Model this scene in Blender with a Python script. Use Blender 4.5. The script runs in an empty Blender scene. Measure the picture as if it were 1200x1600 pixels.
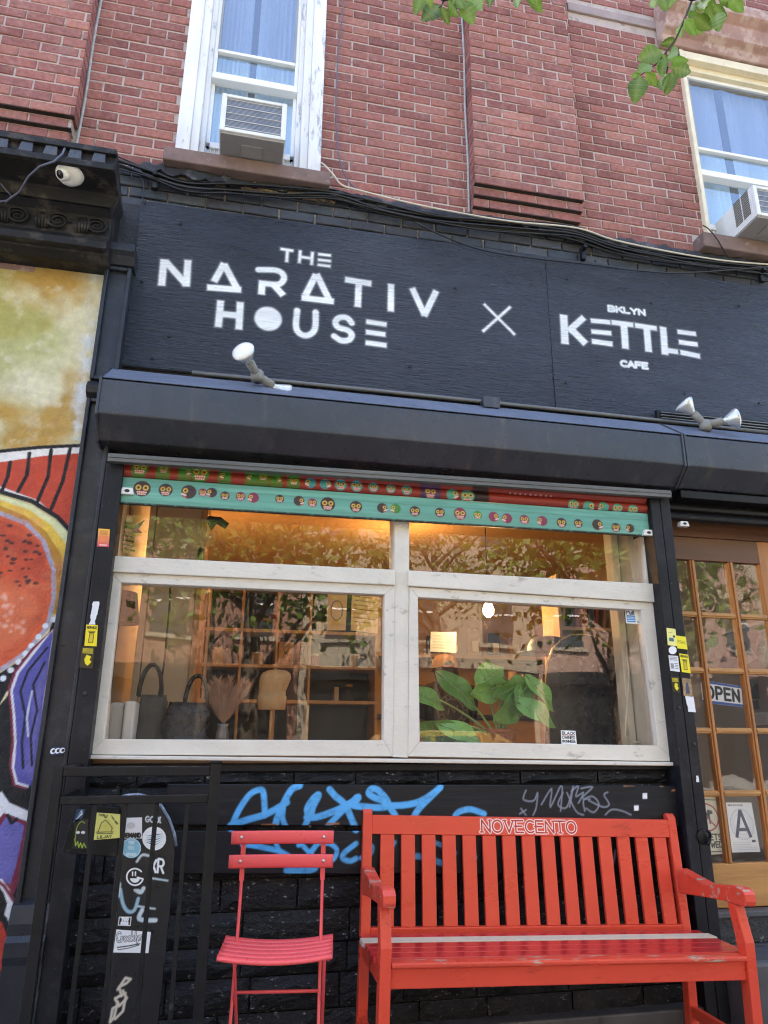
import bpy, bmesh, math, random
import numpy as np
from mathutils import Vector, Matrix

random.seed(7)
RNG = np.random.default_rng(7)
PI = math.pi
sc = bpy.context.scene
COL = sc.collection

# ---------------------------------------------------------------- camera, sky, sun, exposure
CAM = Vector((0.0, -3.5, 1.245))
ROT = np.array([[0.97789471, -0.20903480, 0.00513655],
                [-0.06696106, -0.28979279, 0.95474413],
                [0.19808622, 0.93398319, 0.29738403]])
FPX = 1120.0
cam_data = bpy.data.cameras.new('camera')
cam = bpy.data.objects.new('camera', cam_data)
COL.objects.link(cam)
cam_data.sensor_fit = 'VERTICAL'
cam_data.sensor_height = 36.0
cam_data.lens = FPX / 1600 * 36.0
cam_data.clip_start = 0.05
cam_data.clip_end = 400
cam.matrix_world = Matrix(((ROT[0][0], ROT[1][0], -ROT[2][0], CAM.x),
                           (ROT[0][1], ROT[1][1], -ROT[2][1], CAM.y),
                           (ROT[0][2], ROT[1][2], -ROT[2][2], CAM.z),
                           (0, 0, 0, 1)))
sc.camera = cam

SUN_EL, SUN_AZ = math.radians(60), math.radians(-14)      # sun stands behind the building
world = bpy.data.worlds.new('World')
sc.world = world
world.use_nodes = True
wn = world.node_tree
bg = wn.nodes['Background']
sky = wn.nodes.new('ShaderNodeTexSky')
sky.sky_type = 'NISHITA'
sky.sun_disc = False
sky.sun_elevation = SUN_EL
sky.sun_rotation = SUN_AZ
sky.dust_density = 3.0
sky.air_density = 0.8
wn.links.new(sky.outputs[0], bg.inputs[0])
bg.inputs[1].default_value = 0.10
sun_data = bpy.data.lights.new('sun', 'SUN')
sun_data.energy = 5.0
sun_data.angle = math.radians(0.5)
sun_data.color = (1.0, 0.94, 0.80)
sun = bpy.data.objects.new('sun', sun_data)
COL.objects.link(sun)
sdir = Vector((math.sin(SUN_AZ) * math.cos(SUN_EL), math.cos(SUN_AZ) * math.cos(SUN_EL), math.sin(SUN_EL)))
sun.rotation_euler = (-sdir).to_track_quat('-Z', 'Y').to_euler()
sun.location = sdir * 60
vs = sc.view_settings
vs.view_transform = 'Standard'
vs.look = 'None'
vs.gamma = 1
vs.use_curve_mapping = False
vs.exposure = 3.32
sc.cycles.use_denoising = True
sc.cycles.filter_width = 1.15
sc.cycles.max_bounces = 10
sc.cycles.transparent_max_bounces = 24
sc.cycles.sample_clamp_indirect = 6.0

# ---------------------------------------------------------------- helpers
def W(x, y, Y=0.0):
    """Survey: the world point of a photo pixel on the vertical plane at depth Y."""
    d = ROT.T @ np.array([x - 600.0, -(y - 800.0), FPX])
    k = (Y - CAM.y) / d[1]
    return Vector((d[0] * k, Y, CAM.z + d[2] * k))

def XZ(pts, Y):
    return [(W(x, y, Y).x, W(x, y, Y).z) for x, y in pts]

def px_of(p):
    v = ROT @ np.array([p[0] - CAM.x, p[1] - CAM.y, p[2] - CAM.z])
    return (600 + FPX * v[0] / v[2], 800 - FPX * v[1] / v[2]) if v[2] > 0.01 else (-9999, -9999)

def tag(o, label=None, cat=None, group=None, kind=None):
    if label: o['label'] = label
    if cat: o['category'] = cat
    if group: o['group'] = group
    if kind: o['kind'] = kind
    return o

def empty(name, loc=(0, 0, 0), label=None, cat=None, group=None, rz=0):
    o = bpy.data.objects.new(name, None)
    COL.objects.link(o)
    o.location = loc
    o.rotation_euler = (0, 0, rz)
    o.empty_display_size = 0.1
    return tag(o, label, cat, group)

class MB:
    """Collects shapes and links them as one mesh object."""
    def __init__(s):
        s.v, s.f = [], []
    def add(s, v, f):
        n = len(s.v)
        s.v += [tuple(p) for p in v]
        s.f += [tuple(i + n for i in q) for q in f]
        return s
    def box(s, x0, x1, y0, y1, z0, z1):
        return s.hexa([(x0, y0, z0), (x1, y0, z0), (x1, y1, z0), (x0, y1, z0), (x0, y0, z1), (x1, y0, z1), (x1, y1, z1), (x0, y1, z1)])
    def hexa(s, p):
        return s.add(p, [(0, 3, 2, 1), (4, 5, 6, 7), (0, 1, 5, 4), (1, 2, 6, 5), (2, 3, 7, 6), (3, 0, 4, 7)])
    def prism(s, poly, y0, y1):           # outline in XZ
        n = len(poly)
        a = sum(poly[i][0] * poly[(i + 1) % n][1] - poly[(i + 1) % n][0] * poly[i][1] for i in range(n))
        if a < 0: poly = poly[::-1]
        v = [(x, y0, z) for x, z in poly] + [(x, y1, z) for x, z in poly]
        return s.add(v, [tuple(range(n)), tuple(range(2 * n - 1, n - 1, -1))] + [(i, i + n, (i + 1) % n + n, (i + 1) % n) for i in range(n)])
    def prism_x(s, poly, x0, x1, dz=0.0, taper=None):  # outline in YZ swept along X
        n = len(poly)
        a = sum(poly[i][0] * poly[(i + 1) % n][1] - poly[(i + 1) % n][0] * poly[i][1] for i in range(n))
        if a < 0: poly = poly[::-1]
        xa = [x0] * n if taper is None else [x0 + t for t in taper]
        v = [(xa[i], y, z) for i, (y, z) in enumerate(poly)] + [(x1, y, z + dz) for y, z in poly]
        return s.add(v, [tuple(range(n))[::-1], tuple(range(n, 2 * n))] + [((i + 1) % n, (i + 1) % n + n, i + n, i) for i in range(n)][::1])
    def beam(s, p, q, w, h, up=(0, 0, 1)):
        p, q = Vector(p), Vector(q)
        d = (q - p).normalized()
        a = d.cross(Vector(up))
        a = (a if a.length > 1e-5 else d.cross(Vector((0, 1, 0)))).normalized()
        b = a.cross(d).normalized()
        a, b = a * w / 2, b * h / 2
        return s.hexa([p - a - b, p + a - b, q + a - b, q - a - b, p - a + b, p + a + b, q + a + b, q - a + b])
    def tube(s, pts, r, n=8):
        pts = [Vector(p) for p in pts]
        rs = r if isinstance(r, (list, tuple)) else [r] * len(pts)
        rings, prev = [], None
        v = []
        for i, p in enumerate(pts):
            d = (pts[min(i + 1, len(pts) - 1)] - pts[max(i - 1, 0)]).normalized()
            a = prev if prev is not None else (d.cross(Vector((0.13, 0.31, 0.94))) if abs(d.z) < 0.9 else d.cross(Vector((1, 0.1, 0))))
            a = (a - d * a.dot(d)).normalized()
            prev = a
            b = d.cross(a)
            v += [p + (a * math.cos(2 * PI * k / n) + b * math.sin(2 * PI * k / n)) * rs[i] for k in range(n)]
        f = [(i * n + k, i * n + (k + 1) % n, (i + 1) * n + (k + 1) % n, (i + 1) * n + k) for i in range(len(pts) - 1) for k in range(n)]
        f += [tuple(range(n))[::-1], tuple(range((len(pts) - 1) * n, len(pts) * n))]
        return s.add(v, f)
    def lathe(s, o, axis, prof, n=20):
        o, ax = Vector(o), Vector(axis).normalized()
        a = ax.cross(Vector((0.2, 0.1, 1)) if abs(ax.z) < 0.9 else Vector((1, 0, 0))).normalized()
        b = ax.cross(a)
        v = []
        for t, r in prof:
            v += [o + ax * t + (a * math.cos(2 * PI * k / n) + b * math.sin(2 * PI * k / n)) * max(r, 1e-4) for k in range(n)]
        f = [(i * n + k, i * n + (k + 1) % n, (i + 1) * n + (k + 1) % n, (i + 1) * n + k) for i in range(len(prof) - 1) for k in range(n)]
        f += [tuple(range(n))[::-1], tuple(range((len(prof) - 1) * n, len(prof) * n))]
        return s.add(v, f)
    def build(s, name, m, parent=None, bev=0, smooth=False, label=None, cat=None, group=None, kind=None, seg=2):
        me = bpy.data.meshes.new(name)
        me.from_pydata(s.v, [], s.f)
        me.validate()
        me.update()
        return link(name, me, m, parent, bev, smooth, label, cat, group, kind, seg)

def link(name, me, m, parent=None, bev=0, smooth=False, label=None, cat=None, group=None, kind=None, seg=2):
    if m is not None and not me.materials: me.materials.append(m)
    if smooth: me.polygons.foreach_set('use_smooth', [True] * len(me.polygons))
    o = bpy.data.objects.new(name, me)
    COL.objects.link(o)
    if parent is not None:
        o.parent = parent
        o.matrix_parent_inverse = parent.matrix_basis.inverted() if parent.type == 'EMPTY' or parent.parent is None else Matrix()
    if bev:
        b = o.modifiers.new('edge', 'BEVEL')
        b.width = bev
        b.segments = seg
        b.limit_method = 'ANGLE'
        b.angle_limit = math.radians(40)
    return tag(o, label, cat, group, kind)

def box(x0, x1, y0, y1, z0, z1): return MB().box(x0, x1, y0, y1, z0, z1)

# ---------------------------------------------------------------- materials
def nodes_of(name):
    m = bpy.data.materials.new(name)
    m.use_nodes = True
    nt = m.node_tree
    return m, nt, nt.nodes['Principled BSDF']

def rgb(c): return (c[0], c[1], c[2], 1.0)

def noise(nt, vec, scale, detail=5, rough=0.6, stretch=(1, 1, 1)):
    n = nt.nodes.new('ShaderNodeTexNoise')
    n.inputs['Scale'].default_value = scale
    n.inputs['Detail'].default_value = detail
    n.inputs['Roughness'].default_value = rough
    if stretch != (1, 1, 1):
        mp = nt.nodes.new('ShaderNodeMapping')
        mp.inputs['Scale'].default_value = stretch
        nt.links.new(vec, mp.inputs['Vector'])
        vec = mp.outputs[0]
    nt.links.new(vec, n.inputs['Vector'])
    return n.outputs['Fac']

def mixc(nt, fac, a, b, mode='MIX'):
    n = nt.nodes.new('ShaderNodeMix')
    n.data_type = 'RGBA'
    n.blend_type = mode
    for s, x in ((n.inputs['Factor'], fac), (n.inputs['A'], a), (n.inputs['B'], b)):
        if hasattr(x, 'is_linked') or hasattr(x, 'links'): nt.links.new(x, s)
        else: s.default_value = x if not isinstance(x, tuple) else rgb(x)
    return n.outputs['Result']

def ramp(nt, fac, lo, hi, a=0.0, b=1.0):
    n = nt.nodes.new('ShaderNodeMapRange')
    n.inputs['From Min'].default_value = lo
    n.inputs['From Max'].default_value = hi
    n.inputs['To Min'].default_value = a
    n.inputs['To Max'].default_value = b
    nt.links.new(fac, n.inputs['Value'])
    return n.outputs[0]

def pmat(name, col, rough=0.5, var=0.15, scale=6, bump=0.15, bscale=60, stretch=(1, 1, 1), wear=None, metallic=0.0,
         attr=None, spec=0.5, wear2=None, rvar=0.12, sss=0, transl=None, bdist=0.004, hue=0, coat=0, emit=None, vein=None):
    """Painted or raw surface: uneven tone, stretched grain, worn patches, fine relief."""
    m, nt, p = nodes_of(name)
    geo = nt.nodes.new('ShaderNodeNewGeometry')
    pos = geo.outputs['Position']
    if attr:
        a = nt.nodes.new('ShaderNodeAttribute')
        a.attribute_name = attr
        base = a.outputs['Color']
    else:
        base = rgb(col)
    n1 = noise(nt, pos, scale, 6, 0.62, stretch)
    tone = ramp(nt, n1, 0.28, 0.72, 1 - var, 1 + var)
    c = mixc(nt, 1.0, base if attr else tuple(col), tone, 'MULTIPLY')
    # MULTIPLY with a grey value needs a colour: the float is converted
    if hue:
        oi = nt.nodes.new('ShaderNodeObjectInfo')
        hs = nt.nodes.new('ShaderNodeHueSaturation')
        nt.links.new(ramp(nt, oi.outputs['Random'], 0, 1, 1 - hue, 1 + hue), hs.inputs['Value'])
        nt.links.new(c, hs.inputs['Color'])
        c = hs.outputs[0]
    for k, w in enumerate((wear, wear2)):
        if w:
            wc, amt, ws = w[:3]
            st = w[3] if len(w) > 3 else stretch
            nw = noise(nt, pos, ws, 8, 0.72, st)
            fac = ramp(nt, nw, 1 - amt - 0.035, 1 - amt + 0.035)
            cl = nt.nodes.new('ShaderNodeClamp')
            nt.links.new(fac, cl.inputs[0])
            c = mixc(nt, cl.outputs[0], c, tuple(wc))
    if vein:
        va = nt.nodes.new('ShaderNodeAttribute')
        va.attribute_name = 'vein'
        c = mixc(nt, va.outputs['Fac'], c, tuple(vein))
    nt.links.new(c, p.inputs['Base Color'])
    n2 = noise(nt, pos, bscale * 0.35, 5, 0.6, stretch)
    nt.links.new(ramp(nt, n2, 0.3, 0.7, max(0.02, rough - rvar), min(1, rough + rvar)), p.inputs['Roughness'])
    p.inputs['Metallic'].default_value = metallic
    p.inputs['Specular IOR Level'].default_value = spec
    if coat:
        p.inputs['Coat Weight'].default_value = coat
        p.inputs['Coat Roughness'].default_value = 0.12
    if bump:
        b = nt.nodes.new('ShaderNodeBump')
        b.inputs['Strength'].default_value = bump
        b.inputs['Distance'].default_value = bdist
        nt.links.new(noise(nt, pos, bscale, 7, 0.65, stretch), b.inputs['Height'])
        nt.links.new(b.outputs[0], p.inputs['Normal'])
    if transl:
        tr = nt.nodes.new('ShaderNodeBsdfTranslucent')
        nt.links.new(c, tr.inputs['Color'])
        mx = nt.nodes.new('ShaderNodeMixShader')
        mx.inputs[0].default_value = transl
        nt.links.new(p.outputs[0], mx.inputs[1])
        nt.links.new(tr.outputs[0], mx.inputs[2])
        nt.links.new(mx.outputs[0], nt.nodes['Material Output'].inputs['Surface'])
    return m

def glass(name, tint=(0.97, 0.97, 0.95), ior=1.6, rough=0.0, warp=0.0, wscale=3.0, dirt=0.0, dcol=(0.5, 0.48, 0.44)):
    """Window glass: Fresnel mirror over clear transmission, with a little dust."""
    m, nt, p = nodes_of(name)
    nt.nodes.remove(p)
    tr = nt.nodes.new('ShaderNodeBsdfTransparent')
    tr.inputs[0].default_value = rgb(tint)
    gl = nt.nodes.new('ShaderNodeBsdfGlossy')
    gl.inputs['Roughness'].default_value = rough
    fr = nt.nodes.new('ShaderNodeFresnel')
    geo = nt.nodes.new('ShaderNodeNewGeometry')
    io = nt.nodes.new('ShaderNodeMapRange')          # the same index from either side of the pane
    io.inputs['To Min'].default_value = ior
    io.inputs['To Max'].default_value = 1 / ior
    nt.links.new(geo.outputs['Backfacing'], io.inputs['Value'])
    nt.links.new(io.outputs[0], fr.inputs['IOR'])
    if warp:
        b = nt.nodes.new('ShaderNodeBump')
        b.inputs['Strength'].default_value = warp
        b.inputs['Distance'].default_value = 0.02
        nt.links.new(noise(nt, geo.outputs['Position'], wscale, 2, 0.5), b.inputs['Height'])
        nt.links.new(b.outputs[0], gl.inputs['Normal'])
    mx = nt.nodes.new('ShaderNodeMixShader')
    nt.links.new(fr.outputs[0], mx.inputs[0])
    nt.links.new(tr.outputs[0], mx.inputs[1])
    nt.links.new(gl.outputs[0], mx.inputs[2])
    out = mx.outputs[0]
    if dirt:
        df = nt.nodes.new('ShaderNodeBsdfDiffuse')
        df.inputs[0].default_value = rgb(dcol)
        m2 = nt.nodes.new('ShaderNodeMixShader')
        nt.links.new(ramp(nt, noise(nt, geo.outputs['Position'], 2.2, 8, 0.75, (1, 1, 0.5)), 0.35, 0.8, 0.0, dirt), m2.inputs[0])
        nt.links.new(out, m2.inputs[1])
        nt.links.new(df.outputs[0], m2.inputs[2])
        out = m2.outputs[0]
    nt.links.new(out, nt.nodes['Material Output'].inputs['Surface'])
    return m

def emis(name, col, s):
    m, nt, p = nodes_of(name)
    p.inputs['Emission Color'].default_value = rgb(col)
    p.inputs['Emission Strength'].default_value = s
    p.inputs['Base Color'].default_value = rgb(col)
    return m

def brick_mat(name, ramp_cols, dust=(0.45, 0.30, 0.27), dust_amt=0.42, rough=0.85):
    """Fired clay: each brick its own tone (object random plus a per-brick attribute), dust and pits."""
    m, nt, p = nodes_of(name)
    geo = nt.nodes.new('ShaderNodeNewGeometry')
    pos = geo.outputs['Position']
    oi = nt.nodes.new('ShaderNodeObjectInfo')
    at = nt.nodes.new('ShaderNodeAttribute')
    at.attribute_name = 'tone'
    ad = nt.nodes.new('ShaderNodeMath')
    ad.operation = 'ADD'
    nt.links.new(oi.outputs['Random'], ad.inputs[0])
    nt.links.new(at.outputs['Fac'], ad.inputs[1])
    fr = nt.nodes.new('ShaderNodeMath')
    fr.operation = 'FRACT'
    nt.links.new(ad.outputs[0], fr.inputs[0])
    cr = nt.nodes.new('ShaderNodeValToRGB')
    els = cr.color_ramp.elements
    while len(els) < len(ramp_cols): els.new(0.5)
    for i, c in enumerate(ramp_cols):
        els[i].position = i / (len(ramp_cols) - 1)
        els[i].color = rgb(c)
    nt.links.new(fr.outputs[0], cr.inputs[0])
    t = ramp(nt, noise(nt, pos, 38, 6, 0.7), 0.3, 0.7, 0.70, 1.28)
    c = mixc(nt, 1.0, cr.outputs[0], t, 'MULTIPLY')
    big = ramp(nt, noise(nt, pos, 1.3, 4, 0.6), 0.3, 0.7, 0.86, 1.12)
    c = mixc(nt, 1.0, c, big, 'MULTIPLY')
    st = ramp(nt, noise(nt, pos, 2.6, 7, 0.7, (1.6, 1, 0.5)), 0.5, 0.72, 1.0, 0.72)      # soot and rain stains
    c = mixc(nt, 1.0, c, st, 'MULTIPLY')
    f = ramp(nt, noise(nt, pos, 9, 8, 0.75), 0.52, 0.75, 0.0, dust_amt)
    c = mixc(nt, f, c, tuple(dust))
    nt.links.new(c, p.inputs['Base Color'])
    p.inputs['Roughness'].default_value = rough
    p.inputs['Specular IOR Level'].default_value = 0.3
    b = nt.nodes.new('ShaderNodeBump')
    b.inputs['Strength'].default_value = 0.5
    b.inputs['Distance'].default_value = 0.004
    nt.links.new(noise(nt, pos, 120, 6, 0.7), b.inputs['Height'])
    nt.links.new(b.outputs[0], p.inputs['Normal'])
    return m

M = {}
M['brick'] = brick_mat('brick', [(0.20, 0.082, 0.070), (0.30, 0.115, 0.096), (0.335, 0.14, 0.112), (0.26, 0.11, 0.098), (0.38, 0.17, 0.135), (0.225, 0.085, 0.072), (0.29, 0.125, 0.108)])
M['dark_brick'] = brick_mat('dark_painted_brick', [(0.035, 0.042, 0.052), (0.055, 0.064, 0.078), (0.045, 0.045, 0.052), (0.07, 0.078, 0.09)], (0.10, 0.09, 0.085), 0.4, 0.55)
M['mortar'] = pmat('mortar', (0.46, 0.385, 0.35), 0.9, 0.25, 9, 0.8, 90, wear=((0.27, 0.22, 0.20), 0.42, 9))
M['far_brick'] = pmat('far_brick', (0.27, 0.14, 0.10), 0.9, 0.2, 6, 0.2, 40)
M['stone'] = pmat('brownstone', (0.185, 0.125, 0.11), 0.85, 0.25, 9, 0.5, 70, wear=((0.30, 0.24, 0.22), 0.37, 14))
M['stone_red'] = pmat('brownstone_lintel', (0.33, 0.20, 0.165), 0.85, 0.25, 5, 0.5, 60, wear=((0.45, 0.33, 0.28), 0.45, 7))
M['stone_grey'] = pmat('grey_stone', (0.32, 0.255, 0.245), 0.85, 0.15, 10, 0.4, 80)
M['casing'] = pmat('white_casing', (0.74, 0.74, 0.74), 0.55, 0.12, 6, 0.4, 45, (1, 1, 0.25), wear=((0.34, 0.36, 0.40), 0.40, 9, (1.6, 1.6, 0.35)))
M['casing_clean'] = pmat('white_vinyl', (0.80, 0.80, 0.79), 0.4, 0.05, 4, 0.05, 60)
M['cream_casing'] = pmat('cream_casing', (0.74, 0.66, 0.48), 0.6, 0.12, 6, 0.3, 45, wear=((0.5, 0.46, 0.4), 0.36, 9))
M['screen'] = pmat('insect_screen_frame', (0.30, 0.32, 0.34), 0.5, 0.1, 5, 0)
M['frame'] = pmat('weathered_white_frame', (0.68, 0.63, 0.53), 0.5, 0.09, 7, 0.45, 70, (0.5, 1, 1), wear=((0.13, 0.115, 0.10), 0.305, 60, (0.45, 1, 0.9)), wear2=((0.46, 0.41, 0.33), 0.375, 22, (0.4, 1, 0.8)))
M['black'] = pmat('black_paint', (0.0125, 0.013, 0.016), 0.42, 0.35, 5, 0.35, 40, wear=((0.30, 0.29, 0.28), 0.315, 45), wear2=((0.022, 0.022, 0.025), 0.43, 4), spec=0.22)
M['black_iron'] = pmat('black_iron', (0.009, 0.009, 0.0095), 0.42, 0.35, 8, 0.3, 70, wear=((0.04, 0.036, 0.032), 0.36, 20), spec=0.25)
M['black_hood'] = pmat('grey_black_hood', (0.036, 0.038, 0.045), 0.30, 0.2, 4, 0.1, 20, wear=((0.45, 0.45, 0.46), 0.225, 30), wear2=((0.065, 0.06, 0.058), 0.42, 3, (2.5, 1, 0.3)), rvar=0.1)
M['hood_sky_tint'] = pmat('skylit_blue_grey_hood_top', (0.125, 0.148, 0.20), 0.45, 0.15, 5, 0.1, 40, wear=((0.5, 0.5, 0.5), 0.27, 40))  # sky light on the hood top, put into a lighter colour
M['old_iron'] = pmat('dusty_cast_iron', (0.012, 0.0115, 0.0115), 0.6, 0.4, 6, 0.5, 50, wear=((0.05, 0.042, 0.034), 0.44, 7), spec=0.3)
M['block'] = pmat('black_painted_stone', (0.0075, 0.008, 0.0095), 0.40, 0.4, 6, 1.0, 22, (1, 1, 1.7), wear=((0.33, 0.32, 0.32), 0.365, 38), wear2=((0.022, 0.021, 0.020), 0.40, 5), bdist=0.016, spec=0.3)
M['splatter'] = pmat('black_and_white_splatter', (0.02, 0.021, 0.024), 0.5, 0.3, 6, 0.9, 26, wear=((0.75, 0.75, 0.74), 0.37, 13), bdist=0.012)
M['recess'] = pmat('black_recess', (0.02, 0.02, 0.021), 0.6, 0.3, 6, 0.9, 26, wear=((0.55, 0.55, 0.54), 0.34, 13), bdist=0.012)  # even near-black base with scattered pale patches
M['step'] = pmat('grey_painted_step', (0.075, 0.077, 0.082), 0.5, 0.3, 6, 0.5, 40, wear=((0.35, 0.35, 0.36), 0.26, 16), wear2=((0.03, 0.03, 0.03), 0.36, 5))
M['pavement'] = pmat('concrete', (0.19, 0.185, 0.18), 0.9, 0.25, 5, 0.5, 90, wear=((0.09, 0.088, 0.085), 0.37, 9))
M['asphalt'] = pmat('asphalt', (0.05, 0.05, 0.052), 0.9, 0.2, 3, 0.4, 60)
M['red'] = pmat('red_bench_paint', (0.64, 0.062, 0.030), 0.34, 0.09, 5, 0.22, 30, (0.3, 1, 1), wear=((0.40, 0.035, 0.02), 0.34, 9), wear2=((0.42, 0.36, 0.29), 0.235, 30), spec=0.4)
M['red_attr'] = pmat('red_bench_rail', (1, 1, 1), 0.34, 0.09, 5, 0.22, 30, (0.3, 1, 1), attr='paint', spec=0.5)
M['red_worn'] = pmat('red_bench_worn_edge', (0.62, 0.06, 0.030), 0.36, 0.12, 5, 0.35, 40, (0.3, 1, 1), wear=((0.42, 0.33, 0.24), 0.41, 22, (0.35, 1, 1.2)))
M['red_seat'] = pmat('red_bench_seat', (0.50, 0.034, 0.030), 0.17, 0.12, 5, 0.1, 25, (0.25, 1, 1), wear=((0.55, 0.42, 0.34), 0.235, 15, (0.25, 1, 1)), spec=0.6, rvar=0.08)
M['bare_wood'] = pmat('grey_weathered_wood', (0.52, 0.43, 0.31), 0.75, 0.25, 9, 0.5, 60, (0.06, 1, 1), wear=((0.24, 0.20, 0.17), 0.38, 16, (0.05, 1, 1)))
M['chair_red'] = pmat('coral_red_metal', (0.76, 0.085, 0.085), 0.36, 0.05, 4, 0.06, 160)
M['rivet'] = pmat('rivet_steel', (0.6, 0.58, 0.56), 0.3, 0.05, 5, 0, metallic=0.8)
M['door_wood'] = pmat('varnished_oak', (0.42, 0.165, 0.044), 0.36, 0.28, 7, 0.3, 40, (3.0, 3.0, 0.25), wear=((0.17, 0.07, 0.025), 0.38, 14, (4, 4, 0.3)))
M['door_panel'] = pmat('varnished_oak_panel', (0.47, 0.235, 0.07), 0.4, 0.22, 7, 0.25, 40, (0.3, 3, 3), wear=((0.24, 0.11, 0.035), 0.36, 10, (0.25, 4, 5)))
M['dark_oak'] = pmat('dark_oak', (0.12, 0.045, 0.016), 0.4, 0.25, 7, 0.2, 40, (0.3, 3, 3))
M['cable'] = pmat('black_cable', (0.012, 0.012, 0.013), 0.5, 0.2, 5, 0)
M['cable_white'] = pmat('cream_cable', (0.60, 0.55, 0.44), 0.5, 0.15, 9, 0)
M['cable_blue'] = pmat('blue_grey_cable', (0.09, 0.10, 0.15), 0.5, 0.15, 9, 0)
M['tar'] = pmat('tar', (0.018, 0.018, 0.02), 0.6, 0.4, 8, 1.0, 30, wear=((0.09, 0.085, 0.085), 0.42, 6), bdist=0.02)
M['crumble'] = pmat('crumbling_mortar', (0.30, 0.22, 0.14), 0.95, 0.4, 14, 1.0, 60, wear=((0.09, 0.055, 0.04), 0.42, 16), bdist=0.012)
M['shade_soot'] = pmat('sooty_brick_underside_shade', (0.035, 0.022, 0.018), 0.95, 0.4, 20, 0.3, 60, wear=((0.20, 0.08, 0.06), 0.36, 14))
M['caulk'] = pmat('grey_caulk', (0.36, 0.37, 0.37), 0.7, 0.2, 20, 0.4, 60)
M['white_plastic'] = pmat('white_plastic', (0.76, 0.74, 0.69), 0.35, 0.06, 6, 0, coat=0.2)
M['ac_white'] = pmat('ac_casing', (0.72, 0.72, 0.71), 0.45, 0.08, 5, 0.05, 40, wear=((0.45, 0.44, 0.42), 0.3, 9))
M['ac_under'] = pmat('ac_underside', (0.30, 0.29, 0.28), 0.6, 0.1, 5, 0.1, 30)
M['ac_fins'] = pmat('ac_fins', (0.22, 0.24, 0.28), 0.45, 0.2, 18, 0, wear=((0.85, 0.85, 0.84), 0.31, 30))
M['black_lens'] = pmat('black_lens', (0.01, 0.01, 0.012), 0.1, 0, 1, 0)
M['lamp_glass'] = pmat('lamp_glass', (0.80, 0.79, 0.73), 0.12, 0.08, 40, 0.4, 120, coat=0.6)
M['lamp_metal'] = pmat('lamp_reflector', (0.62, 0.62, 0.58), 0.25, 0.08, 9, 0, metallic=0.55)
M['lamp_holder'] = pmat('grey_lamp_holder', (0.23, 0.22, 0.19), 0.55, 0.15, 12, 0.2, 60)
M['leaf'] = pmat('elm_leaf', (0.15, 0.27, 0.028), 0.36, 0.25, 30, 0.3, 60, transl=0.5, hue=0.45, vein=(0.30, 0.40, 0.10))
M['plant_leaf'] = pmat('elephant_ear_leaf', (0.19, 0.42, 0.11), 0.38, 0.2, 12, 0.2, 40, transl=0.15, hue=0.3)
M['stem'] = pmat('plant_stem', (0.26, 0.40, 0.16), 0.5, 0.2, 10, 0)
M['twig'] = pmat('twig_bark', (0.035, 0.025, 0.02), 0.8, 0.2, 20, 0.2, 60)
M['bark'] = pmat('bark', (0.12, 0.09, 0.07), 0.9, 0.3, 9, 0.6, 30, (1, 1, 0.3))
M['shop_glass'] = glass('shop_glass', (0.985, 0.975, 0.95), 1.52, 0.0, 0.06, 2.4, 0.018, (0.55, 0.45, 0.34))
M['door_glass'] = glass('door_glass', (0.95, 0.94, 0.92), 1.5, 0.0, 0.08, 5, 0.08)
M['upper_glass'] = glass('upper_glass', (0.74, 0.79, 0.86), 2.7, 0.0, 0.35, 4.0, 0.0)
M['lower_glass'] = glass('upper_lower_glass', (0.86, 0.94, 0.97), 2.7, 0.0, 0.04, 3.0, 0.0)
M['curtain'] = pmat('white_curtain', (0.85, 0.86, 0.87), 0.9, 0.1, 6, 0.3, 30, (4, 1, 0.2))
M['dark_room'] = pmat('dark_room', (0.05, 0.05, 0.055), 0.9, 0.1, 3, 0)
M['paint'] = pmat('painted_print', (1, 1, 1), 0.5, 0.07, 14, 0.06, 60, attr='paint')
M['paper'] = pmat('printed_paper', (1, 1, 1), 0.6, 0.03, 14, 0.03, 60, attr='paint')
M['vinyl'] = pmat('printed_sticker', (1, 1, 1), 0.35, 0.05, 40, 0.04, 60, attr='paint', wear=((0.5, 0.48, 0.44), 0.24, 60))
M['mural'] = pmat('mural_on_stucco', (1, 1, 1), 0.75, 0.14, 26, 1.0, 85, attr='paint', bdist=0.008)
M['sign'] = pmat('painted_plywood', (1, 1, 1), 0.30, 0.2, 5, 1.0, 55, (0.16, 1, 1.5), attr='paint', bdist=0.022, spec=0.5)
M['slat'] = pmat('painted_steel_slat', (1, 1, 1), 0.45, 0.12, 9, 0.3, 24, (0.15, 1, 3), attr='paint', wear=((0.07, 0.05, 0.045), 0.30, 22, (0.3, 1, 2)))
M['board'] = pmat('black_board_graffiti', (1, 1, 1), 0.42, 0.22, 6, 0.5, 22, (0.15, 1, 2.5), attr='paint', wear=((0.20, 0.12, 0.07), 0.245, 30, (0.4, 1, 1)), spec=0.28)
M['rail_metal'] = pmat('grey_steel_rail', (0.14, 0.14, 0.135), 0.45, 0.2, 6, 0.2, 30, (0.2, 1, 1), metallic=0.4)
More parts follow.
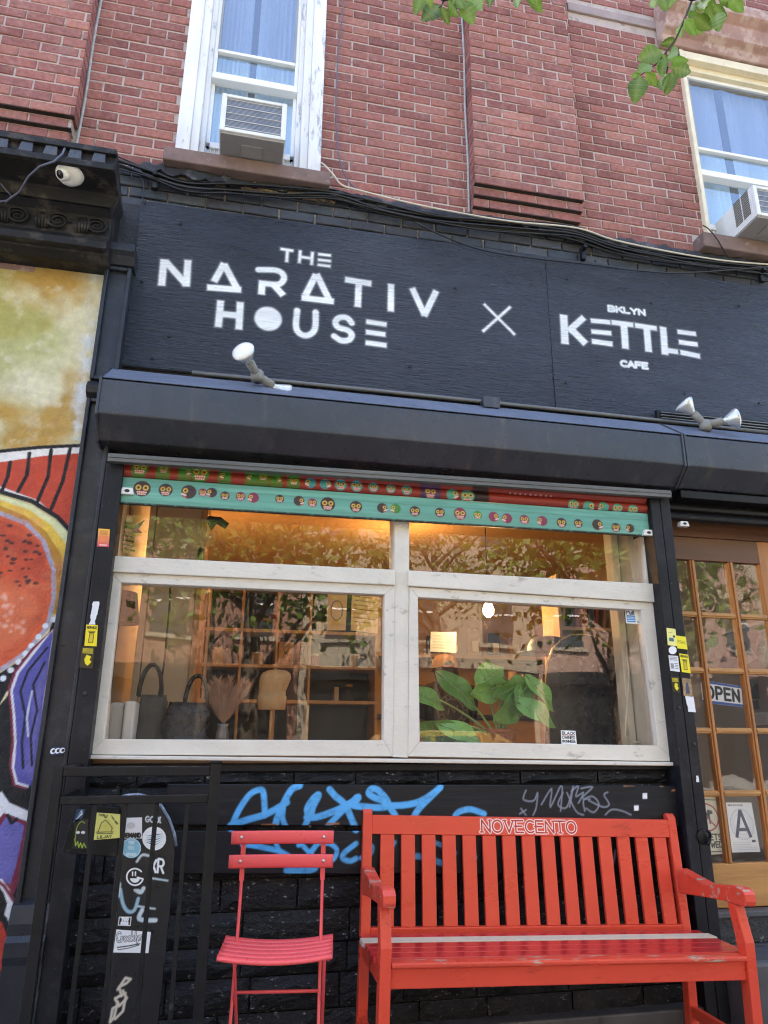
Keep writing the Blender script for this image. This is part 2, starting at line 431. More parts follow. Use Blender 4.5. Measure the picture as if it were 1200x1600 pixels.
# interior
M['ceiling_warm'] = pmat('warm_wood_ceiling', (0.62, 0.36, 0.16), 0.6, 0.15, 3, 0.1, 20, (0.3, 1, 1))
M['wall_cream'] = pmat('cream_wall', (0.52, 0.43, 0.31), 0.8, 0.1, 2, 0.1, 30)
M['wall_tan'] = pmat('tan_wall', (0.50, 0.33, 0.18), 0.8, 0.1, 2, 0.1, 30)
M['partition'] = pmat('dim_partition', (0.30, 0.24, 0.175), 0.8, 0.1, 2, 0.1, 30)
M['floor_wood'] = pmat('dark_floor', (0.10, 0.06, 0.035), 0.5, 0.3, 4, 0.1, 30)
M['beige_panel'] = pmat('beige_panel', (0.62, 0.55, 0.43), 0.6, 0.06, 2, 0.05, 30)
M['pine'] = pmat('pine_wood', (0.50, 0.31, 0.15), 0.55, 0.18, 6, 0.1, 30, (0.3, 3, 3))
M['dark_item'] = pmat('dark_item', (0.030, 0.027, 0.026), 0.5, 0.3, 8, 0.1, 40)
M['black_leather'] = pmat('black_leather', (0.012, 0.011, 0.012), 0.28, 0.2, 12, 0.7, 28, bdist=0.012)
M['canvas_dark'] = pmat('charcoal_canvas', (0.055, 0.052, 0.048), 0.85, 0.15, 30, 0.4, 200)
M['kraft'] = pmat('kraft_card', (0.46, 0.29, 0.15), 0.8, 0.1, 8, 0.1, 60)
M['white_card'] = pmat('white_card', (0.70, 0.70, 0.70), 0.6, 0.06, 6, 0.05, 60)
M['grey_card'] = pmat('grey_card', (0.46, 0.46, 0.46), 0.6, 0.06, 6, 0.05, 60)
M['knit'] = pmat('tan_knit', (0.50, 0.33, 0.17), 0.9, 0.12, 30, 0.7, 130, (1, 1, 0.35))
M['pampas'] = pmat('pampas_plume', (0.62, 0.45, 0.36), 0.9, 0.2, 20, 0, transl=0.3)
M['clear_vase'] = pmat('smoky_glass_vase', (0.10, 0.11, 0.13), 0.1, 0.2, 20, 0, coat=0.6)
M['gold'] = pmat('brass_edge', (0.55, 0.36, 0.14), 0.35, 0.1, 5, 0, metallic=0.7)
M['chalk_black'] = pmat('black_board_face', (0.011, 0.012, 0.015), 0.25, 0.2, 4, 0.02, 20, wear=((0.05, 0.05, 0.055), 0.36, 5))
M['trim_cream'] = pmat('cream_trim', (0.62, 0.57, 0.46), 0.5, 0.1, 5, 0.1, 40)
M['cap_tan'] = pmat('tan_cap', (0.45, 0.25, 0.09), 0.8, 0.1, 30, 0.3, 150)
M['hair'] = pmat('dark_hair', (0.018, 0.011, 0.008), 0.5, 0.3, 30, 0.5, 60, (3, 3, 0.3))
M['skin'] = pmat('skin', (0.36, 0.19, 0.125), 0.5, 0.08, 9, 0.05, 90)
M['shirt'] = pmat('dark_shirt', (0.02, 0.021, 0.026), 0.85, 0.15, 9, 0.3, 60)
M['trousers'] = pmat('grey_trousers', (0.05, 0.055, 0.07), 0.85, 0.15, 9, 0.3, 60)
M['cup'] = pmat('paper_cup', (0.72, 0.52, 0.30), 0.6, 0.05, 5, 0)
M['steel'] = pmat('brushed_steel', (0.45, 0.43, 0.40), 0.3, 0.1, 5, 0, metallic=0.9)
M['book'] = [pmat('book_cover_%s' % n, c, 0.6, 0.1, 9, 0.1, 50) for n, c in
             (('cream', (0.55, 0.46, 0.33)), ('red', (0.33, 0.06, 0.045)), ('brown', (0.24, 0.13, 0.07)), ('blue', (0.07, 0.10, 0.18)), ('tan', (0.44, 0.30, 0.17)), ('black', (0.03, 0.03, 0.03)))]
M['bulb'] = emis('lit_bulb', (1.0, 0.62, 0.24), 6)
M['terracotta'] = pmat('terracotta', (0.36, 0.15, 0.08), 0.8, 0.15, 9, 0.2, 50)
M['far_leaf'] = pmat('street_tree_leaf', (0.13, 0.20, 0.03), 0.5, 0.3, 4, 0, transl=0.4)
M['far_window'] = pmat('far_window_glass', (0.05, 0.06, 0.07), 0.05, 0.1, 2, 0)
M['far_stone'] = pmat('far_limestone', (0.36, 0.30, 0.235), 0.85, 0.12, 3, 0.2, 30)
M['car_paint'] = pmat('tan_car_paint', (0.38, 0.27, 0.10), 0.25, 0.05, 2, 0, coat=0.8, metallic=0.4)
M['tyre'] = pmat('tyre_rubber', (0.02, 0.02, 0.02), 0.8, 0.1, 9, 0.1, 60)

# ---------------------------------------------------------------- painted canvases (colour per vertex on a real sheet)
def s2l(h):
    c = [int(h[i:i + 2], 16) / 255 for i in (0, 2, 4)]
    return np.array([x / 12.92 if x <= 0.04045 else ((x + 0.055) / 1.055) ** 2.4 for x in c])

def vnoise(U, V, scale, seed, octv=4):
    out, amp, tot = np.zeros_like(U), 1.0, 0.0
    for o in range(octv):
        r = np.random.default_rng(seed + o)
        g = r.random((64, 64))
        x, y = U * scale * 2 ** o + 17.3 * o, V * scale * 2 ** o + 5.1 * o
        xi, yi = np.floor(x).astype(int), np.floor(y).astype(int)
        fx, fy = x - xi, y - yi
        fx, fy = fx * fx * (3 - 2 * fx), fy * fy * (3 - 2 * fy)
        a, b = g[xi % 64, yi % 64], g[(xi + 1) % 64, yi % 64]
        c, d = g[xi % 64, (yi + 1) % 64], g[(xi + 1) % 64, (yi + 1) % 64]
        out += amp * ((a * (1 - fx) + b * fx) * (1 - fy) + (c * (1 - fx) + d * fx) * fy)
        tot += amp
        amp *= 0.55
    return out / tot

def arc(cx, cy, rx, ry, a0, a1, n=10):
    return [(cx + rx * math.cos(math.radians(a0 + (a1 - a0) * i / n)), cy + ry * math.sin(math.radians(a0 + (a1 - a0) * i / n))) for i in range(n + 1)]

FONT = {
 'A': [[(0, 0), (.33, 1), (.66, 0)], [(.12, .34), (.54, .34)]],
 'B': [[(0, 0), (0, 1), (.35, 1)] + arc(.35, .76, .22, .24, 90, -90, 6) + [(0, .52)], [(.35, .52)] + arc(.36, .26, .26, .26, 90, -90, 6) + [(0, 0)]],
 'C': [arc(.36, .5, .36, .5, 50, 310, 14)],
 'D': [[(0, 0), (0, 1), (.25, 1)] + arc(.25, .5, .37, .5, 90, -90, 10) + [(0, 0)]],
 'E': [[(.55, 1), (0, 1), (0, 0), (.55, 0)], [(0, .52), (.46, .52)]],
 'F': [[(.55, 1), (0, 1), (0, 0)], [(0, .52), (.46, .52)]],
 'G': [arc(.36, .5, .36, .5, 50, 350, 14) + [(.72, .45), (.42, .45)]],
 'H': [[(0, 0), (0, 1)], [(.6, 0), (.6, 1)], [(0, .5), (.6, .5)]],
 'I': [[(.1, 0), (.1, 1)]],
 'J': [[(.42, 1), (.42, .25)] + arc(.21, .22, .21, .22, 0, -180, 8)],
 'K': [[(0, 0), (0, 1)], [(.58, 1), (.03, .45)], [(.2, .6), (.6, 0)]],
 'L': [[(0, 1), (0, 0), (.5, 0)]],
 'M': [[(0, 0), (0, 1), (.38, .3), (.76, 1), (.76, 0)]],
 'N': [[(0, 0), (0, 1), (.6, 0), (.6, 1)]],
 'O': [arc(.36, .5, .36, .5, 0, 360, 18)],
 'P': [[(0, 0), (0, 1), (.32, 1)] + arc(.32, .73, .26, .27, 90, -90, 8) + [(0, .46)]],
 'R': [[(0, 0), (0, 1), (.32, 1)] + arc(.32, .73, .26, .27, 90, -90, 8) + [(0, .46)], [(.3, .46), (.6, 0)]],
 'S': [arc(.29, .74, .27, .26, 35, 250, 9) + arc(.29, .25, .29, .25, 70, -145, 10)],
 'T': [[(0, 1), (.62, 1)], [(.31, 1), (.31, 0)]],
 'U': [[(0, 1), (0, .3)] + arc(.3, .3, .3, .3, 180, 360, 9) + [(.6, 1)]],
 'V': [[(0, 1), (.32, 0), (.64, 1)]],
 'W': [[(0, 1), (.22, 0), (.44, .75), (.66, 0), (.88, 1)]],
 'X': [[(0, 0), (.6, 1)], [(0, 1), (.6, 0)]],
 'Y': [[(0, 1), (.3, .5), (.6, 1)], [(.3, .5), (.3, 0)]],
 'a': [arc(.24, .25, .24, .25, 0, 360, 10), [(.48, .5), (.48, 0)]],
 'c': [arc(.25, .25, .25, .25, 50, 310, 10)],
 'k': [[(0, 0), (0, 1)], [(.4, .5), (.03, .22)], [(.15, .3), (.42, 0)]],
 'l': [[(.05, 1), (.05, 0)]],
 'n': [[(0, 0), (0, .5)], [(0, .3)] + arc(.21, .28, .21, .22, 180, 0, 6) + [(.42, 0)]],
 'o': [arc(.25, .25, .25, .25, 0, 360, 12)],
 'r': [[(0, 0), (0, .5)], [(0, .3)] + arc(.2, .3, .2, .2, 180, 60, 5)],
 'u': [[(0, .5), (0, .2)] + arc(.2, .2, .2, .2, 180, 360, 6) + [(.4, .5)], [(.4, .2), (.4, 0)]],
 'y': [[(0, .5), (.2, 0)], [(.42, .5), (.1, -.32)]],
}
def char_w(c): return .3 if c == ' ' else max(x for l in FONT[c] for x, y in l)

class Canvas:
    """A sheet spanned by four 3D corners (bl, br, tr, tl), painted in its own metres."""
    def __init__(s, bl, br, tr, tl, res, base, u0=0.0, v0=0.0):
        s.c = [Vector(p) for p in (bl, br, tr, tl)]
        s.w = ((s.c[1] - s.c[0]).length + (s.c[2] - s.c[3]).length) / 2
        s.h = ((s.c[3] - s.c[0]).length + (s.c[2] - s.c[1]).length) / 2
        s.nx, s.ny = max(2, int(s.w / res)), max(2, int(s.h / res))
        s.u0, s.v0 = u0, v0
        s.res = max(s.w / s.nx, s.h / s.ny)
        s.U, s.V = np.meshgrid(u0 + np.linspace(0, s.w, s.nx + 1), v0 + np.linspace(0, s.h, s.ny + 1))
        s.C = np.ones(s.U.shape + (3,)) * np.array(base)
    def win(s, x0, x1, y0, y1):
        i0 = max(0, int((x0 - s.u0) / s.w * s.nx) - 1); i1 = min(s.nx + 1, int((x1 - s.u0) / s.w * s.nx) + 3)
        j0 = max(0, int((y0 - s.v0) / s.h * s.ny) - 1); j1 = min(s.ny + 1, int((y1 - s.v0) / s.h * s.ny) + 3)
        return (slice(j0, max(j0, j1)), slice(i0, max(i0, i1)))
    def blend(s, w, a, col):
        a = np.clip(a, 0, 1)[..., None]
        s.C[w] = s.C[w] * (1 - a) + np.array(col) * a
    @staticmethod
    def segd(U, V, pts):
        d = np.full(U.shape, 1e9)
        if len(pts) == 1: return np.hypot(U - pts[0][0], V - pts[0][1])
        for (x0, y0), (x1, y1) in zip(pts[:-1], pts[1:]):
            dx, dy = x1 - x0, y1 - y0
            t = np.clip(((U - x0) * dx + (V - y0) * dy) / (dx * dx + dy * dy + 1e-12), 0, 1)
            d = np.minimum(d, np.hypot(U - x0 - t * dx, V - y0 - t * dy))
        return d
    def stroke(s, pts, w, col, soft=None, a=1.0, rough=0.0, square=False, seed=3, halo=0):
        soft = soft or s.res * 0.7
        m = w / 2 + soft + halo
        wd = s.win(min(p[0] for p in pts) - m, max(p[0] for p in pts) + m, min(p[1] for p in pts) - m, max(p[1] for p in pts) + m)
        U, V = s.U[wd], s.V[wd]
        if not U.size: return
        d = s.segd(U, V, pts)
        if square and len(pts) == 2:
            (x0, y0), (x1, y1) = pts
            L = math.hypot(x1 - x0, y1 - y0)
            t = ((U - x0) * (x1 - x0) + (V - y0) * (y1 - y0)) / L
            n = np.abs((U - x0) * (y1 - y0) - (V - y0) * (x1 - x0)) / L
            d = np.maximum(n, np.maximum(-t, t - L) + w / 2)
        if halo: s.blend(wd, a * 0.30 * np.clip((w / 2 + halo - d) / halo, 0, 1) ** 2, col)
        al = a * np.clip((w / 2 + soft / 2 - d) / soft, 0, 1)
        if rough: al = al * np.clip(1 - rough * (vnoise(U, V, 60, seed) > 0.58) * vnoise(U, V, 200, seed + 9), 0, 1)
        s.blend(wd, al, col)
    def poly(s, pts, col, soft=None, a=1.0):
        soft = soft or s.res * 0.7
        wd = s.win(min(p[0] for p in pts) - soft, max(p[0] for p in pts) + soft, min(p[1] for p in pts) - soft, max(p[1] for p in pts) + soft)
        U, V = s.U[wd], s.V[wd]
        if not U.size: return
        ins = np.zeros(U.shape, bool)
        n = len(pts)
        for i in range(n):
            (x0, y0), (x1, y1) = pts[i], pts[(i + 1) % n]
            if y0 != y1:
                ins ^= ((y0 > V) != (y1 > V)) & (U < (x1 - x0) * (V - y0) / (y1 - y0) + x0)
        d = s.segd(U, V, list(pts) + [pts[0]]) * np.where(ins, -1, 1)
        s.blend(wd, a * np.clip((soft / 2 - d) / soft, 0, 1), col)
    def disc(s, c, r, col, soft=None, a=1.0, ry=None):
        s.poly(arc(c[0], c[1], r, ry or r, 0, 350, 26), col, soft, a)
    def text(s, t, x, y, h, w, col, sx=1.0, gap=.22, soft=None, a=1.0, rot=0, outline=None, halo=0, rough=0):
        cr, sr = math.cos(rot), math.sin(rot)
        cx = 0.0
        for ch in t:
            if ch != ' ':
                for l in FONT[ch]:
                    q = [((cx + px * sx) * h, py * h) for px, py in l]
                    s.stroke([(x + px * cr - py * sr, y + px * sr + py * cr) for px, py in q], w, col, soft, a, halo=halo, rough=rough)
            cx += (char_w(ch) * sx + gap)
    @staticmethod
    def text_w(t, h, sx=1.0, gap=.22): return (sum(char_w(c) * sx + gap for c in t) - gap) * h
    def ctext(s, t, cx, y, h, w, col, sx=1.0, gap=.22, **k):
        s.text(t, cx - s.text_w(t, h, sx, gap) / 2, y, h, w, col, sx, gap, **k)
    def build(s, name, m, thick=0.0, disp=None, mask=None, parent=None, **kw):
        ny, nx = s.ny, s.nx
        a = np.linspace(0, 1, nx + 1)[None, :, None]
        b = np.linspace(0, 1, ny + 1)[:, None, None]
        c = [np.array(p)[None, None, :] for p in s.c]
        P = c[0] * (1 - a) * (1 - b) + c[1] * a * (1 - b) + c[2] * a * b + c[3] * (1 - a) * b
        nrm = np.array((s.c[1] - s.c[0]).cross(s.c[3] - s.c[0]).normalized())
        if disp is not None: P = P + disp(s.U - s.u0, s.V - s.v0)[..., None] * nrm
        v = P.reshape(-1, 3)
        idx = np.arange((nx + 1) * (ny + 1)).reshape(ny + 1, nx + 1)
        q = np.stack([idx[:-1, :-1], idx[:-1, 1:], idx[1:, 1:], idx[1:, :-1]], -1)
        if mask is not None:
            keep = mask(s.U, s.V)
            kq = keep[:-1, :-1] & keep[1:, :-1] & keep[:-1, 1:] & keep[1:, 1:]
            q = q[kq]
        q = q.reshape(-1, 4)
        cols = np.concatenate([s.C.reshape(-1, 3), np.ones((v.shape[0], 1))], 1)
        extra = []
        if thick:
            ring = np.concatenate([idx[0, :], idx[1:, -1], idx[-1, -2::-1], idx[-2:0:-1, 0]])
            if mask is None:
                n0 = len(v)
                v = np.concatenate([v, v[ring] - nrm * thick])
                cols = np.concatenate([cols, cols[ring]])
                k = len(ring)
                ar = np.arange(k)
                q = np.concatenate([q, np.stack([ring, n0 + ar, n0 + (ar + 1) % k, ring[(ar + 1) % k]], -1)])
                extra = [list(n0 + ar)[::-1]]
        me = bpy.data.meshes.new(name)
        nv, nq = len(v), len(q)
        me.vertices.add(nv)
        me.vertices.foreach_set('co', v.astype(np.float32).ravel())
        loops = np.concatenate([q.ravel()] + [np.array(e) for e in extra]).astype(np.int32)
        starts = np.concatenate([np.arange(nq) * 4] + [np.array([nq * 4])] * len(extra)).astype(np.int32)
        me.loops.add(len(loops))
        me.loops.foreach_set('vertex_index', loops)
        me.polygons.add(len(starts))
        me.polygons.foreach_set('loop_start', starts)
        me.update(calc_edges=True)
        at = me.color_attributes.new('paint', 'FLOAT_COLOR', 'POINT')
        at.data.foreach_set('color', cols.astype(np.float32).ravel())
        me.validate()
        if disp is not None: kw.setdefault('smooth', True)
        return link(name, me, m, parent, **kw)

def smooth_line(P, k=5):
    if len(P) < 3: return P
    Q = []
    for i in range(len(P) - 1):
        p0, p1, p2, p3 = P[max(i - 1, 0)], P[i], P[i + 1], P[min(i + 2, len(P) - 1)]
        for j in range(k):
            t = j / k
            Q.append(tuple(.5 * (2 * p1[c] + (p2[c] - p0[c]) * t + (2 * p0[c] - 5 * p1[c] + 4 * p2[c] - p3[c]) * t * t + (3 * p1[c] - p0[c] - 3 * p2[c] + p3[c]) * t ** 3) for c in (0, 1)))
    return Q + [P[-1]]

def facade_canvas(x0, x1, z0, z1, Y, res, base):
    return Canvas((x0, Y, z0), (x1, Y, z0), (x1, Y, z1), (x0, Y, z1), res, base, x0, z0)

def quad_canvas(px4, Y, res, base, lift=0.0015):
    """px4: bl, br, tr, tl photo pixels on the plane at depth Y."""
    return Canvas(*[W(x, y, Y) - Vector((0, lift, 0)) for x, y in px4], res, base)

def rect_px(x0, y0, x1, y1, sk=0.0):
    """bl br tr tl with the local lean sk (px right per px up)."""
    k = (y1 - y0) * sk
    return [(x0, y1), (x1, y1), (x1 + k, y0), (x0 + k, y0)]

WHITE, BLACKC = s2l('e8ecec'), s2l('16171b')

# ================================================================ SETTING: ground and street
def slab(name, x0, x1, y0, y1, z, m, slope=0.0, t=0.15):
    o = MB().hexa([(x0, y0, z - t - slope * x0), (x1, y0, z - t - slope * x1), (x1, y1, z - t - slope * x1), (x0, y1, z - t - slope * x0),
                   (x0, y0, z - slope * x0), (x1, y0, z - slope * x1), (x1, y1, z - slope * x1), (x0, y1, z - slope * x0)]).build(name, m, kind='structure')
    return o
slab('sidewalk', -20, 20, -4.6, 0.2, 0.017, M['pavement'], 0.028, .25)
slab('road', -60, 60, -13.4, -4.6, -0.11, M['asphalt'])
slab('sidewalk', -60, 60, -18, -13.4, 0.02, M['pavement'])
slab('ground', -150, 150, -150, 60, -0.30, M['pavement'])

# ================================================================ THE BRICK BUILDING
bld = empty('brick_building', (0, 0.3, 0), 'red brick building upstairs of the black shopfront, with sash windows and brick pilasters', 'building')
C_H, C_L = 0.0687, 0.207          # course height, brick pitch
PIL_L, PIL_R0, PIL_R1 = -1.03, 1.282, 2.005
PZ = 4.485                        # underside of the pilasters
WA = (-0.495, 0.338, 4.40, 6.40)
WB = (2.925, 3.86, 4.40, 6.055)
wall = MB()
y0, y1 = 0.006, 0.25
wall.box(-2.6, 4.6, y0, y1, 2.50, 4.395)
for a, b in ((-2.6, WA[0] + .03), (WA[1] - .03, WB[0] + .03), (WB[1] - .03, 4.6)):
    wall.box(a, b, y0, y1, 4.395, 6.05)
for a, b in ((-2.6, WA[0] + .03), (WA[1] - .03, 4.6)):
    wall.box(a, b, y0, y1, 6.05, 6.42)
wall.box(-2.6, 4.6, y0, y1, 6.42, 7.0)
wall.box(-2.6, PIL_L - .004, -0.094, y0, PZ + .004, 7.0)
wall.box(PIL_R0 + .004, PIL_R1 - .004, -0.094, y0, PZ + .004, 7.0)
wall.build('wall', M['mortar'], bld)
up = MB()
up.box(-9, 9, 0.0, 7.8, 7.0, 9.0)
up.box(-9, -2.6, 0.0, 0.25, 3.4, 7.0)
up.box(4.6, 9, 0.0, 0.25, 3.4, 7.0)
up.box(-9, -2.31, 0.0, 0.25, -.2, 3.4)
up.box(3.205, 9, 0.0, 0.25, -.2, 2.48)
up.box(4.6, 9, 0.0, 0.25, 2.48, 3.4)
up.box(-9, -8.8, 0.25, 8.0, 0, 7.0)
up.box(8.8, 9, 0.25, 8.0, 0, 7.0)
up.box(-9, 9, 8.0, 8.2, 0, 9.0)
up.box(-9, 9, 0.25, 8.0, 3.32, 3.5)
up.build('upper_wall', M['far_brick'], bld)
cc0 = MB()
for (a, b) in ((-2.6, PIL_L), (PIL_R0, PIL_R1)):
    for i in range(3):
        cc0.box(a + .003, b - .016 * (i + 1), -.070 + .021 * i, y0, PZ - C_H * (i + 1) + .006, PZ - C_H * i + .004)
cc0.build('corbel_bed', M['mortar'], bld)
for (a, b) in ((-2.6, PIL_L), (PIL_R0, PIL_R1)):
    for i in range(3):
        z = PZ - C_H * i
        box(a, b - .012 * i, -.098 + .021 * i, -.07 + .021 * i, z - .0035, z + .004).build('shade_line', M['shade_soot'], bld)  # dark strips paint the shadow, with soot, under each corbel course
rm = MB()
for w in (WA, WB):
    rm.box(w[0] - .6, w[1] + .6, 1.6, 1.7, 4.0, 6.9)
    rm.box(w[0] - .7, w[0] - .6, .25, 1.7, 4.0, 6.9)
    rm.box(w[1] + .6, w[1] + .7, .25, 1.7, 4.0, 6.9)
    rm.box(w[0] - .7, w[1] + .7, .25, 1.7, 3.9, 4.0)
    rm.box(w[0] - .7, w[1] + .7, .25, 1.7, 6.9, 6.95)
rm.build('upstairs_room', M['dark_room'], bld)

# --- bricks: real pieces with chamfered, uneven faces
def brick_mesh(seed, depth):
    r = random.Random(seed)
    L, H, c = 0.196, 0.0585, 0.004
    def ring(y, ins, jit):
        base = [(0, 0), (L * .35, 0), (L * .7, 0), (L, 0), (L, H), (L * .66, H), (L * .3, H), (0, H)]
        out = []
        for x, z in base:
            xx = x + (ins if x < L * .2 else -ins if x > L * .8 else 0) + r.uniform(-jit, jit)
            zz = z + (ins if z < H * .5 else -ins) + r.uniform(-jit, jit) * .8
            out.append((xx, y + r.uniform(-jit, jit) * .5, zz))
        return out
    v = ring(0, c, .0012) + ring(c, 0, .0012) + ring(depth, 0, 0)
    f = [tuple(range(8))]
    for k in (0, 8):
        f += [(k + i, k + 8 + i, k + 8 + (i + 1) % 8, k + (i + 1) % 8) for i in range(8)]
    return v, f
BV = [brick_mesh(s, 0.03) for s in range(6)]
BP = [brick_mesh(40 + s, 0.10) for s in range(6)]

def courses(x0, x1, z0, z1, skip=(), k0=0):
    out, k, z = [], k0, z0
    while z + C_H * .9 <= z1:
        x = x0 - (C_L / 2 if k % 2 else 0)
        while x < x1 - 0.02:
            a, b = max(x, x0), min(x + C_L - .0095 + random.uniform(-.004, .003), x1)
            segs = [(a, b)]
            for sx0, sx1, sz0, sz1 in skip:
                if z + C_H > sz0 and z < sz1:
                    n = []
                    for p, q in segs:
                        if q <= sx0 or p >= sx1: n.append((p, q))
                        else:
                            if p < sx0: n.append((p, sx0))
                            if q > sx1: n.append((sx1, q))
                    segs = n
            out += [(p, q, z) for p, q in segs if q - p > .02]
            x += C_L
        z += C_H
        k += 1
    return out
BAND = (2.075, 2.93, 6.235, 6.31)
main = courses(PIL_L, 4.4, 4.312, 6.98, [(WA[0], WA[1], WA[2] - .13, WA[3]), (WB[0], WB[1], WB[2] - .13, WB[3]), (-0.55, 0.40, 4.28, 4.41), (2.83, 3.95, 4.28, 4.41),
                                        (PIL_R0, PIL_R1, 4.3, 7.0), BAND, (2.76, 4.05, 6.05, 6.33)])
allb = [(p, q, z, 0.0, BV) for p, q, z in main]
for (a, b) in ((-2.5, PIL_L), (PIL_R0, PIL_R1)):
    allb += [(p, q, z, -0.10, BP) for p, q, z in courses(a, b, PZ, 6.98)]
    for i in range(3):          # corbelled courses under the pilaster, each set further back
        allb += [(p, q, z, -0.078 + .021 * i, BP) for p, q, z in courses(a + .0, b - .012 * (i + 1) if a < 0 else b - .006 * i, PZ - C_H * (i + 1), PZ - C_H * i, k0=i)]
def shown(b):
    x, y = px_of(((b[0] + b[1]) / 2, b[3], b[2] + .03))
    return -40 < x < 1240 and -40 < y < 1640
vis = sorted(range(len(allb)), key=lambda i: (not shown(allb[i]), (Vector(((allb[i][0] + allb[i][1]) / 2, allb[i][3], allb[i][2])) - CAM).length))
singles = set(vis[:290])
meshes = {}
stuff = MB()
tones = []
for i, (p, q, z, y, kind) in enumerate(allb):
    k = random.randrange(6)
    sx = (q - p) / 0.196
    dy, dz = random.uniform(-.0025, .0025), random.uniform(-.002, .002)
    if i in singles:
        key = (kind is BP, k)
        if key not in meshes:
            me = bpy.data.meshes.new('brick')
            me.from_pydata(kind[k][0], [], kind[k][1])
            me.materials.append(M['brick'])
            meshes[key] = me
        o = bpy.data.objects.new('brick', meshes[key])
        COL.objects.link(o)
        o.parent = bld
        o.location = (p, y + dy - 0.3, z + dz)
        o.scale = (sx, 1, 1)
    else:
        stuff.add([(p + v[0] * sx, y + dy + v[1], z + dz + v[2]) for v in kind[k][0]], kind[k][1])
        tones += [random.random()] * len(kind[k][0])
so = stuff.build('brickwork', M['brick'], bld, kind='stuff')
at = so.data.attributes.new('tone', 'FLOAT', 'POINT')
at.data.foreach_set('value', tones)

# dark painted courses just above the sign
for j in range(4):
    for p, q, z in courses(-1.02, 3.5, 4.02 + j * C_H, 4.02 + (j + 1) * C_H, k0=j):
        key = ('d', random.randrange(6))
        if key not in meshes:
            me = bpy.data.meshes.new('painted_brick')
            me.from_pydata(BV[key[1]][0], [], BV[key[1]][1])
            me.materials.append(M['dark_brick'])
            meshes[key] = me
        o = bpy.data.objects.new('painted_brick', meshes[key])
        COL.objects.link(o)
        o.parent = bld
        o.location = (p, -0.012 + random.uniform(-.003, .003) - 0.3, z)
        o.scale = ((q - p) / 0.196, 1, 1)
# ragged tar and mortar lip between the painted courses and the red bricks
lip = MB()
xs = np.arange(-0.66, 3.6, 0.035)
r = random.Random(5)
top, bot, yy = [], [], []
for i, x in enumerate(xs):
    top.append(4.318 + r.uniform(-.01, .012) - .012 * max(0, x - 1.2))
    bot.append(4.245 + .02 * math.sin(x * 5) + r.uniform(-.02, .014) - .016 * max(0, x - 1.2))
    yy.append(-0.03 - .02 * abs(math.sin(x * 3.3)) + r.uniform(-.008, .008))
n = len(xs)
v = [(xs[i], yy[i] + .022, top[i]) for i in range(n)] + [(xs[i], yy[i] - .01, (top[i] + bot[i]) / 2 + r.uniform(-.01, .01)) for i in range(n)] + [(xs[i], yy[i] - .012, bot[i]) for i in range(n)] + [(xs[i], .02, bot[i] + .005) for i in range(n)] + [(xs[i], .02, top[i]) for i in range(n)]
f = [(k * n + i + 1, k * n + i, (k + 1) * n + i, (k + 1) * n + i + 1) for k in range(4) for i in range(n - 1)]
MB().add(v, f).build('tar_lip', M['tar'], bld)
cr = MB()
for i in range(34):
    x = -0.56 + i * .029
    cr.add(*(lambda b: ([(x + p[0] * .18 + 0, -0.035 + p[1] * .5 + r.uniform(-.008, .01), 4.235 + p[2] * r.uniform(.5, 1.05)) for p in b[0]], b[1]))(BV[i % 6]))
cr.build('crumbling_mortar', M['crumble'], bld)
# caulk beads in the pilaster corners
for x in (PIL_R0 - .009, PIL_L + .009):
    MB().tube([(x + .003 * math.sin(z * 7), 0.002, z) for z in np.arange(4.30, 6.9, .08)], 0.009, 6).build('caulk_bead', M['caulk'], bld, smooth=True)
# pale stone band and hood mould of the right window
box(BAND[0], BAND[1], -0.012, .02, BAND[2], BAND[3]).build('stone_band', M['stone_grey'], bld, bev=.004)
lt = MB()
lt.prism_x([(0.0, 6.06), (-.05, 6.06), (-.07, 6.12), (-.12, 6.15), (-.14, 6.26), (-.20, 6.30), (-.20, 6.40), (0.0, 6.42)], 2.775, 4.2)
lt.build('window_hood', M['stone_red'], bld, bev=.006)
# sills
box(-0.545, 0.392, -0.10, .05, 4.293, 4.385).build('window_sill', M['stone'], bld, bev=.008)
box(2.835, 4.0, -0.10, .05, 4.285, 4.395).build('window_sill', M['stone'], bld, bev=.008)

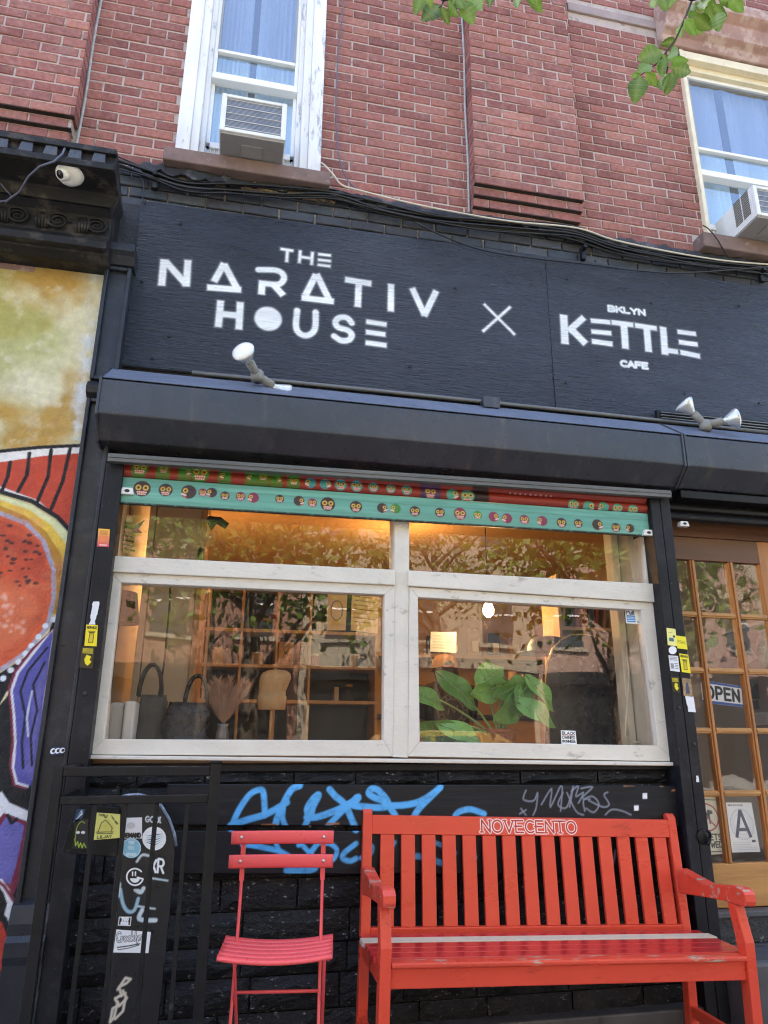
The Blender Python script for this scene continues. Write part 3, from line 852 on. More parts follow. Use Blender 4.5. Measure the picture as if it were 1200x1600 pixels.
# --- sash windows (window > casing, sash, pane, rails, curtain)
def sash_window(x0, x1, z0, z1, lab, cw=0.10, ztop=None, zmeet=5.10, cas='casing', dz=0.0, zbar=5.30):
    ztop = ztop or z1
    c = MB()
    for a, b, d in ((x0, x0 + cw * .62, -0.035), (x0 + cw * .62, x0 + cw, -0.018), (x0 + cw, x0 + cw + .03, 0.02)):
        c.box(a, b, d, .12, z0 - .015, z1)
    for a, b, d in ((x1 - cw * .62, x1, -0.035), (x1 - cw, x1 - cw * .62, -0.018), (x1 - cw - .03, x1 - cw, 0.02)):
        c.box(a, b, d, .12, z0 - .015, z1)
    if ztop < 6.3:
        c.box(x0, x1, -0.033, .121, ztop - .07, ztop)
        c.box(x0 + cw, x1 - cw, 0.018, .119, ztop - .12, ztop - .07)
    w = c.build('window', M[cas], bld, bev=.004)
    w['label'] = lab
    a, b = x0 + cw + .03, x1 - cw - .03
    s = MB()
    zt = ztop - .12 if ztop < 6.3 else z1
    s.box(a, a + .022, .05, .085, zmeet, zt).box(b - .022, b, .05, .085, zmeet, zt)
    s.box(a + .022, b - .022, .0505, .0845, zt - .03, zt)
    s.box(a + .022, b - .022, .046, .0845, zbar, zbar + .022)
    s.build('upper_sash', M['casing_clean'], w, bev=.003)
    for q in (a + .022, b - .034): box(q, q + .012, .047, .06, zbar + .024, zt - .03).build('screen_frame', M['screen'], w)
    box(a + .022, b - .022, .066, .069, zbar + .022, zt - .03).build('pane', M['upper_glass'], w)
    box(a + .022, b - .022, .071, .074, zmeet + .03, zbar).build('pane', M['lower_glass'], w)
    box(a + .0, b - .0, .03, .10, zmeet - .02, zmeet + .028).build('meeting_rail', M['casing_clean'], w, bev=.004)
    zb = z0 + .215
    l = MB()
    l.box(a, a + .022, .075, .105, zb, zmeet - .021).box(b - .022, b, .075, .105, zb, zmeet - .021).box(a + .022, b - .022, .0755, .1045, zb - .03, zb + .012)
    l.build('lower_sash', M['casing_clean'], w, bev=.003)
    box(a + .022, b - .022, .088, .091, zb + .012, zmeet - .021).build('pane', M['lower_glass'], w)
    # accordion side panels under the raised sash
    ac = MB()
    k = int((b - a) / .012)
    for i in range(k):
        x = a + i * (b - a) / k
        ac.box(x, x + .007, .085 + .006 * (i % 2), .10, z0 - .01, zb - .031)
    ac.box(a, b, .101, .104, z0 - .01, zb - .031)
    ac.build('accordion_panel', M['casing_clean'], w)
    # curtains and blind
    cu = MB()
    for (p, q) in ((a, a + (b - a) * .42), (a + (b - a) * .50, b)):
        n = 24
        v = []
        for i in range(n + 1):
            x = p + (q - p) * i / n
            y = .15 + .02 * math.sin(i * 1.9) + .008 * math.sin(i * 4.1)
            v += [(x, y, zb + .05), (x, y, zt + .2)]
        cu.add(v, [(2 * i, 2 * i + 2, 2 * i + 3, 2 * i + 1) for i in range(n)])
    cu.build('curtain', M['curtain'], w, smooth=True)
    return w
sash_window(WA[0], WA[1], WA[2], WA[3], 'upstairs sash window in a peeling white casing', .125, zmeet=5.09, zbar=5.30)
sash_window(WB[0], WB[1], WB[2], WB[3], 'upstairs sash window in a cream casing', .045, ztop=6.05, zmeet=5.02, cas='cream_casing', zbar=5.24)

# --- air conditioners
def air_con(x0, x1, z0, z1, yf, yb, label):
    t = empty('air_conditioner', ((x0 + x1) / 2, yb, z0), label, 'air conditioner')
    b = MB()
    w = .028
    b.box(x0, x1, yf + .03, yb, z0 + .012, z1 - .001)
    b.box(x0, x0 + w, yf, yf + .03, z0 + .012, z1).box(x1 - w, x1, yf, yf + .03, z0 + .012, z1)
    b.box(x0 + w, x1 - w, yf + .001, yf + .03, z1 - .02, z1 - .0005).box(x0 + w, x1 - w, yf + .001, yf + .03, z0 + .012, z0 + .035)
    b.build('body', M['ac_white'], t, bev=.004)
    fn = MB()
    k = int((z1 - z0 - .055) / .0085)
    for i in range(k):
        z = z0 + .035 + i * (z1 - z0 - .055) / k
        fn.box(x0 + w, x1 - w, yf + .012, yf + .029, z, z + .0058)
    fn.build('condenser_fins', M['ac_fins'], t, kind='stuff')
    g = MB()
    for i in range(5):
        z = z0 + .05 + i * (z1 - z0 - .08) / 4
        g.box(x0 + w, x1 - w, yf + .008, yf + .0115, z, z + .0022)
    g.build('fin_bar', M['ac_white'], t)
    pn = MB().box(x0 + .006, x1 - .006, yf + .012, yb, z0, z0 + .0115)
    pn.box(x0 + .12, x1 - .12, yf + .07, yf + .16, z0 - .006, z0 - .0005)
    pn.build('base_pan', M['ac_under'], t, bev=.003)
    lv = MB()
    for j in range(2):
        for i in range(16):
            z = z0 + .06 + i * .0115
            lv.box(x0 - .002, x0 - .0002, yf + .05 + j * .075, yf + .115 + j * .075, z, z + .006)
    lv.build('side_louvre', M['dark_item'], t)
    return t
air_con(-0.245, 0.115, 4.392, 4.66, -0.26, .12, 'white window air conditioner with bird droppings on its fins, in the peeling casing')
air_con(3.09, 3.50, 4.398, 4.64, -0.30, .12, 'white window air conditioner showing louvres on its side, in the cream casing')

# ================================================================ NEIGHBOUR: mural wall and iron cornice
nb = empty('neighbour_building', (-1.4, .2, 0), 'neighbouring shopfront with a painted mural wall below a black iron cornice', 'building')
MY = -0.05
mur = facade_canvas(-2.3, -0.755, 0.02, 3.56, MY, 0.0045, s2l('c9bb84'))
U, V = mur.U, mur.V
n1, n2, n3 = vnoise(U, V, 2.0, 11), vnoise(U, V, 3.1, 23), vnoise(U, V, 14, 31)
C = mur.C
def lerp(a, t): 
    global C
    C = C * (1 - t[..., None]) + np.array(a) * t[..., None]
lerp(s2l('dcd6b4'), np.clip((n1 - .42) * 4, 0, 1) * .8)
lerp(s2l('b8903c'), np.clip((n2 - .47) * 5, 0, 1) * .9)
lerp(s2l('a5a85e'), np.clip((vnoise(U, V, 1.6, 77) - .52) * 5, 0, 1) * .7)
lerp(s2l('8a7a2c'), np.clip((-0.95 - U) * 3, 0, 1) * np.clip((3.3 - V) * .9, 0, 1) * np.clip((n1 - .3) * 3, 0, 1) * .7)
lerp(s2l('e6dfc2'), np.clip((n3 - .55) * 4, 0, 1) * .5)
lerp(s2l('d8dde0'), np.clip(1 - np.abs(U + .80) / .05, 0, 1) * (V > 2.6) * np.clip((n3 - .35) * 4, 0, 1))
mur.C = C
def mp(pts): return XZ(pts, MY)
RED, BLK, OCH = s2l('c2492f'), s2l('1a1714'), s2l('b8862c')
# fan of red with black ribs
mur.poly(mp([(-60, 722), (0, 706), (60, 700), (128, 697), (118, 835), (60, 785), (0, 765), (-60, 770)]), s2l('e9e4dc'))
mur.poly(mp([(-60, 738), (0, 722), (70, 712), (128, 708), (118, 832), (60, 782), (0, 760), (-60, 768)]), RED)
mur.stroke(mp([(-60, 722), (0, 705), (60, 699), (130, 696)]), .018, BLK)
for q in ([(16, 722), (12, 745), (2, 768)], [(46, 708), (42, 742), (28, 768)], [(80, 703), (75, 745), (58, 785)], [(110, 700), (98, 752), (78, 800)]):
    mur.stroke(mp(q), .017, BLK)
mur.stroke(mp([(-60, 768), (0, 768), (50, 783), (90, 808), (118, 838)]), .022, BLK)
# pale and ochre arches
mur.poly(mp([(-60, 774), (0, 774), (50, 790), (90, 816), (116, 845), (100, 960), (60, 960), (0, 960)]), s2l('d9dba6'))
mur.poly(mp([(-60, 782), (0, 781), (45, 796), (80, 820), (108, 856), (98, 960), (60, 960), (0, 960)]), s2l('e3bf4b'))
mur.poly(mp([(-60, 792), (0, 790), (40, 806), (72, 830), (96, 868), (94, 960), (60, 960), (0, 960)]), OCH)
# big orange disc with a lilac rim and dark spots
ring = [(-70, 805), (-30, 800), (0, 802), (40, 817), (68, 846), (84, 890), (84, 935), (74, 980), (40, 1020), (0, 1047), (-70, 1060)]
mur.poly(mp(ring), s2l('cf5b33'))
U_, V_ = mur.U, mur.V
wd = mur.win(-1.4, -.75, 1.45, 2.35)
ins = vnoise(mur.U[wd], mur.V[wd], 6, 91)
core = [(-70, 815), (-30, 810), (0, 812), (36, 826), (60, 852), (74, 890), (74, 935), (64, 975), (34, 1010), (0, 1035), (-70, 1045)]
mur.poly(mp(core), s2l('bf4a2c'), a=.6)
w_ = mur.win(-2.3, -.74, 1.4, 2.4)
a_ = np.clip((vnoise(mur.U[w_], mur.V[w_], 9, 55, 5) - .5) * 5, 0, 1) * (np.hypot((mur.U[w_] + 1.24) / .50, (mur.V[w_] - 1.93) / .40) < .95)
mur.blend(w_, a_ * .5, s2l('dc8a5e'))
a_ = np.clip((vnoise(mur.U[w_], mur.V[w_], 7, 66, 5) - .55) * 6, 0, 1) * (np.hypot((mur.U[w_] + 1.24) / .50, (mur.V[w_] - 1.93) / .40) < .95)
mur.blend(w_, a_ * .5, s2l('9c3426'))
mur.poly(mp([(-70, 900), (0, 905), (50, 925), (66, 950), (40, 1000), (0, 1020), (-70, 1030)]), s2l('d9764a'), soft=.08, a=.75)
mur.stroke(mp(ring[1:]), .020, s2l('a9a3b4'), rough=.8)
rr = random.Random(3)
for i in range(46):
    x, y = rr.uniform(-5, 66), rr.uniform(815, 915)
    if (x / 78) ** 2 + ((y - 920) / 108) ** 2 < .97:
        mur.disc(mp([(x, y)])[0], rr.uniform(.006, .013), s2l('4a2b22'), ry=rr.uniform(.005, .009), a=.9)
for i in range(30):
    mur.disc(mp([(rr.uniform(0, 40), rr.uniform(930, 990))])[0], rr.uniform(.004, .010), s2l('e6b49c'), soft=.01, a=.5)
# black band with white dots, then the violet petals
mur.poly(mp([(84, 962), (76, 990), (44, 1024), (0, 1052), (-70, 1064), (-70, 1180), (0, 1100), (30, 1045), (92, 975)]), BLK)
for x, y in ((84, 968), (71, 978), (60, 995), (49, 1009), (40, 1021), (29, 1034), (17, 1047), (5, 1060), (-8, 1073)):
    mur.disc(mp([(x, y)])[0], .0125, s2l('dfe4ea'))
MAR, VIO, VI2 = s2l('7b2a3c'), s2l('5b5aa6'), s2l('7f76b8')
mur.poly(mp([(120, 930), (84, 985), (40, 1030), (10, 1090), (-70, 1180), (-70, 1700), (60, 1700), (70, 1200), (90, 1000)]), s2l('1b1816'))
pet = [(82, 985), (58, 1016), (30, 1052), (20, 1080), (24, 1120), (26, 1160), (22, 1200), (28, 1222), (48, 1228), (54, 1210), (64, 1130), (72, 1060), (80, 1010)]
mur.poly(mp([(x - 8 if x < 60 else x + 3, y + (6 if y > 1200 else -4)) for x, y in pet]), MAR)
mur.poly(mp([(x - 4 if x < 60 else x + 1, y + (3 if y > 1200 else -2)) for x, y in pet]), s2l('dcd9e2'))
mur.poly(mp(pet), VIO)
mur.poly(mp([(76, 1030), (56, 1080), (50, 1140), (38, 1200), (50, 1215), (62, 1130), (70, 1060)]), VI2, soft=.03, a=.8)
mur.stroke(mp([(74, 1012), (44, 1048), (32, 1080), (40, 1120), (34, 1160), (36, 1200)]), .010, BLK)
mur.stroke(mp([(70, 1035), (52, 1070), (58, 1110), (48, 1150), (50, 1196)]), .009, BLK)
mur.stroke(mp([(50, 1080), (42, 1120), (44, 1150)]), .008, s2l('c9cfe8'))
mur.poly(mp([(2, 1236), (14, 1254), (46, 1268), (44, 1284), (12, 1272), (-10, 1300), (-30, 1280)]), s2l('e2e2e4'))
mur.poly(mp([(6, 1270), (42, 1284), (32, 1370), (20, 1400), (-10, 1380), (-20, 1300)]), MAR)
mur.poly(mp([(10, 1276), (38, 1290), (26, 1350), (16, 1382), (-6, 1370), (-12, 1310)]), s2l('6d68ad'))
mur.stroke(mp([(12, 1274), (18, 1286), (26, 1280)]), .014, BLK)
mur.stroke(mp([(0, 1378), (10, 1392), (16, 1410), (10, 1436)]), .022, s2l('e2e2e4'))
mur.stroke(mp([(-10, 1372), (6, 1384), (22, 1408)]), .012, MAR)
mur.poly(mp([(-60, 1425), (2, 1440), (14, 1470), (10, 1500), (-6, 1530), (-60, 1550)]), s2l('b93a2a'))
mur.stroke(mp([(-10, 1416), (8, 1436), (18, 1470), (12, 1510)]), .016, BLK)
mur.stroke(mp([(34, 1486), (24, 1520), (30, 1545)]), .03, s2l('b9b9b9'), soft=.03, a=.55, rough=1)
mur.build('painted_wall', M['mural'], thick=.3, parent=nb, disp=lambda u, v: .006 * (vnoise(u, v, 3, 5) - .5) + .004 * (vnoise(u, v, 22, 8) - .5))
# raw plaster margin, red strip, iron cornice
box(-2.3, -0.757, -0.0495, .2, 3.50, 3.60).build('red_brick_strip', M['stone_red'], nb)
cp = [(243, -.45), (268, -.45), (303, -.31), (306, -.30), (325, -.285), (327, -.27), (343, -.225), (375, -.215), (379, -.26), (390, -.26), (398, -.22), (401, -.22), (416, -.17), (420, -.12)]
prof = [(Y, W(176, y, Y).z) for y, Y in cp]
zt = prof[0][1]
prof = [(.05, zt + .03), (-.44, zt + .03)] + prof + [(.05, prof[-1][1])]
tap = []
for (y, z) in prof: tap.append(0.0)
cn = MB()
n = len(prof)
xe = [-.70 if p[0] < -.29 else -.735 for p in prof]
v = [(-2.4, y, z) for y, z in prof] + [(xe[i], y, z) for i, (y, z) in enumerate(prof)]
cn.add(v, [tuple(range(n)), tuple(range(2 * n - 1, n - 1, -1))] + [(i, i + n, (i + 1) % n + n, (i + 1) % n) for i in range(n)])
corn = cn.build('cornice', M['old_iron'], nb, bev=.004)
zf0, zf1 = prof[3][1], prof[2][1]
box(-2.4, -.70, -.475, -.452, zf1 - .012, zf1 + .02).build('cornice_fillet', M['old_iron'], corn, bev=.003)
box(-2.4, -.70, -.475, -.452, zf0 - .012, zf0 + .022).build('cornice_fillet', M['old_iron'], corn, bev=.003)
x = -.745
while x > -1.6:
    MB().hexa([(x - .062, -.475, zf0 + .022), (x, -.475, zf0 + .022), (x, -.45, zf0 + .022), (x - .062, -.45, zf0 + .022),
               (x - .058, -.468, zf1 - .013), (x - .004, -.468, zf1 - .013), (x - .004, -.45, zf1 - .013), (x - .058, -.45, zf1 - .013)]).build('dentil', M['black_hood'], corn, bev=.003)
    x -= .109
zs = (W(176, 343, -.225).z + W(176, 375, -.215).z) / 2
for i in range(5):
    c0 = -.80 - i * .185
    s = MB()
    pts = []
    for k in range(44):
        a = k * .36
        rr_ = .058 - k * .00122
        pts.append((c0 + rr_ * math.cos(a) * (1 if i % 2 else -1), -.232, zs + rr_ * .86 * math.sin(a)))
    s.tube(pts, [.0075 - k * .0001 for k in range(44)], 6)
    for k in range(5):
        a = .5 + k * .55
        s.tube([(c0 - .09 + k * .012, -.226, zs - .045), (c0 - .10 + k * .016, -.236, zs - .01 + k * .006), (c0 - .082 + k * .004, -.228, zs + .04)], [.004, .011, .003], 6)
    s.build('scroll_ornament', M['old_iron'], corn, smooth=True)

# dome camera under the cornice
cc = empty('security_camera', W(108, 268, -.38), 'white dome security camera hanging under the black cornice', 'security camera')
c0 = W(113, 266, -.38)
ax = Vector((-.15, -.45, -.8))
MB().lathe(c0, ax, [(0, .046), (.012, .067), (.024, .068), (.052, .062), (.066, .052), (.070, .034)], 28).build('housing', M['white_plastic'], cc, smooth=True)
e0 = c0 + ax.normalized() * .040 + Vector((-.012, -.004, -.010))
ax2 = Vector((-.55, -.62, -.8))
MB().lathe(e0, ax2, [(0, .032), (.03, .031), (.04, .027), (.041, .02)], 24).build('eyeball', M['white_plastic'], cc, smooth=True)
MB().lathe(e0 + ax2.normalized() * .040, ax2, [(0, .021), (.003, .019)], 20).build('lens', M['black_lens'], cc, smooth=True)
MB().tube([W(x, y, Y) for x, y, Y in ((101, 232, -.47), (98, 240, -.485), (85, 252, -.485), (62, 260, -.48), (45, 275, -.42), (30, 300, -.34), (10, 314, -.30), (-30, 318, -.3))], .005, 6).build(
    'camera_cable', M['cable_blue'], smooth=True, label='grey cable trailing over the cornice beside the dome camera', cat='cable')
MB().tube([W(x, y, Y) for x, y, Y in ((-20, 270, -.33), (2, 288, -.32), (12, 300, -.32), (18, 306, -.31), (8, 318, -.3))], .003, 6).build(
    'camera_cable', M['cable_blue'], smooth=True, label='thin grey wire at the photo edge under the cornice', cat='cable')

# ================================================================ IRON PILASTER between mural and shop
M['pilaster'] = pmat('blue_black_iron_paint', (0.018, 0.020, 0.0255), 0.38, 0.3, 5, 0.3, 45, wear=((0.36, 0.36, 0.36), 0.305, 50), wear2=((0.035, 0.037, 0.042), 0.43, 5), spec=0.35)
ip = empty('iron_pilaster', (-.69, -.02, 0), 'black cast iron pilaster between the mural and the shop window', 'pilaster')
pb = MB()
pb.box(-.757, -.628, -.10, .05, 0.0, 3.66)
pb.build('shaft', M['pilaster'], ip, bev=.003)
m_ = MB()
for (a, b, c, d) in ((-.757, -.737, .45, 2.80), (-.648, -.628, .45, 2.80), (-.757, -.737, 2.90, 3.55), (-.648, -.628, 2.90, 3.55)):
    m_.box(a, b, -.125, -.1005, c, d)
for z0, z1 in ((.45, .47), (2.78, 2.80), (2.90, 2.92), (3.53, 3.55)):
    m_.box(-.737, -.648, -.124, -.1005, z0, z1)
m_.build('panel_moulding', M['pilaster'], ip, bev=.005)
MB().prism_x([(-.10, 2.80), (-.14, 2.82), (-.15, 2.85), (-.13, 2.88), (-.10, 2.90), (.0, 2.9), (.0, 2.8)], -.762, -.620).build('collar', M['pilaster'], ip, bev=.003)
MB().prism_x([(-.10, 3.55), (-.125, 3.56), (-.15, 3.60), (-.17, 3.62), (-.17, 3.66), (0, 3.66), (0, 3.55)], -.765, -.615).build('capital', M['pilaster'], ip, bev=.003)
MB().prism_x([(-.10, .62), (-.135, .60), (-.155, .54), (-.155, .50), (-.17, .48), (-.17, .43), (-.16, .40), (-.16, 0), (0, 0), (0, .62)], -.765, -.620).build('plinth', M['pilaster'], ip, bev=.004)
# recess with droppings between cornice end and sign
box(-.735, -.62, -.03, .02, 3.661, 4.02).build('recess_panel', M['recess'], ip)

# ================================================================ SIGN BOARD
sg = empty('sign_board', (1.4, -.02, 3.05), 'black painted plywood fascia sign with white stencilled lettering', 'sign')
SY = -0.055
def z1(ox, oy, k, pts): return XZ([(ox + x / k, oy + y / k) for x, y in pts], SY)
A4 = lambda pts: z1(150, 300, 2.1818, pts)
A5 = lambda pts: z1(650, 320, 2.1818, pts)
BASE = s2l('1e242e')
def letter_paint(cv):
    Wt = s2l('f6f9f8')
    def st(pts, w, conv=A4, sq=True, halo=.014):
        q = conv(pts)
        if sq and len(q) == 2: cv.stroke(q, w, Wt, soft=.006, square=True, halo=halo)
        else: cv.stroke(smooth_line(q), w, Wt, soft=.006, halo=halo)
    k = .00142        # metres per zoomed pixel
    for p in ([(630, 191), (672, 198)], [(653, 194), (650, 236)], [(697, 197), (693, 239)], [(738, 203), (735, 246)], [(695, 218), (737, 225)],
              [(758, 210), (800, 215)], [(757, 229), (800, 234)], [(756, 246), (799, 252)]): st(p, 10 * k)
    for p in ([(232, 225), (224, 315)], [(238, 232), (308, 312)], [(314, 228), (308, 318)], [(437, 243), (483, 330)], [(437, 240), (403, 302)], [(380, 322), (494, 331)],
              [(752, 278), (798, 372)], [(750, 280), (714, 350)], [(702, 358), (810, 372)], [(850, 297), (938, 312)], [(896, 308), (892, 390)], [(1006, 314), (1005, 406)],
              [(1078, 328), (1121, 420)], [(1160, 338), (1119, 422)], [(567, 300), (564, 346)]): st(p, 24 * k)
    st([(554, 262), (612, 264), (636, 276), (640, 296), (622, 312), (580, 310)], 22 * k, sq=False)
    st([(606, 314), (638, 350)], 24 * k)
    for p in ([(425, 368), (417, 458)], [(492, 374), (487, 466)], [(422, 413), (490, 420)]): st(p, 24 * k)
    q = A4([(587, 430)])[0]
    cv.disc(q, 50 * k, Wt, soft=.010)
    cv.stroke([q], 98 * k, Wt, soft=.02, a=.5, halo=.02)
    st([(686, 402), (682, 455), (692, 478), (715, 488), (738, 478), (748, 455), (749, 408)], 22 * k, sq=False)
    st([(872, 446), (856, 428), (830, 427), (816, 442), (826, 460), (858, 470), (872, 486), (862, 503), (836, 505), (812, 490)], 22 * k, sq=False)
    for p in ([(922, 441), (990, 451)], [(921, 476), (986, 485)], [(920, 512), (990, 522)]): st(p, 19 * k)
    for p in ([(232, 340), (337, 444)], [(322, 350), (228, 432)]): st(p, 10 * k, A5)
    for p, w in (([(503, 373), (508, 472)], 32), ([(520, 428), (572, 382)], 26), ([(527, 420), (578, 472)], 30), ([(596, 393), (661, 399)], 20), ([(598, 430), (665, 437)], 20), ([(600, 464), (669, 474)], 22),
                 ([(667, 399), (740, 409)], 22), ([(708, 405), (714, 489)], 30), ([(747, 410), (820, 421)], 22), ([(786, 418), (793, 500)], 30), ([(842, 416), (849, 510)], 30), ([(840, 494), (893, 501)], 22),
                 ([(892, 432), (954, 440)], 20), ([(897, 467), (960, 476)], 20), ([(902, 502), (968, 516)], 22)): st(p, w * k, A5)
    a, b = A5([(657, 360)])[0], A5([(780, 375)])[0]
    def small(t, a, b, h, w, sx):
        rot = math.atan2(b[1] - a[1], b[0] - a[0])
        L = math.hypot(b[0] - a[0], b[1] - a[1])
        f = L / Canvas.text_w(t, h, sx, .2)
        cv.text(t, a[0], a[1], h, w, Wt, sx * f, .2 * f, soft=.006, rot=rot, halo=.008)
    small('BKLYN', a, b, .036, .013, 1)
    small('CAFE', A5([(700, 549)])[0], A5([(790, 558)])[0], .036, .014, 1)
for (x0, x1, zl, zr) in ((-.633, 1.728, (3.024, 4.028), (3.02, 4.055)), (1.731, 3.75, (3.02, 4.055), (3.02, 4.072))):
    cv = Canvas((x0, SY, zl[0]), (x1, SY, zr[0]), (x1, SY, zr[1]), (x0, SY, zl[1]), .0046, BASE, x0, zl[0])
    n = vnoise(cv.U * .35, cv.V, 9, 3, 5)
    t = np.clip((n - .55) * 6, 0, 1)[..., None] * .5
    cv.C = cv.C * (1 - t) + s2l('2d333c') * t
    t = np.clip((vnoise(cv.U * .25, cv.V * 2.2, 16, 9, 4) - .66) * 12, 0, 1)[..., None] * .6
    cv.C = cv.C * (1 - t) + s2l('17191c') * t
    letter_paint(cv)
    cv.build('plywood_panel', M['sign'], thick=.045, parent=sg, disp=lambda u, v: .0016 * (vnoise(u * .3, v, 30, 17, 4) - .5) + .003 * (vnoise(u, v, 2, 4, 2) - .5), smooth=False)
for x, y in ((282, 350), (264, 526), (222, 440), (402, 612), (640, 573), (712, 450), (886, 436), (884, 598), (1018, 474), (1155, 478), (1070, 615), (1186, 630), (545, 340), (930, 408), (238, 560)):
    p = W(x, y, SY - .004)
    MB().lathe(p, (0, -1, 0), [(0, .009), (.003, .008), (.004, .003)], 10).build('screw', M['black_iron'], sg, smooth=True)

# cables along the top of the sign
def cable(pts, r, m, lab, group=None):
    P = [W(x, y, Y) for x, y, Y in pts]
    Q = []
    for i in range(len(P) - 1):
        p0, p1, p2, p3 = P[max(i - 1, 0)], P[i], P[i + 1], P[min(i + 2, len(P) - 1)]
        for k in range(5):
            t = k / 5
            Q.append(.5 * ((2 * p1) + (p2 - p0) * t + (2 * p0 - 5 * p1 + 4 * p2 - p3) * t * t + (3 * p1 - p0 - 3 * p2 + p3) * t ** 3))
    Q.append(P[-1])
    MB().tube(Q, r, 6).build('cable', M[m], smooth=True, label=lab, cat='cable', group=group)
base_run = [(178, 250), (230, 268), (290, 287), (360, 290), (440, 296), (520, 300), (600, 322), (680, 338), (760, 348), (840, 353), (900, 362), (960, 382), (1030, 397), (1100, 408), (1210, 420)]
rr = random.Random(21)
for i in range(9):
    j = [rr.uniform(-3, 3) for _ in base_run]
    off = (i - 3) * 2.0
    sag = rr.uniform(0, 7)
    pts = [(x, y + off + j[q] + sag * math.sin((x - 180) / 1030 * PI * (1 + i % 3)) , -.045 - .010 * (i % 3)) for q, (x, y) in enumerate(base_run)]
    cable(pts, rr.choice([.0045, .006, .0075]), 'cable', 'black cable in the loose bundle strung along the top of the fascia sign', 'black cables above the sign')
cable([(650, 348, -.07), (700, 372, -.07), (760, 392, -.072), (840, 404, -.07), (920, 413, -.07), (1010, 424, -.07), (1080, 426, -.07), (1210, 416, -.07)], .006, 'cable', 'single black cable sagging lowest across the top edge of the sign')
cable([(501, 254, -.05), (508, 259, -.05), (520, 272, -.06), (534, 289, -.065), (560, 297, -.065), (640, 317, -.07), (720, 333, -.07), (800, 346, -.07), (900, 356, -.07), (960, 375, -.07), (1050, 394, -.07), (1130, 407, -.07), (1210, 414, -.07)], .006, 'cable_white', 'cream white cable running from the peeling window along the bundle')
cable([(538, -30, -.02), (537, 0, -.02), (531, 60, -.02), (526, 120, -.02), (525, 180, -.02), (527, 220, -.02), (531, 250, -.03), (541, 278, -.04), (556, 294, -.05), (574, 300, -.06)], .0038, 'cable_blue', 'thin blue grey wire hanging straight down the brick wall')
cable([(1098, 352, -.115), (1105, 356, -.115), (1112, 363, -.115), (1122, 376, -.115), (1134, 396, -.09), (1143, 408, -.07)], .004, 'cable', 'short black wire dropping over the right brownstone sill')
cable([(222, 275, -.05), (225, 292, -.05), (222, 305, -.06), (226, 318, -.06)], .004, 'cable', 'short black wire hanging beside the top left sign corner')
for i, (x, y, lab) in enumerate(((243, 283, 'small black steel bracket near the top left corner of the sign'), (911, 395, 'small black steel bracket above the word in block capitals'), (1190, 430, 'small black steel bracket at the right edge above the sign'))):
    p = W(x, y, -.05)
    b = empty('bracket', p, lab, 'bracket')
    MB().box(p.x - .014, p.x + .014, p.y - .008, p.y + .02, p.z - .05, p.z + .035).build('plate', M['black_iron'], b, bev=.002)
    MB().box(p.x - .012, p.x + .012, p.y - .04, p.y - .0085, p.z + .012, p.z + .032).build('hook', M['black_iron'], b, bev=.002)

# ================================================================ ROLLER SHUTTERS
HP = [(-.06, 2.97), (-.105, 2.965), (-.305, 2.814), (-.305, 2.643), (-.20, 2.552), (-.06, 2.552)]
def shutter_hood(x0, x1, parent, e0, e1):
    d0, d1 = 0.0, 0.0
    n = len(HP)
    v = [(x0, y, z + d0) for y, z in HP] + [(x1, y, z + d1) for y, z in HP]
    MB().add(v, [tuple(range(n)), tuple(range(2 * n - 1, n - 1, -1))] + [(i, i + n, (i + 1) % n + n, (i + 1) % n) for i in range(n)]).build('hood', M['black_hood'], parent, bev=.006)
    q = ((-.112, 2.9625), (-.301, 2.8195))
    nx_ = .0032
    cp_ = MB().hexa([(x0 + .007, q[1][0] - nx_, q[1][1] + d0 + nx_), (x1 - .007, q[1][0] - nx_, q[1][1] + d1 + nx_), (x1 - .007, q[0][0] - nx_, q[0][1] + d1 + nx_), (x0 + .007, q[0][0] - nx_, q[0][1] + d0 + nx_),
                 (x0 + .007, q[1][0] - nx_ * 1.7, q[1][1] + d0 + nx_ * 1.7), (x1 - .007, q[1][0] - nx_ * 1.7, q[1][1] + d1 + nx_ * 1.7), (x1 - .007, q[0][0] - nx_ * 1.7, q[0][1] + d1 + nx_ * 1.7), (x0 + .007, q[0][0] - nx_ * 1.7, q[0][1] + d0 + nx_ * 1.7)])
    cp_.build('hood_sky_tint', M['hood_sky_tint'], parent)  # thin sheet whose blue-grey paints sky light on the upper slope
    for xx, dd in ((x0, d0), (x1, d1)):
        e = MB().prism_x([(y * 1.0 - (.008 if y < -.1 else 0), z + dd + (.008 if z > 2.7 else -.008)) for y, z in HP], xx - .006, xx + .006)
        e.build('hood_end_plate', M['black_hood'], parent, bev=.002)
sh = empty('roller_shutter', (.8, -.06, 2.3), 'raised roller shutter above the shop window with painted heads on its slats', 'shutter')
shutter_hood(-.665, 2.335, sh, 0, 0)
sh2 = empty('roller_shutter', (2.9, -.06, 2.3), 'raised plain black roller shutter above the wooden door', 'shutter')
shutter_hood(2.352, 3.9, sh2, 0, 0)
rl = MB()
rl.hexa([(-.612, -.20, 2.452), (2.305, -.20, 2.492), (2.305, -.165, 2.492), (-.612, -.165, 2.452), (-.612, -.20, 2.492), (2.305, -.20, 2.532), (2.305, -.165, 2.532), (-.612, -.165, 2.492)])
rl.hexa([(-.612, -.205, 2.470), (2.305, -.205, 2.510), (2.305, -.2005, 2.510), (-.612, -.2005, 2.470), (-.612, -.205, 2.478), (2.305, -.205, 2.518), (2.305, -.2005, 2.518), (-.612, -.2005, 2.478)])
box(-.63, 3.9, -.03, -.001, 2.48, 3.06).build('gap_shade_board', M['tar'], sh)  # black board put in to paint the shadow gap under the sign
rl.build('lintel_rail', M['rail_metal'], sh, bev=.004)
box(2.37, 3.9, -.19, -.05, 2.50, 2.545).build('lintel_rail', M['black_iron'], sh2, bev=.004)
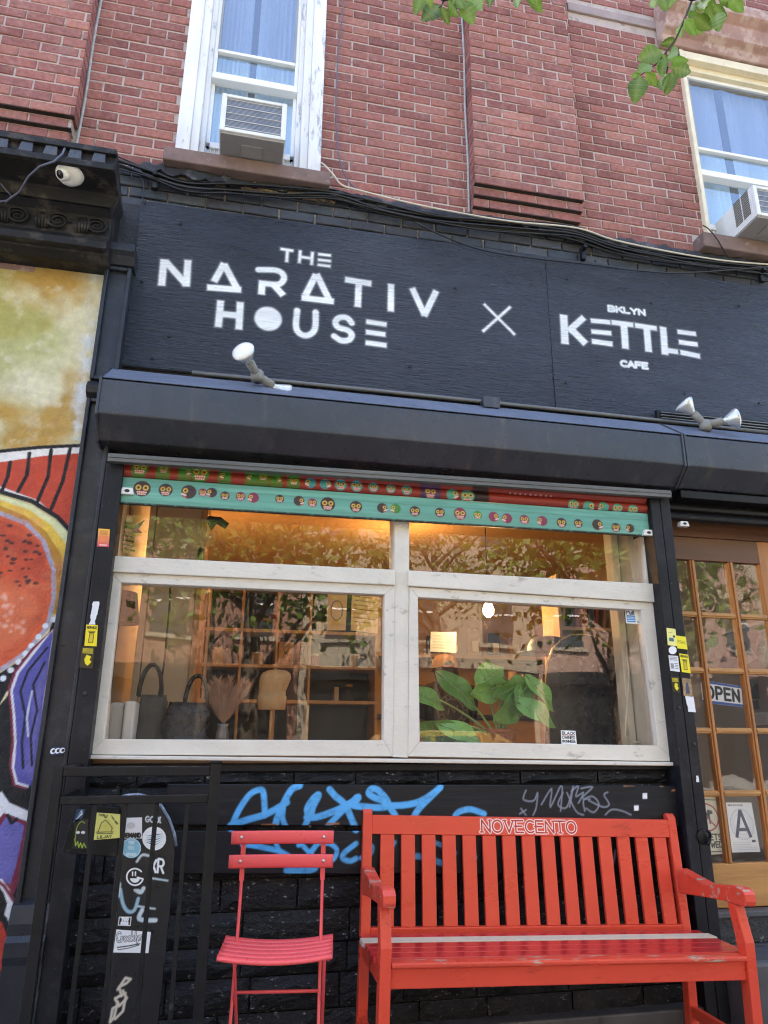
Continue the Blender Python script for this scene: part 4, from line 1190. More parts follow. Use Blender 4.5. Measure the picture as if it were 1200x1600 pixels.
def guide(x0, x1, z0, z1, par, lab=None):
    g = MB().box(x0, x1, -.15, -.02, z0, z1)
    g.build('guide_rail', M['black'], par, bev=.004)
guide(-.624, -.545, .02, 2.462, sh)
guide(2.203, 2.260, .02, 2.50, sh)
guide(2.263, 2.322, .02, 2.50, sh2)
TY = -.118
def tq(pts): return XZ(pts, TY)
MAROON, BRN, YEL, PINK, GRN, TEAL, TBL = s2l('7d2b45'), s2l('3a241d'), s2l('d3a93f'), s2l('e3c3b4'), s2l('3f7a2c'), s2l('4f9a86'), s2l('3f8f96')
def head(cv, x, y, r, col, flip=1, style=0, rs=.00295):
    """One painted head: body blob, ringed eyes, a row of teeth. r in photo pixels."""
    c = tq([(x, y)])[0]
    R_ = r * rs
    cv.disc(c, R_, col, ry=R_ * .98)
    if style == 0:
        for sx in (-.42, .42):
            e = (c[0] + sx * R_, c[1] + .12 * R_)
            cv.disc(e, R_ * .34, YEL)
            cv.disc(e, R_ * .17, BRN)
        cv.disc((c[0], c[1] - .52 * R_), R_ * .5, s2l('a83a30'), ry=R_ * .26)
        for k in range(5):
            cv.disc((c[0] + (k - 2) * R_ * .24, c[1] - (.44 - .03 * (k % 2)) * R_), R_ * .1, PINK)
            cv.disc((c[0] + (k - 2) * R_ * .2, c[1] - .68 * R_), R_ * .08, PINK)
    else:
        e = (c[0] + flip * .45 * R_, c[1] + .15 * R_)
        cv.disc(e, R_ * .34, YEL)
        cv.disc(e, R_ * .17, BRN)
        for k in range(4):
            cv.disc((c[0] + flip * R_ * (.4 + .16 * k), c[1] - (.5 - .06 * k) * R_), R_ * .13, PINK)
            cv.disc((c[0] + flip * R_ * (.35 + .12 * k), c[1] - .78 * R_ + .04 * k * R_), R_ * .1, s2l('b4473c'))
# bottom bar: teal with heads
def tz(x, lo, hi): return lo[0] + (lo[1] - lo[0]) * (x + .56) / 2.75
xl, xr = -.556, 2.196
def bar_canvas(zl0, zr0, zl1, zr1, res, base):
    return Canvas((xl, TY, zl0), (xr, TY, zr0), (xr, TY, zr1), (xl, TY, zl1), res, base, xl, zl0)
bl0, br0 = W(183, 786, TY).z, W(1015, 838, TY).z
bl1, br1 = W(186, 745, TY).z, W(1015, 803, TY).z
tc = bar_canvas(bl0, br0, bl1, br1, .0032, s2l('5f9a88'))
# the bar rises slightly: shear_k carries that slope into the painting
sl = (br0 - bl0) / (xr - xl)
shear_k = sl
def hd(cv, x, y, r, col, flip=1, style=0):
    c = tq([(x, y)])[0]
    dz = shear_k * (c[0] - xl)
    cc_ = (c[0], c[1] - dz)
    px = px_of((cc_[0], TY, cc_[1]))
    head(cv, px[0], px[1], r, col, flip, style)
rh = random.Random(4)
t = np.clip((vnoise(tc.U * .2, tc.V * 3, 14, 6) - .55) * 5, 0, 1)[..., None] * .5
tc.C = tc.C * (1 - t) + s2l('7fbfa9') * t
for (x, y, r, c, st, fl) in ((222, 764, 13.5, BRN, 0, 1), (259, 766, 11, BRN, 0, 1), (295, 769, 12, BRN, 1, -1), (317, 770, 7, MAROON, 0, 1), (331, 770, 8.5, BRN, 1, -1), (351.5, 775, 7.5, BRN, 0, 1), (376, 776, 8, MAROON, 0, 1), (396, 778, 9, MAROON, 1, -1),
                             (437, 780, 7.5, BRN, 0, 1), (467, 783, 9, BRN, 1, 1), (488, 786, 8, MAROON, 0, 1), (512, 788, 12.5, BRN, 0, 1), (556, 792, 10.5, BRN, 0, 1), (597, 794, 9, BRN, 1, 1), (618, 795, 9, GRN, 1, -1), (648, 799, 9.5, BRN, 0, 1),
                             (687, 801, 9, BRN, 0, 1), (718.5, 803, 11.5, MAROON, 0, 1), (746, 805, 8, GRN, 0, 1), (771, 807.5, 9.5, MAROON, 1, 1), (792, 810, 9.5, MAROON, 1, -1), (819, 812, 9, MAROON, 0, 1), (847, 814, 9.5, MAROON, 1, -1), (877, 817, 9.5, BRN, 0, 1),
                             (903, 818, 8.5, BRN, 0, 1), (933, 820, 10.5, BRN, 1, 1), (962, 824.5, 9, BRN, 0, 1), (984, 825.5, 8.5, BRN, 1, -1)):
    hd(tc, x, y, r, c, fl, st)
tc.stroke([(xl, bl0 + .003), (xr, bl0 + .003)], .008, s2l('2b2723'), rough=.6)
tc.build('slat', M['slat'], thick=.02, parent=sh, disp=lambda u, v: .004 * np.sin(np.clip(v / .11, 0, 1) * PI) + .003 * (v > .09))
# two red slats above, the upper one running up into the hood
for i in range(2):
    zl0_, zl1_ = bl1 + .004 + i * .056, bl1 + .058 + i * .056
    zr0_, zr1_ = br1 + .004 + i * .052, br1 + .054 + i * .052
    rc = bar_canvas(zl0_, zr0_, zl1_, zr1_, .0032, s2l('8f2c1d'))
    def blob(px, w, col):
        for x in px:
            c = tq([(x, 720 + (x - 185) * .075)])[0][0]
            wd = rc.win(c - w, c + w, -9, 9)
            a = np.clip((w - np.abs(rc.U[wd] - c)) / .01, 0, 1)
            rc.blend(wd, a, col)
    blob((219, 256, 290, 313, 352, 394, 411, 432, 459), .036, s2l('3c6a22') if i else s2l('55701f'))
    blob((672,), .06, s2l('4c3050'))
    blob((750,), .05, s2l('2a1512'))
    shear_k = (zr0_ - zl0_) / (xr - xl)
    if i == 0:
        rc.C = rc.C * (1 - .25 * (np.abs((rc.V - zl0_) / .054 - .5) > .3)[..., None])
    for (x, y, r, c, st, fl) in ((219, 729, 13, GRN, 0, 1), (256, 731, 9, GRN, 0, 1), (290, 735, 9, GRN, 1, 1), (313, 737, 15, GRN, 0, 1), (352, 741, 9, GRN, 1, -1), (394, 743, 9, GRN, 1, -1), (411, 743, 8, GRN, 0, 1), (432, 746, 8, GRN, 1, 1), (459, 749, 9, GRN, 0, 1),
                                 (485, 752, 9.5, TBL, 1, -1), (508, 754, 9.5, TBL, 1, 1), (532, 755, 10.5, TBL, 0, 1), (557, 757, 10.5, TBL, 0, 1), (583, 759, 9, TBL, 0, 1), (610, 761, 8.5, TBL, 0, 1), (635, 763, 9.5, TBL, 0, 1),
                                 (672, 767, 12, s2l('5c3d63'), 0, 1), (706, 770, 11, TEAL, 1, 1), (730, 773, 12.5, TEAL, 0, 1), (895, 786, 10.5, TEAL, 0, 1), (919, 789, 11, TEAL, 1, 1), (942, 790, 10.5, TEAL, 1, -1), (964, 792, 10, TEAL, 0, 1), (988, 794, 10, TEAL, 0, 1)):
        hd(rc, x, y + 3, r, c, fl, st)
    if i:
        for k in range(9):
            c = tq([(797 + k * 8, 775 + k * .6)])[0]
            rc.disc((c[0], c[1] - shear_k * (c[0] - xl)), .006, s2l('b9b4b8'), ry=.02)
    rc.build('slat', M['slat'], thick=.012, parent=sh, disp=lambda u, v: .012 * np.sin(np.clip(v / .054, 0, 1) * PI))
for x, y, par in ((199, 768, sh), (1012, 833, sh)):
    p = W(x, y, TY - .008)
    MB().prism([(p.x - .032, p.z - .016), (p.x + .032, p.z - .016), (p.x + .024, p.z + .017), (p.x - .024, p.z + .017)], p.y - .012, p.y + .01).build('lock_tab', M['white_plastic'], par, bev=.003)
    MB().prism(arc(p.x, p.z, .012, .008, 0, 330, 11), p.y - .0135, p.y - .0125).build('tab_slot', M['cable'], par)
for i in range(3):
    z = 2.395 + i * .052
    MB().prism_x([(-.09, z), (-.112, z + .01), (-.118, z + .026), (-.112, z + .042), (-.09, z + .05)], 2.33, 3.9).build('slat', M['black_iron'], sh2, bev=.002)
p = W(1068, 819, -.12)
MB().prism([(p.x - .03, p.z - .014), (p.x + .03, p.z - .014), (p.x + .022, p.z + .014), (p.x - .022, p.z + .014)], p.y - .012, p.y + .02).build('lock_tab', M['white_plastic'], sh2, bev=.003)
MB().prism(arc(p.x, p.z, .011, .007, 0, 330, 11), p.y - .0135, p.y - .0125).build('tab_slot', M['cable'], sh2)

# conduit, junction box, floodlights
cd = MB().tube([W(x, y, -.085) for x, y in ((300, 582), (480, 600), (640, 616), (755, 628), (900, 643), (1095, 664), (1200, 676))], .012, 8)
cd.build('conduit', M['rail_metal'], smooth=True, label='grey black conduit pipe lying along the bottom edge of the sign', cat='pipe')
p = W(765, 632, -.13)
jb = empty('junction_box', p, 'small black junction box on the conduit below the white X', 'junction box')
box(p.x - .045, p.x + .045, p.y - .03, p.y + .03, p.z - .03, p.z + .028).build('box', M['black_hood'], jb, bev=.004)
box(p.x - .047, p.x + .047, p.y - .034, p.y - .0305, p.z - .032, p.z + .030).build('cover_plate', M['black_hood'], jb, bev=.0015)
vg = empty('vent_box', W(1120, 665, -.06), 'dark louvred vent box behind the twin floodlight at the sign bottom', 'vent')
a, b = W(1026, 662, -.07), W(1215, 690, -.07)
box(a.x, b.x, -.085, -.061, 2.99, 3.075).build('vent_frame', M['black_iron'], vg, bev=.003)
for i in range(4):
    box(a.x + .02, b.x, -.098, -.0855, 3.0 + i * .018, 3.006 + i * .018).build('louvre', M['rail_metal'], vg)
def flood(name_label, joint, heads):
    j = W(joint[0], joint[1], -.19)
    t = empty('floodlight', j, name_label, 'floodlight')
    MB().lathe(j + Vector((0, 0, -.035)), (0, 0, 1), [(0, .03), (.02, .034), (.05, .033), (.062, .02)], 16).build('swivel', M['lamp_holder'], t, smooth=True)
    for (dx, dy, dz, L, lens) in heads:
        d = Vector((dx, dy, dz)).normalized()
        s = j + d * .015
        MB().lathe(s, d, [(0, .018), (.02, .021), (.075, .024), (.078, .018)], 16).build('lamp_holder', M['lamp_holder'], t, smooth=True)
        h = MB().lathe(s + d * .07, d, [(0, .016), (.02, .019), (.028, .026), (.072, .054), (.084, .058), (.089, .057)], 28).build('lamp_reflector', M['lamp_metal'], t, smooth=True)
        MB().lathe(s + d * .156, d, [(0, .056), (.006, .053), (.012, .038), (.014, .01)], 28).build('lamp_lens', M['lamp_glass'], h, smooth=True)
    return t
flood('floodlight with one lamp raised towards the sign and one turned away, below the word HOUSE', (402, 586), [(-.50, -.95, .28, 1, 1), (.80, .18, -.42, 1, 1)])
flood('twin floodlight with lamps spread apart at the right end of the shutter hood', (1102, 664), [(-.62, .02, .62, 1, 1), (.80, -.42, .12, 1, 1)])

# ================================================================ SHOP WINDOW
sw = empty('shop_window', (.85, 0, 1.15), 'weathered white timber shop window with two large panes below two transom panes', 'window')
FY = -.06
def pr(name, pts, y0, y1, m='frame', par=sw, bev=.004):
    return MB().prism(XZ(pts, y0), y0, y1).build(name, M[m], par, bev=bev)
pr('jamb', [(176, 780), (188, 780), (163, 1156), (134, 1182)], -.052, .06)
pr('jamb', [(1004, 836), (1020, 838), (1062, 1196), (1031, 1166)], -.052, .06)
pr('mullion', [(617, 800), (640, 802), (638, 1184), (613, 1183)], -.066, .06)
pr('transom_bar', [(171, 868), (617, 890), (618, 914), (169, 893)], -.088, .0)
pr('transom_bar', [(638, 891), (1022, 912), (1025, 941), (638, 915)], -.088, .0)
pr('sill', [(134, 1180), (1061, 1191), (1061.5, 1197), (132, 1186)], -.098, .0)
pr('transom_bead', [(618, 806), (626, 806), (624, 888), (615, 888)], -.05, .0)
def casement(o, i):
    for k in range(4):
        a, b = o[k], o[(k + 1) % 4]
        c_, d = i[(k + 1) % 4], i[k]
        pr('casement_rail' if k in (0, 2) else 'casement_stile', [a, b, c_, d], -.072, -.012, bev=.003)
casement([(172, 894), (617, 915), (613.5, 1182), (137, 1179)], [(189, 910), (601, 929), (599.5, 1157), (162, 1155)])
casement([(640, 917), (1024, 942), (1058, 1190), (638, 1182)], [(653, 933), (1002, 953), (1029, 1165), (656, 1159)])
def pane(pts, Y, par=sw, m='shop_glass'):
    return MB().prism(XZ(pts, Y), Y, Y + .005).build('pane', M[m], par)
pane([(186, 907), (604, 926), (603, 1160), (158, 1158)], -.035)
pane([(650, 930), (1005, 950), (1033, 1168), (653, 1163)], -.035)
pane([(180, 770), (620, 798), (619, 892), (172, 872)], -.025)
pane([(636, 798), (1010, 825), (1012, 914), (636, 892)], -.025)
def stick(label, px4, Y, paint, base, res=.0016, m='vinyl', lift=.002, name='sticker', cat='sticker', group=None):
    cv = quad_canvas(px4, Y, res, base, lift)
    if paint: paint(cv)
    return cv.build(name, M[m], label=label, cat=cat, group=group)
def p_pull(c):
    c.text('P', .006, c.h * .66, .026, .006, s2l('2b4f8c')); c.text('ull', .026, c.h * .66, .024, .006, s2l('2b4f8c'), gap=.25)
    c.poly([(.006, .008), (.006, .045), (c.w * .52, .045), (c.w * .52, .008)], s2l('3f84c4'))
    for k in range(3): c.stroke([(.010, .016 + k * .009), (c.w * .48, .018 + k * .009)], .003, s2l('dbe8f0'))
    c.stroke([(c.w * .6, .016), (c.w * .92, .016)], .003, s2l('555b66')); c.stroke([(c.w * .6, .009), (c.w * .95, .009)], .003, s2l('555b66'))
stick('white Pull sticker in the top right corner of the right pane', [(978, 974), (1007, 976), (1005, 954), (976, 952)], -.036, p_pull, s2l('e4e2d4'), .0012)
def p_bob(c):
    for i, t in enumerate(('BLACK', 'OWNED', 'BUSINESS')):
        h = c.h * (.2, .2, .15)[i]
        f = (c.w * .84) / Canvas.text_w(t, h)
        c.text(t, c.w * .08, c.h * (.70, .38, .12)[i], h, .0035, BLACKC, f, .22 * f)
    c.stroke([(.006, c.h * .64), (c.w - .006, c.h * .64)], .002, s2l('b33a3a'))
stick('white Black Owned Business sticker low on the right pane', [(877, 1162), (901, 1163), (899, 1142), (876, 1141)], -.036, p_bob, s2l('ebeae6'), .0011)

# ================================================================ BULKHEAD below the window
bw = empty('bulkhead_wall', (.8, .05, 0), 'rough black painted stone wall below the shop window', 'wall')
core = MB().box(-.62, 2.21, -.028, .2, 0.02, 1.12)
core.box(-.62, 2.21, .02, .2, 2.46, 2.52)
core.build('wall_core', M['block'], bw)
def block_mesh(seed, nx=6, nz=3):
    r = random.Random(seed)
    v = []
    for j in range(nz + 1):
        for i in range(nx + 1):
            e = i in (0, nx) or j in (0, nz)
            v.append(((i / nx) + (0 if i in (0, nx) else r.uniform(-.04, .04)), (0 if e else -r.uniform(.25, 1.0)), (j / nz) + (0 if j in (0, nz) else r.uniform(-.08, .08))))
    f = [(j * (nx + 1) + i, j * (nx + 1) + i + 1, (j + 1) * (nx + 1) + i + 1, (j + 1) * (nx + 1) + i) for j in range(nz) for i in range(nx)]
    n = len(v)
    v += [(0, 1.2, 0), (1, 1.2, 0), (1, 1.2, 1), (0, 1.2, 1)]
    bot, top = [i for i in range(nx + 1)], [nz * (nx + 1) + i for i in range(nx + 1)]
    lf, rt = [j * (nx + 1) for j in range(nz + 1)], [j * (nx + 1) + nx for j in range(nz + 1)]
    f += [tuple(bot[::-1]) + (n, n + 1), tuple(top) + (n + 2, n + 3), tuple(lf) + (n + 3, n), tuple(rt[::-1]) + (n + 1, n + 2)]
    return v, f
bm = []
for s in range(7):
    me = bpy.data.meshes.new('block')
    me.from_pydata(*[block_mesh(s)[0], [], block_mesh(s)[1]])
    me.materials.append(M['block'])
    bm.append(me)
rb = random.Random(11)
rows = [.03, .155, .285, .40, .53, .655, .78, .905, 1.025, 1.085]
for j in range(len(rows) - 1):
    x = -.61 - rb.uniform(0, .2)
    while x < 2.20:
        L = rb.uniform(.28, .46)
        a, b = max(x, -.61), min(x + L, 2.20)
        if b - a > .05:
            o = bpy.data.objects.new('block', bm[rb.randrange(7)])
            COL.objects.link(o)
            o.parent = bw
            o.location = (a + .004 - .8, -.042 - .05 + rb.uniform(-.006, .006), rows[j] + .004)
            o.scale = (b - a - .009, .018, rows[j + 1] - rows[j] - .009)
        x += L
box(-.62, 2.21, -.055, .0, 1.088, 1.118).build('sill_strip', M['black'], bw, bev=.003)
ledge = MB().box(-.62, 2.3, -.13, -.02, 0.0, .078)
ledge.build('stone_ledge', M['step'], bw, bev=.008)

# two black boards with graffiti across them
BY = -.092
BLU = s2l('57a9e2')
def bq(pts, o=(340, 1200), k=5.4545): return XZ([(o[0] + x / k, o[1] + y / k) for x, y in pts], BY)
B3 = lambda pts: bq(pts, (340, 1200), 2.857)
def tag_paint(cv, dz):
    def st(pts, w, f=bq, **k):
        q = smooth_line([(x, z - dz(x)) for x, z in f(pts)])
        cv.stroke(q, w * .00294, BLU, soft=.006, halo=.006, rough=.55, **k)
    # blue tag: upper board
    st([(120, 500), (150, 420), (200, 320), (270, 220), (330, 180), (385, 182), (400, 300), (402, 400)], 8)
    st([(110, 490), (250, 440), (400, 395), (520, 330), (590, 285)], 9)
    st([(490, 500), (510, 420), (560, 300), (600, 220), (640, 165), (700, 140)], 9)
    st([(560, 340), (555, 430), (590, 520)], 7)
    st([(690, 100), (720, 105)], 8)
    st([(740, 500), (775, 420), (760, 350), (800, 270), (850, 220), (860, 235), (815, 330), (800, 400)], 8)
    st([(760, 420), (850, 415), (980, 370), (1110, 310), (1200, 250)], 9)
    st([(955, 175), (1000, 230), (1060, 280), (1100, 330), (1140, 430), (1180, 520)], 9)
    st([(920, 520), (980, 450), (1080, 350), (1200, 240)], 8)
    st([(620, 130), (600, 160), (640, 170), (740, 175), (760, 150), (720, 100), (690, 90), (675, 110), (700, 130), (745, 150), (790, 205), (800, 240)], 9, B3)
    st([(560, 175), (620, 140)], 10, B3)
    st([(750, 168), (830, 165), (900, 150), (960, 115), (995, 85), (960, 120), (900, 180), (870, 230)], 9, B3)
    st([(1060, 215), (1080, 195), (1130, 185), (1190, 205)], 8, B3)
    # lower board
    st([(215, 640), (300, 650), (400, 670), (520, 700), (600, 740)], 7)
    st([(500, 640), (530, 700), (580, 760)], 6)
    st([(690, 650), (720, 650), (760, 690), (800, 730)], 6)
    st([(850, 640), (790, 720), (740, 790)], 7)
    st([(890, 635), (960, 640), (1015, 690), (1000, 760), (950, 800)], 6)
    st([(590, 870), (680, 850), (830, 850), (700, 890), (600, 880)], 9, a=.7)
    st([(1180, 640), (1080, 720), (1070, 770), (1130, 790), (1180, 770)], 7)
    st([(660, 330), (690, 350), (680, 385), (640, 400)], 6, B3)
    st([(790, 330), (770, 370), (755, 400)], 6, B3)
    st([(850, 390), (930, 400), (1040, 440)], 8, B3, a=.8)
    st([(940, 325), (990, 340), (1060, 380)], 6, B3, a=.8)
    st([(1120, 340), (1150, 400)], 6, B3)
GR = s2l('8b919c')
def grey_paint(cv, dz):
    def st(pts, w=2.2, a=.8):
        q = smooth_line([(x, z - dz(x)) for x, z in XZ(pts, BY)], 4)
        cv.stroke(q, w * .00294, GR, soft=.004, a=a)
    for p in ([(822, 1236), (818, 1250), (834, 1252), (840, 1240), (838, 1262), (833, 1274)], [(846, 1258), (862, 1234), (860, 1262), (878, 1228), (876, 1268)], [(880, 1240), (872, 1258), (886, 1262), (896, 1230), (890, 1262)],
              [(893, 1238), (904, 1230), (900, 1246), (912, 1240), (904, 1256)], [(908, 1234), (926, 1232), (910, 1248), (922, 1250)], [(914, 1268), (912, 1252), (926, 1246), (936, 1258), (928, 1270), (916, 1264)],
              [(920, 1252), (942, 1262), (952, 1258), (944, 1244), (950, 1240)], [(946, 1274), (956, 1266), (972, 1268), (986, 1274)], [(886, 1240), (900, 1268), (912, 1274)], [(812, 1272), (822, 1266)], [(814, 1264), (822, 1274)]): st(p)
    for p in ([(862, 1306), (856, 1330), (866, 1350), (860, 1356)], [(882, 1308), (892, 1320), (884, 1338), (896, 1352)], [(912, 1312), (906, 1336), (922, 1356)], [(942, 1310), (956, 1352), (962, 1330)], [(980, 1306), (972, 1330), (984, 1344)],
              [(1004, 1330), (1014, 1350)], [(1000, 1318), (1012, 1326), (1006, 1340)]): st(p, 3.2, .6)
def board(label, px_t, px_b):
    tl, tr = W(262, px_t[0], BY), W(1057, px_t[1], BY)
    b_l, b_r = W(262, px_b[0], BY), W(1057, px_b[1], BY)
    xr_ = tr.x
    cv = Canvas((tl.x, BY, b_l.z), (xr_, BY, b_r.z), (xr_, BY, tr.z), (tl.x, BY, tl.z), .0042, s2l('17191e'), tl.x, b_l.z)
    k = (b_r.z - b_l.z) / (xr_ - tl.x)
    dz = lambda x: k * (x - tl.x)
    n = vnoise(cv.U * .3, cv.V * 4, 14, 2)
    t = np.clip((n - .6) * 5, 0, 1)[..., None] * .4
    cv.C = cv.C * (1 - t) + s2l('26282c') * t
    tag_paint(cv, dz)
    grey_paint(cv, dz)
    for x, y, c in ((1008, 1246, 'e4e6e6'), (994.5, 1264, 'e4e6e6')):
        q = XZ([(x - 3.5, y - 4), (x + 3.5, y - 4), (x + 3.5, y + 4), (x - 3.5, y + 4)], BY)
        cv.poly([(a, z - dz(a)) for a, z in q], s2l(c))
    for x, y, w in ((984, 1230, 9), (1035, 1231, 3), (1053, 1238, 3), (420, 1289, 12), (520, 1287, 10)):
        q = XZ([(x - w, y - 1), (x + w, y - 2), (x + w, y + 1), (x - w, y + 2)], BY)
        cv.poly([(a, z - dz(a)) for a, z in q], s2l('9a6b45'))
    return cv.build('wooden_board', M['board'], thick=.022, label=label, cat='board')
board('upper black wooden board with the big blue graffiti tag and a grey scrawl', (1225, 1228), (1289, 1291))
board('lower black wooden board with blue graffiti loops behind the red chair', (1298, 1300), (1365, 1366))

# ================================================================ IRON RAILING with stickered panel behind it
GY = -.55
gt = empty('iron_railing', W(200, 1595, GY), 'black iron railing with upright bars, in front of the stickered panel', 'railing')
def gx(x, y): return W(x, y, GY)
zt_, zm_ = gx(200, 1203).z, gx(200, 1250).z
xl_, xr_ = gx(90, 1205).x, gx(337, 1200).x
box(xl_ - .018, xl_ + .018, GY, GY + .036, .04, zt_ + .012).build('post', M['black_iron'], gt, bev=.003)
box(xr_ - .019, xr_ + .019, GY - .002, GY + .036, .04, zt_ + .022).build('post', M['black_iron'], gt, bev=.003)
box(xr_ - .023, xr_ + .023, GY - .006, GY + .040, zt_ + .0225, zt_ + .03).build('post_cap', M['black_iron'], gt, bev=.002)
box(xl_ + .018, xr_ - .019, GY + .003, GY + .033, zt_ - .022, zt_ + .011).build('rail', M['black_iron'], gt, bev=.003)
box(xl_ + .018, xr_ - .019, GY + .004, GY + .032, zm_ - .014, zm_ + .014).build('rail', M['black_iron'], gt, bev=.003)
for x in (145, 193, 242, 291):
    p = gx(x, 1280)
    box(p.x - .008, p.x + .008, GY + .009, GY + .025, .10, zm_ - .0145).build('bar', M['black_iron'], gt, bev=.002)
box(xl_ + .018, xr_ - .019, GY + .004, GY + .032, .07, .10).build('rail', M['black_iron'], gt, bev=.003)
box(xl_ - .015, xl_ + .015, GY + .037, -.11, zt_ - .02, zt_ + .010).build('return_rail', M['black_iron'], gt, bev=.003)
box(xl_ - .013, xl_ + .013, GY + .037, -.11, zm_ - .013, zm_ + .013).build('return_rail', M['black_iron'], gt, bev=.003)

PY = -.33
pn = empty('stickered_panel', W(210, 1595, PY), 'black arched panel covered with stickers, standing behind the iron railing', 'panel')
def outline_mask(poly):
    def f(U, V):
        ins = np.zeros(U.shape, bool)
        for i in range(len(poly)):
            (x0, y0), (x1, y1) = poly[i], poly[(i + 1) % len(poly)]
            if y0 != y1: ins ^= ((y0 > V) != (y1 > V)) & (U < (x1 - x0) * (V - y0) / (y1 - y0) + x0)
        return ins
    return f
main_px = [(188, 1266), (176, 1254), (196, 1246), (216, 1244), (234, 1249), (250, 1262), (262, 1282), (270, 1305), (273, 1330), (270, 1380), (247, 1600), (242, 1650), (152, 1650), (158, 1600), (177, 1380)]
mo = XZ(main_px, PY)
MB().prism(mo, PY + .001, PY + .03).build('panel_body', M['black'], pn, bev=.003)
x0, x1, z0, z1_ = min(p[0] for p in mo), max(p[0] for p in mo), min(p[1] for p in mo), max(p[1] for p in mo)
fc = facade_canvas(x0, x1, z0, z1_, PY, .003, s2l('1c1c1e'))
LB = s2l('9fc2d2')
def fp(pts, w, col=LB, a=.9): fc.stroke(smooth_line(XZ(pts, PY)), w * .0029, col, soft=.004, a=a)
for p, w in (([(188, 1390), (192, 1412), (200, 1424), (210, 1422), (216, 1404)], 4), ([(222, 1422), (218, 1436), (243, 1438)], 5), ([(186, 1382), (184, 1400)], 5), ([(214, 1346), (222, 1336), (232, 1337)], 3),
             ([(212, 1390), (220, 1394), (224, 1388)], 5), ([(236, 1372), (262, 1376)], 2), ([(216, 1416), (242, 1420)], 2)): fp(p, w, s2l('cddde2') if w != 4 else LB)
TAN = s2l('cfc6b4')
for p in ([(184, 1546), (196, 1528), (204, 1530), (198, 1536), (186, 1542), (190, 1556)], [(192, 1548), (198, 1560), (186, 1572), (180, 1560), (196, 1552)], [(184, 1566), (178, 1590), (172, 1597), (176, 1576), (186, 1570)], [(196, 1560), (192, 1580), (180, 1592)]): fc.stroke(XZ(p, PY), .0085, TAN, soft=.004)
fc.stroke(XZ([(186, 1556), (180, 1562)], PY), .006, TAN)
fc.build('panel_face', M['vinyl'], parent=pn, mask=outline_mask(mo))
eb = []
MB().tube([W(x, y, PY + .012) for x, y in ((166, 1254), (180, 1249), (196, 1244), (216, 1242), (236, 1247), (252, 1260), (264, 1281), (272, 1304), (274.5, 1322))], .008, 6).build('edge_band', pmat('scuffed_blue_edge', (0.16, 0.19, 0.24), 0.5, 0.3, 20, 0.2, 60, wear=((0.5, 0.55, 0.6), 0.42, 20)), pn, smooth=True)
fl_px = [(186, 1262), (130, 1258), (116, 1268), (106, 1296), (97, 1330), (110, 1334), (150, 1337), (182, 1339)]
MB().prism(XZ(fl_px, PY - .035), PY - .035, PY - .012).build('side_flap', M['black_iron'], pn, bev=.003)
SP = PY
PFL = -.3665
def p_lil(c):
    Y2 = s2l('33371e')
    c.poly([(c.w * .2, c.h * .25), (c.w * .78, c.h * .25), (c.w * .82, c.h * .5), (c.w * .6, c.h * .8), (c.w * .5, c.h * .72), (c.w * .3, c.h * .6)], s2l('cfc967'))
    c.stroke([(c.w * .28, c.h * .3), (c.w * .36, c.h * .62), (c.w * .5, c.h * .74), (c.w * .66, c.h * .55), (c.w * .74, c.h * .42), (c.w * .72, c.h * .3)], .003, Y2)
    c.stroke([(c.w * .22, c.h * .28), (c.w * .78, c.h * .26)], .003, Y2)
    c.stroke([(c.w * .24, c.h * .22), (c.w * .76, c.h * .2)], .003, Y2)
    for i in range(3): c.stroke([(c.w * (.46 + .03 * i), c.h * .82), (c.w * (.44 + .06 * i), c.h * .93)], .003, Y2)
    c.ctext('LILJAY', c.w * .5, c.h * .04, c.h * .1, .0028, Y2, 1.3, .35)
    c.text('WORLD', c.w * .06, c.h * .42, c.h * .07, .002, Y2, 1, .3, rot=1.5)
    c.text('TOUR', c.w * .24, c.h * .88, c.h * .07, .002, Y2, 1, .3)
    c.text('I WAS HERE', c.w * .66, c.h * .9, c.h * .06, .002, Y2, 1, .25, rot=-.9)
stick('pale yellow sticker lettered LILJAY on the side flap of the panel', [(139, 1313), (187, 1309), (188, 1272), (144, 1269)], PFL, p_lil, s2l('d5d373'))
def p_dem(c):
    c.poly([(0, 0), (0, c.h * .3), (c.w, c.h * .3), (c.w, 0)], s2l('dcdcda'))
    c.ctext('DEMAND', c.w * .5, c.h * .06, c.h * .18, .006, BLACKC, .9, .25)
    c.disc((c.w * .45, c.h * .62), c.w * .2, s2l('c9cac8'), ry=c.h * .16)
stick('white sticker lettered DEMAND at the top of the arched panel', [(190, 1310), (222, 1310), (222, 1277), (191, 1278)], SP, p_dem, s2l('e6e7e5'))
def round_sticker(label, c, r, paint, base, Y=None):
    Y = SP if Y is None else Y
    cv = quad_canvas([(c[0] - r, c[1] + r), (c[0] + r, c[1] + r), (c[0] + r, c[1] - r), (c[0] - r, c[1] - r)], Y, .0014, base, .003)
    paint(cv)
    cx, cy, R_ = cv.w / 2, cv.h / 2, cv.w / 2
    return cv.build('sticker', M['vinyl'], mask=lambda U, V: np.hypot(U - cx, (V - cy) * cv.w / cv.h) < R_, label=label, cat='sticker')
def p_blue(c):
    L = s2l('cfe4ec')
    c.stroke(arc(c.w / 2, c.h / 2, c.w * .45, c.h * .45, 0, 360, 24), .002, L)
    c.ctext('SPOKE', c.w / 2, c.h * .12, c.h * .13, .003, L)
    c.text('TEE', c.w * .36, c.h * .7, c.h * .14, .003, L)
    for k in range(3): c.stroke([(c.w * .36, c.h * (.46 + .06 * k)), (c.w * .64, c.h * (.44 + .06 * k))], .0025, L)
round_sticker('round pale blue sticker below the DEMAND sticker', (205, 1325), 16, p_blue, s2l('86bdd4'))
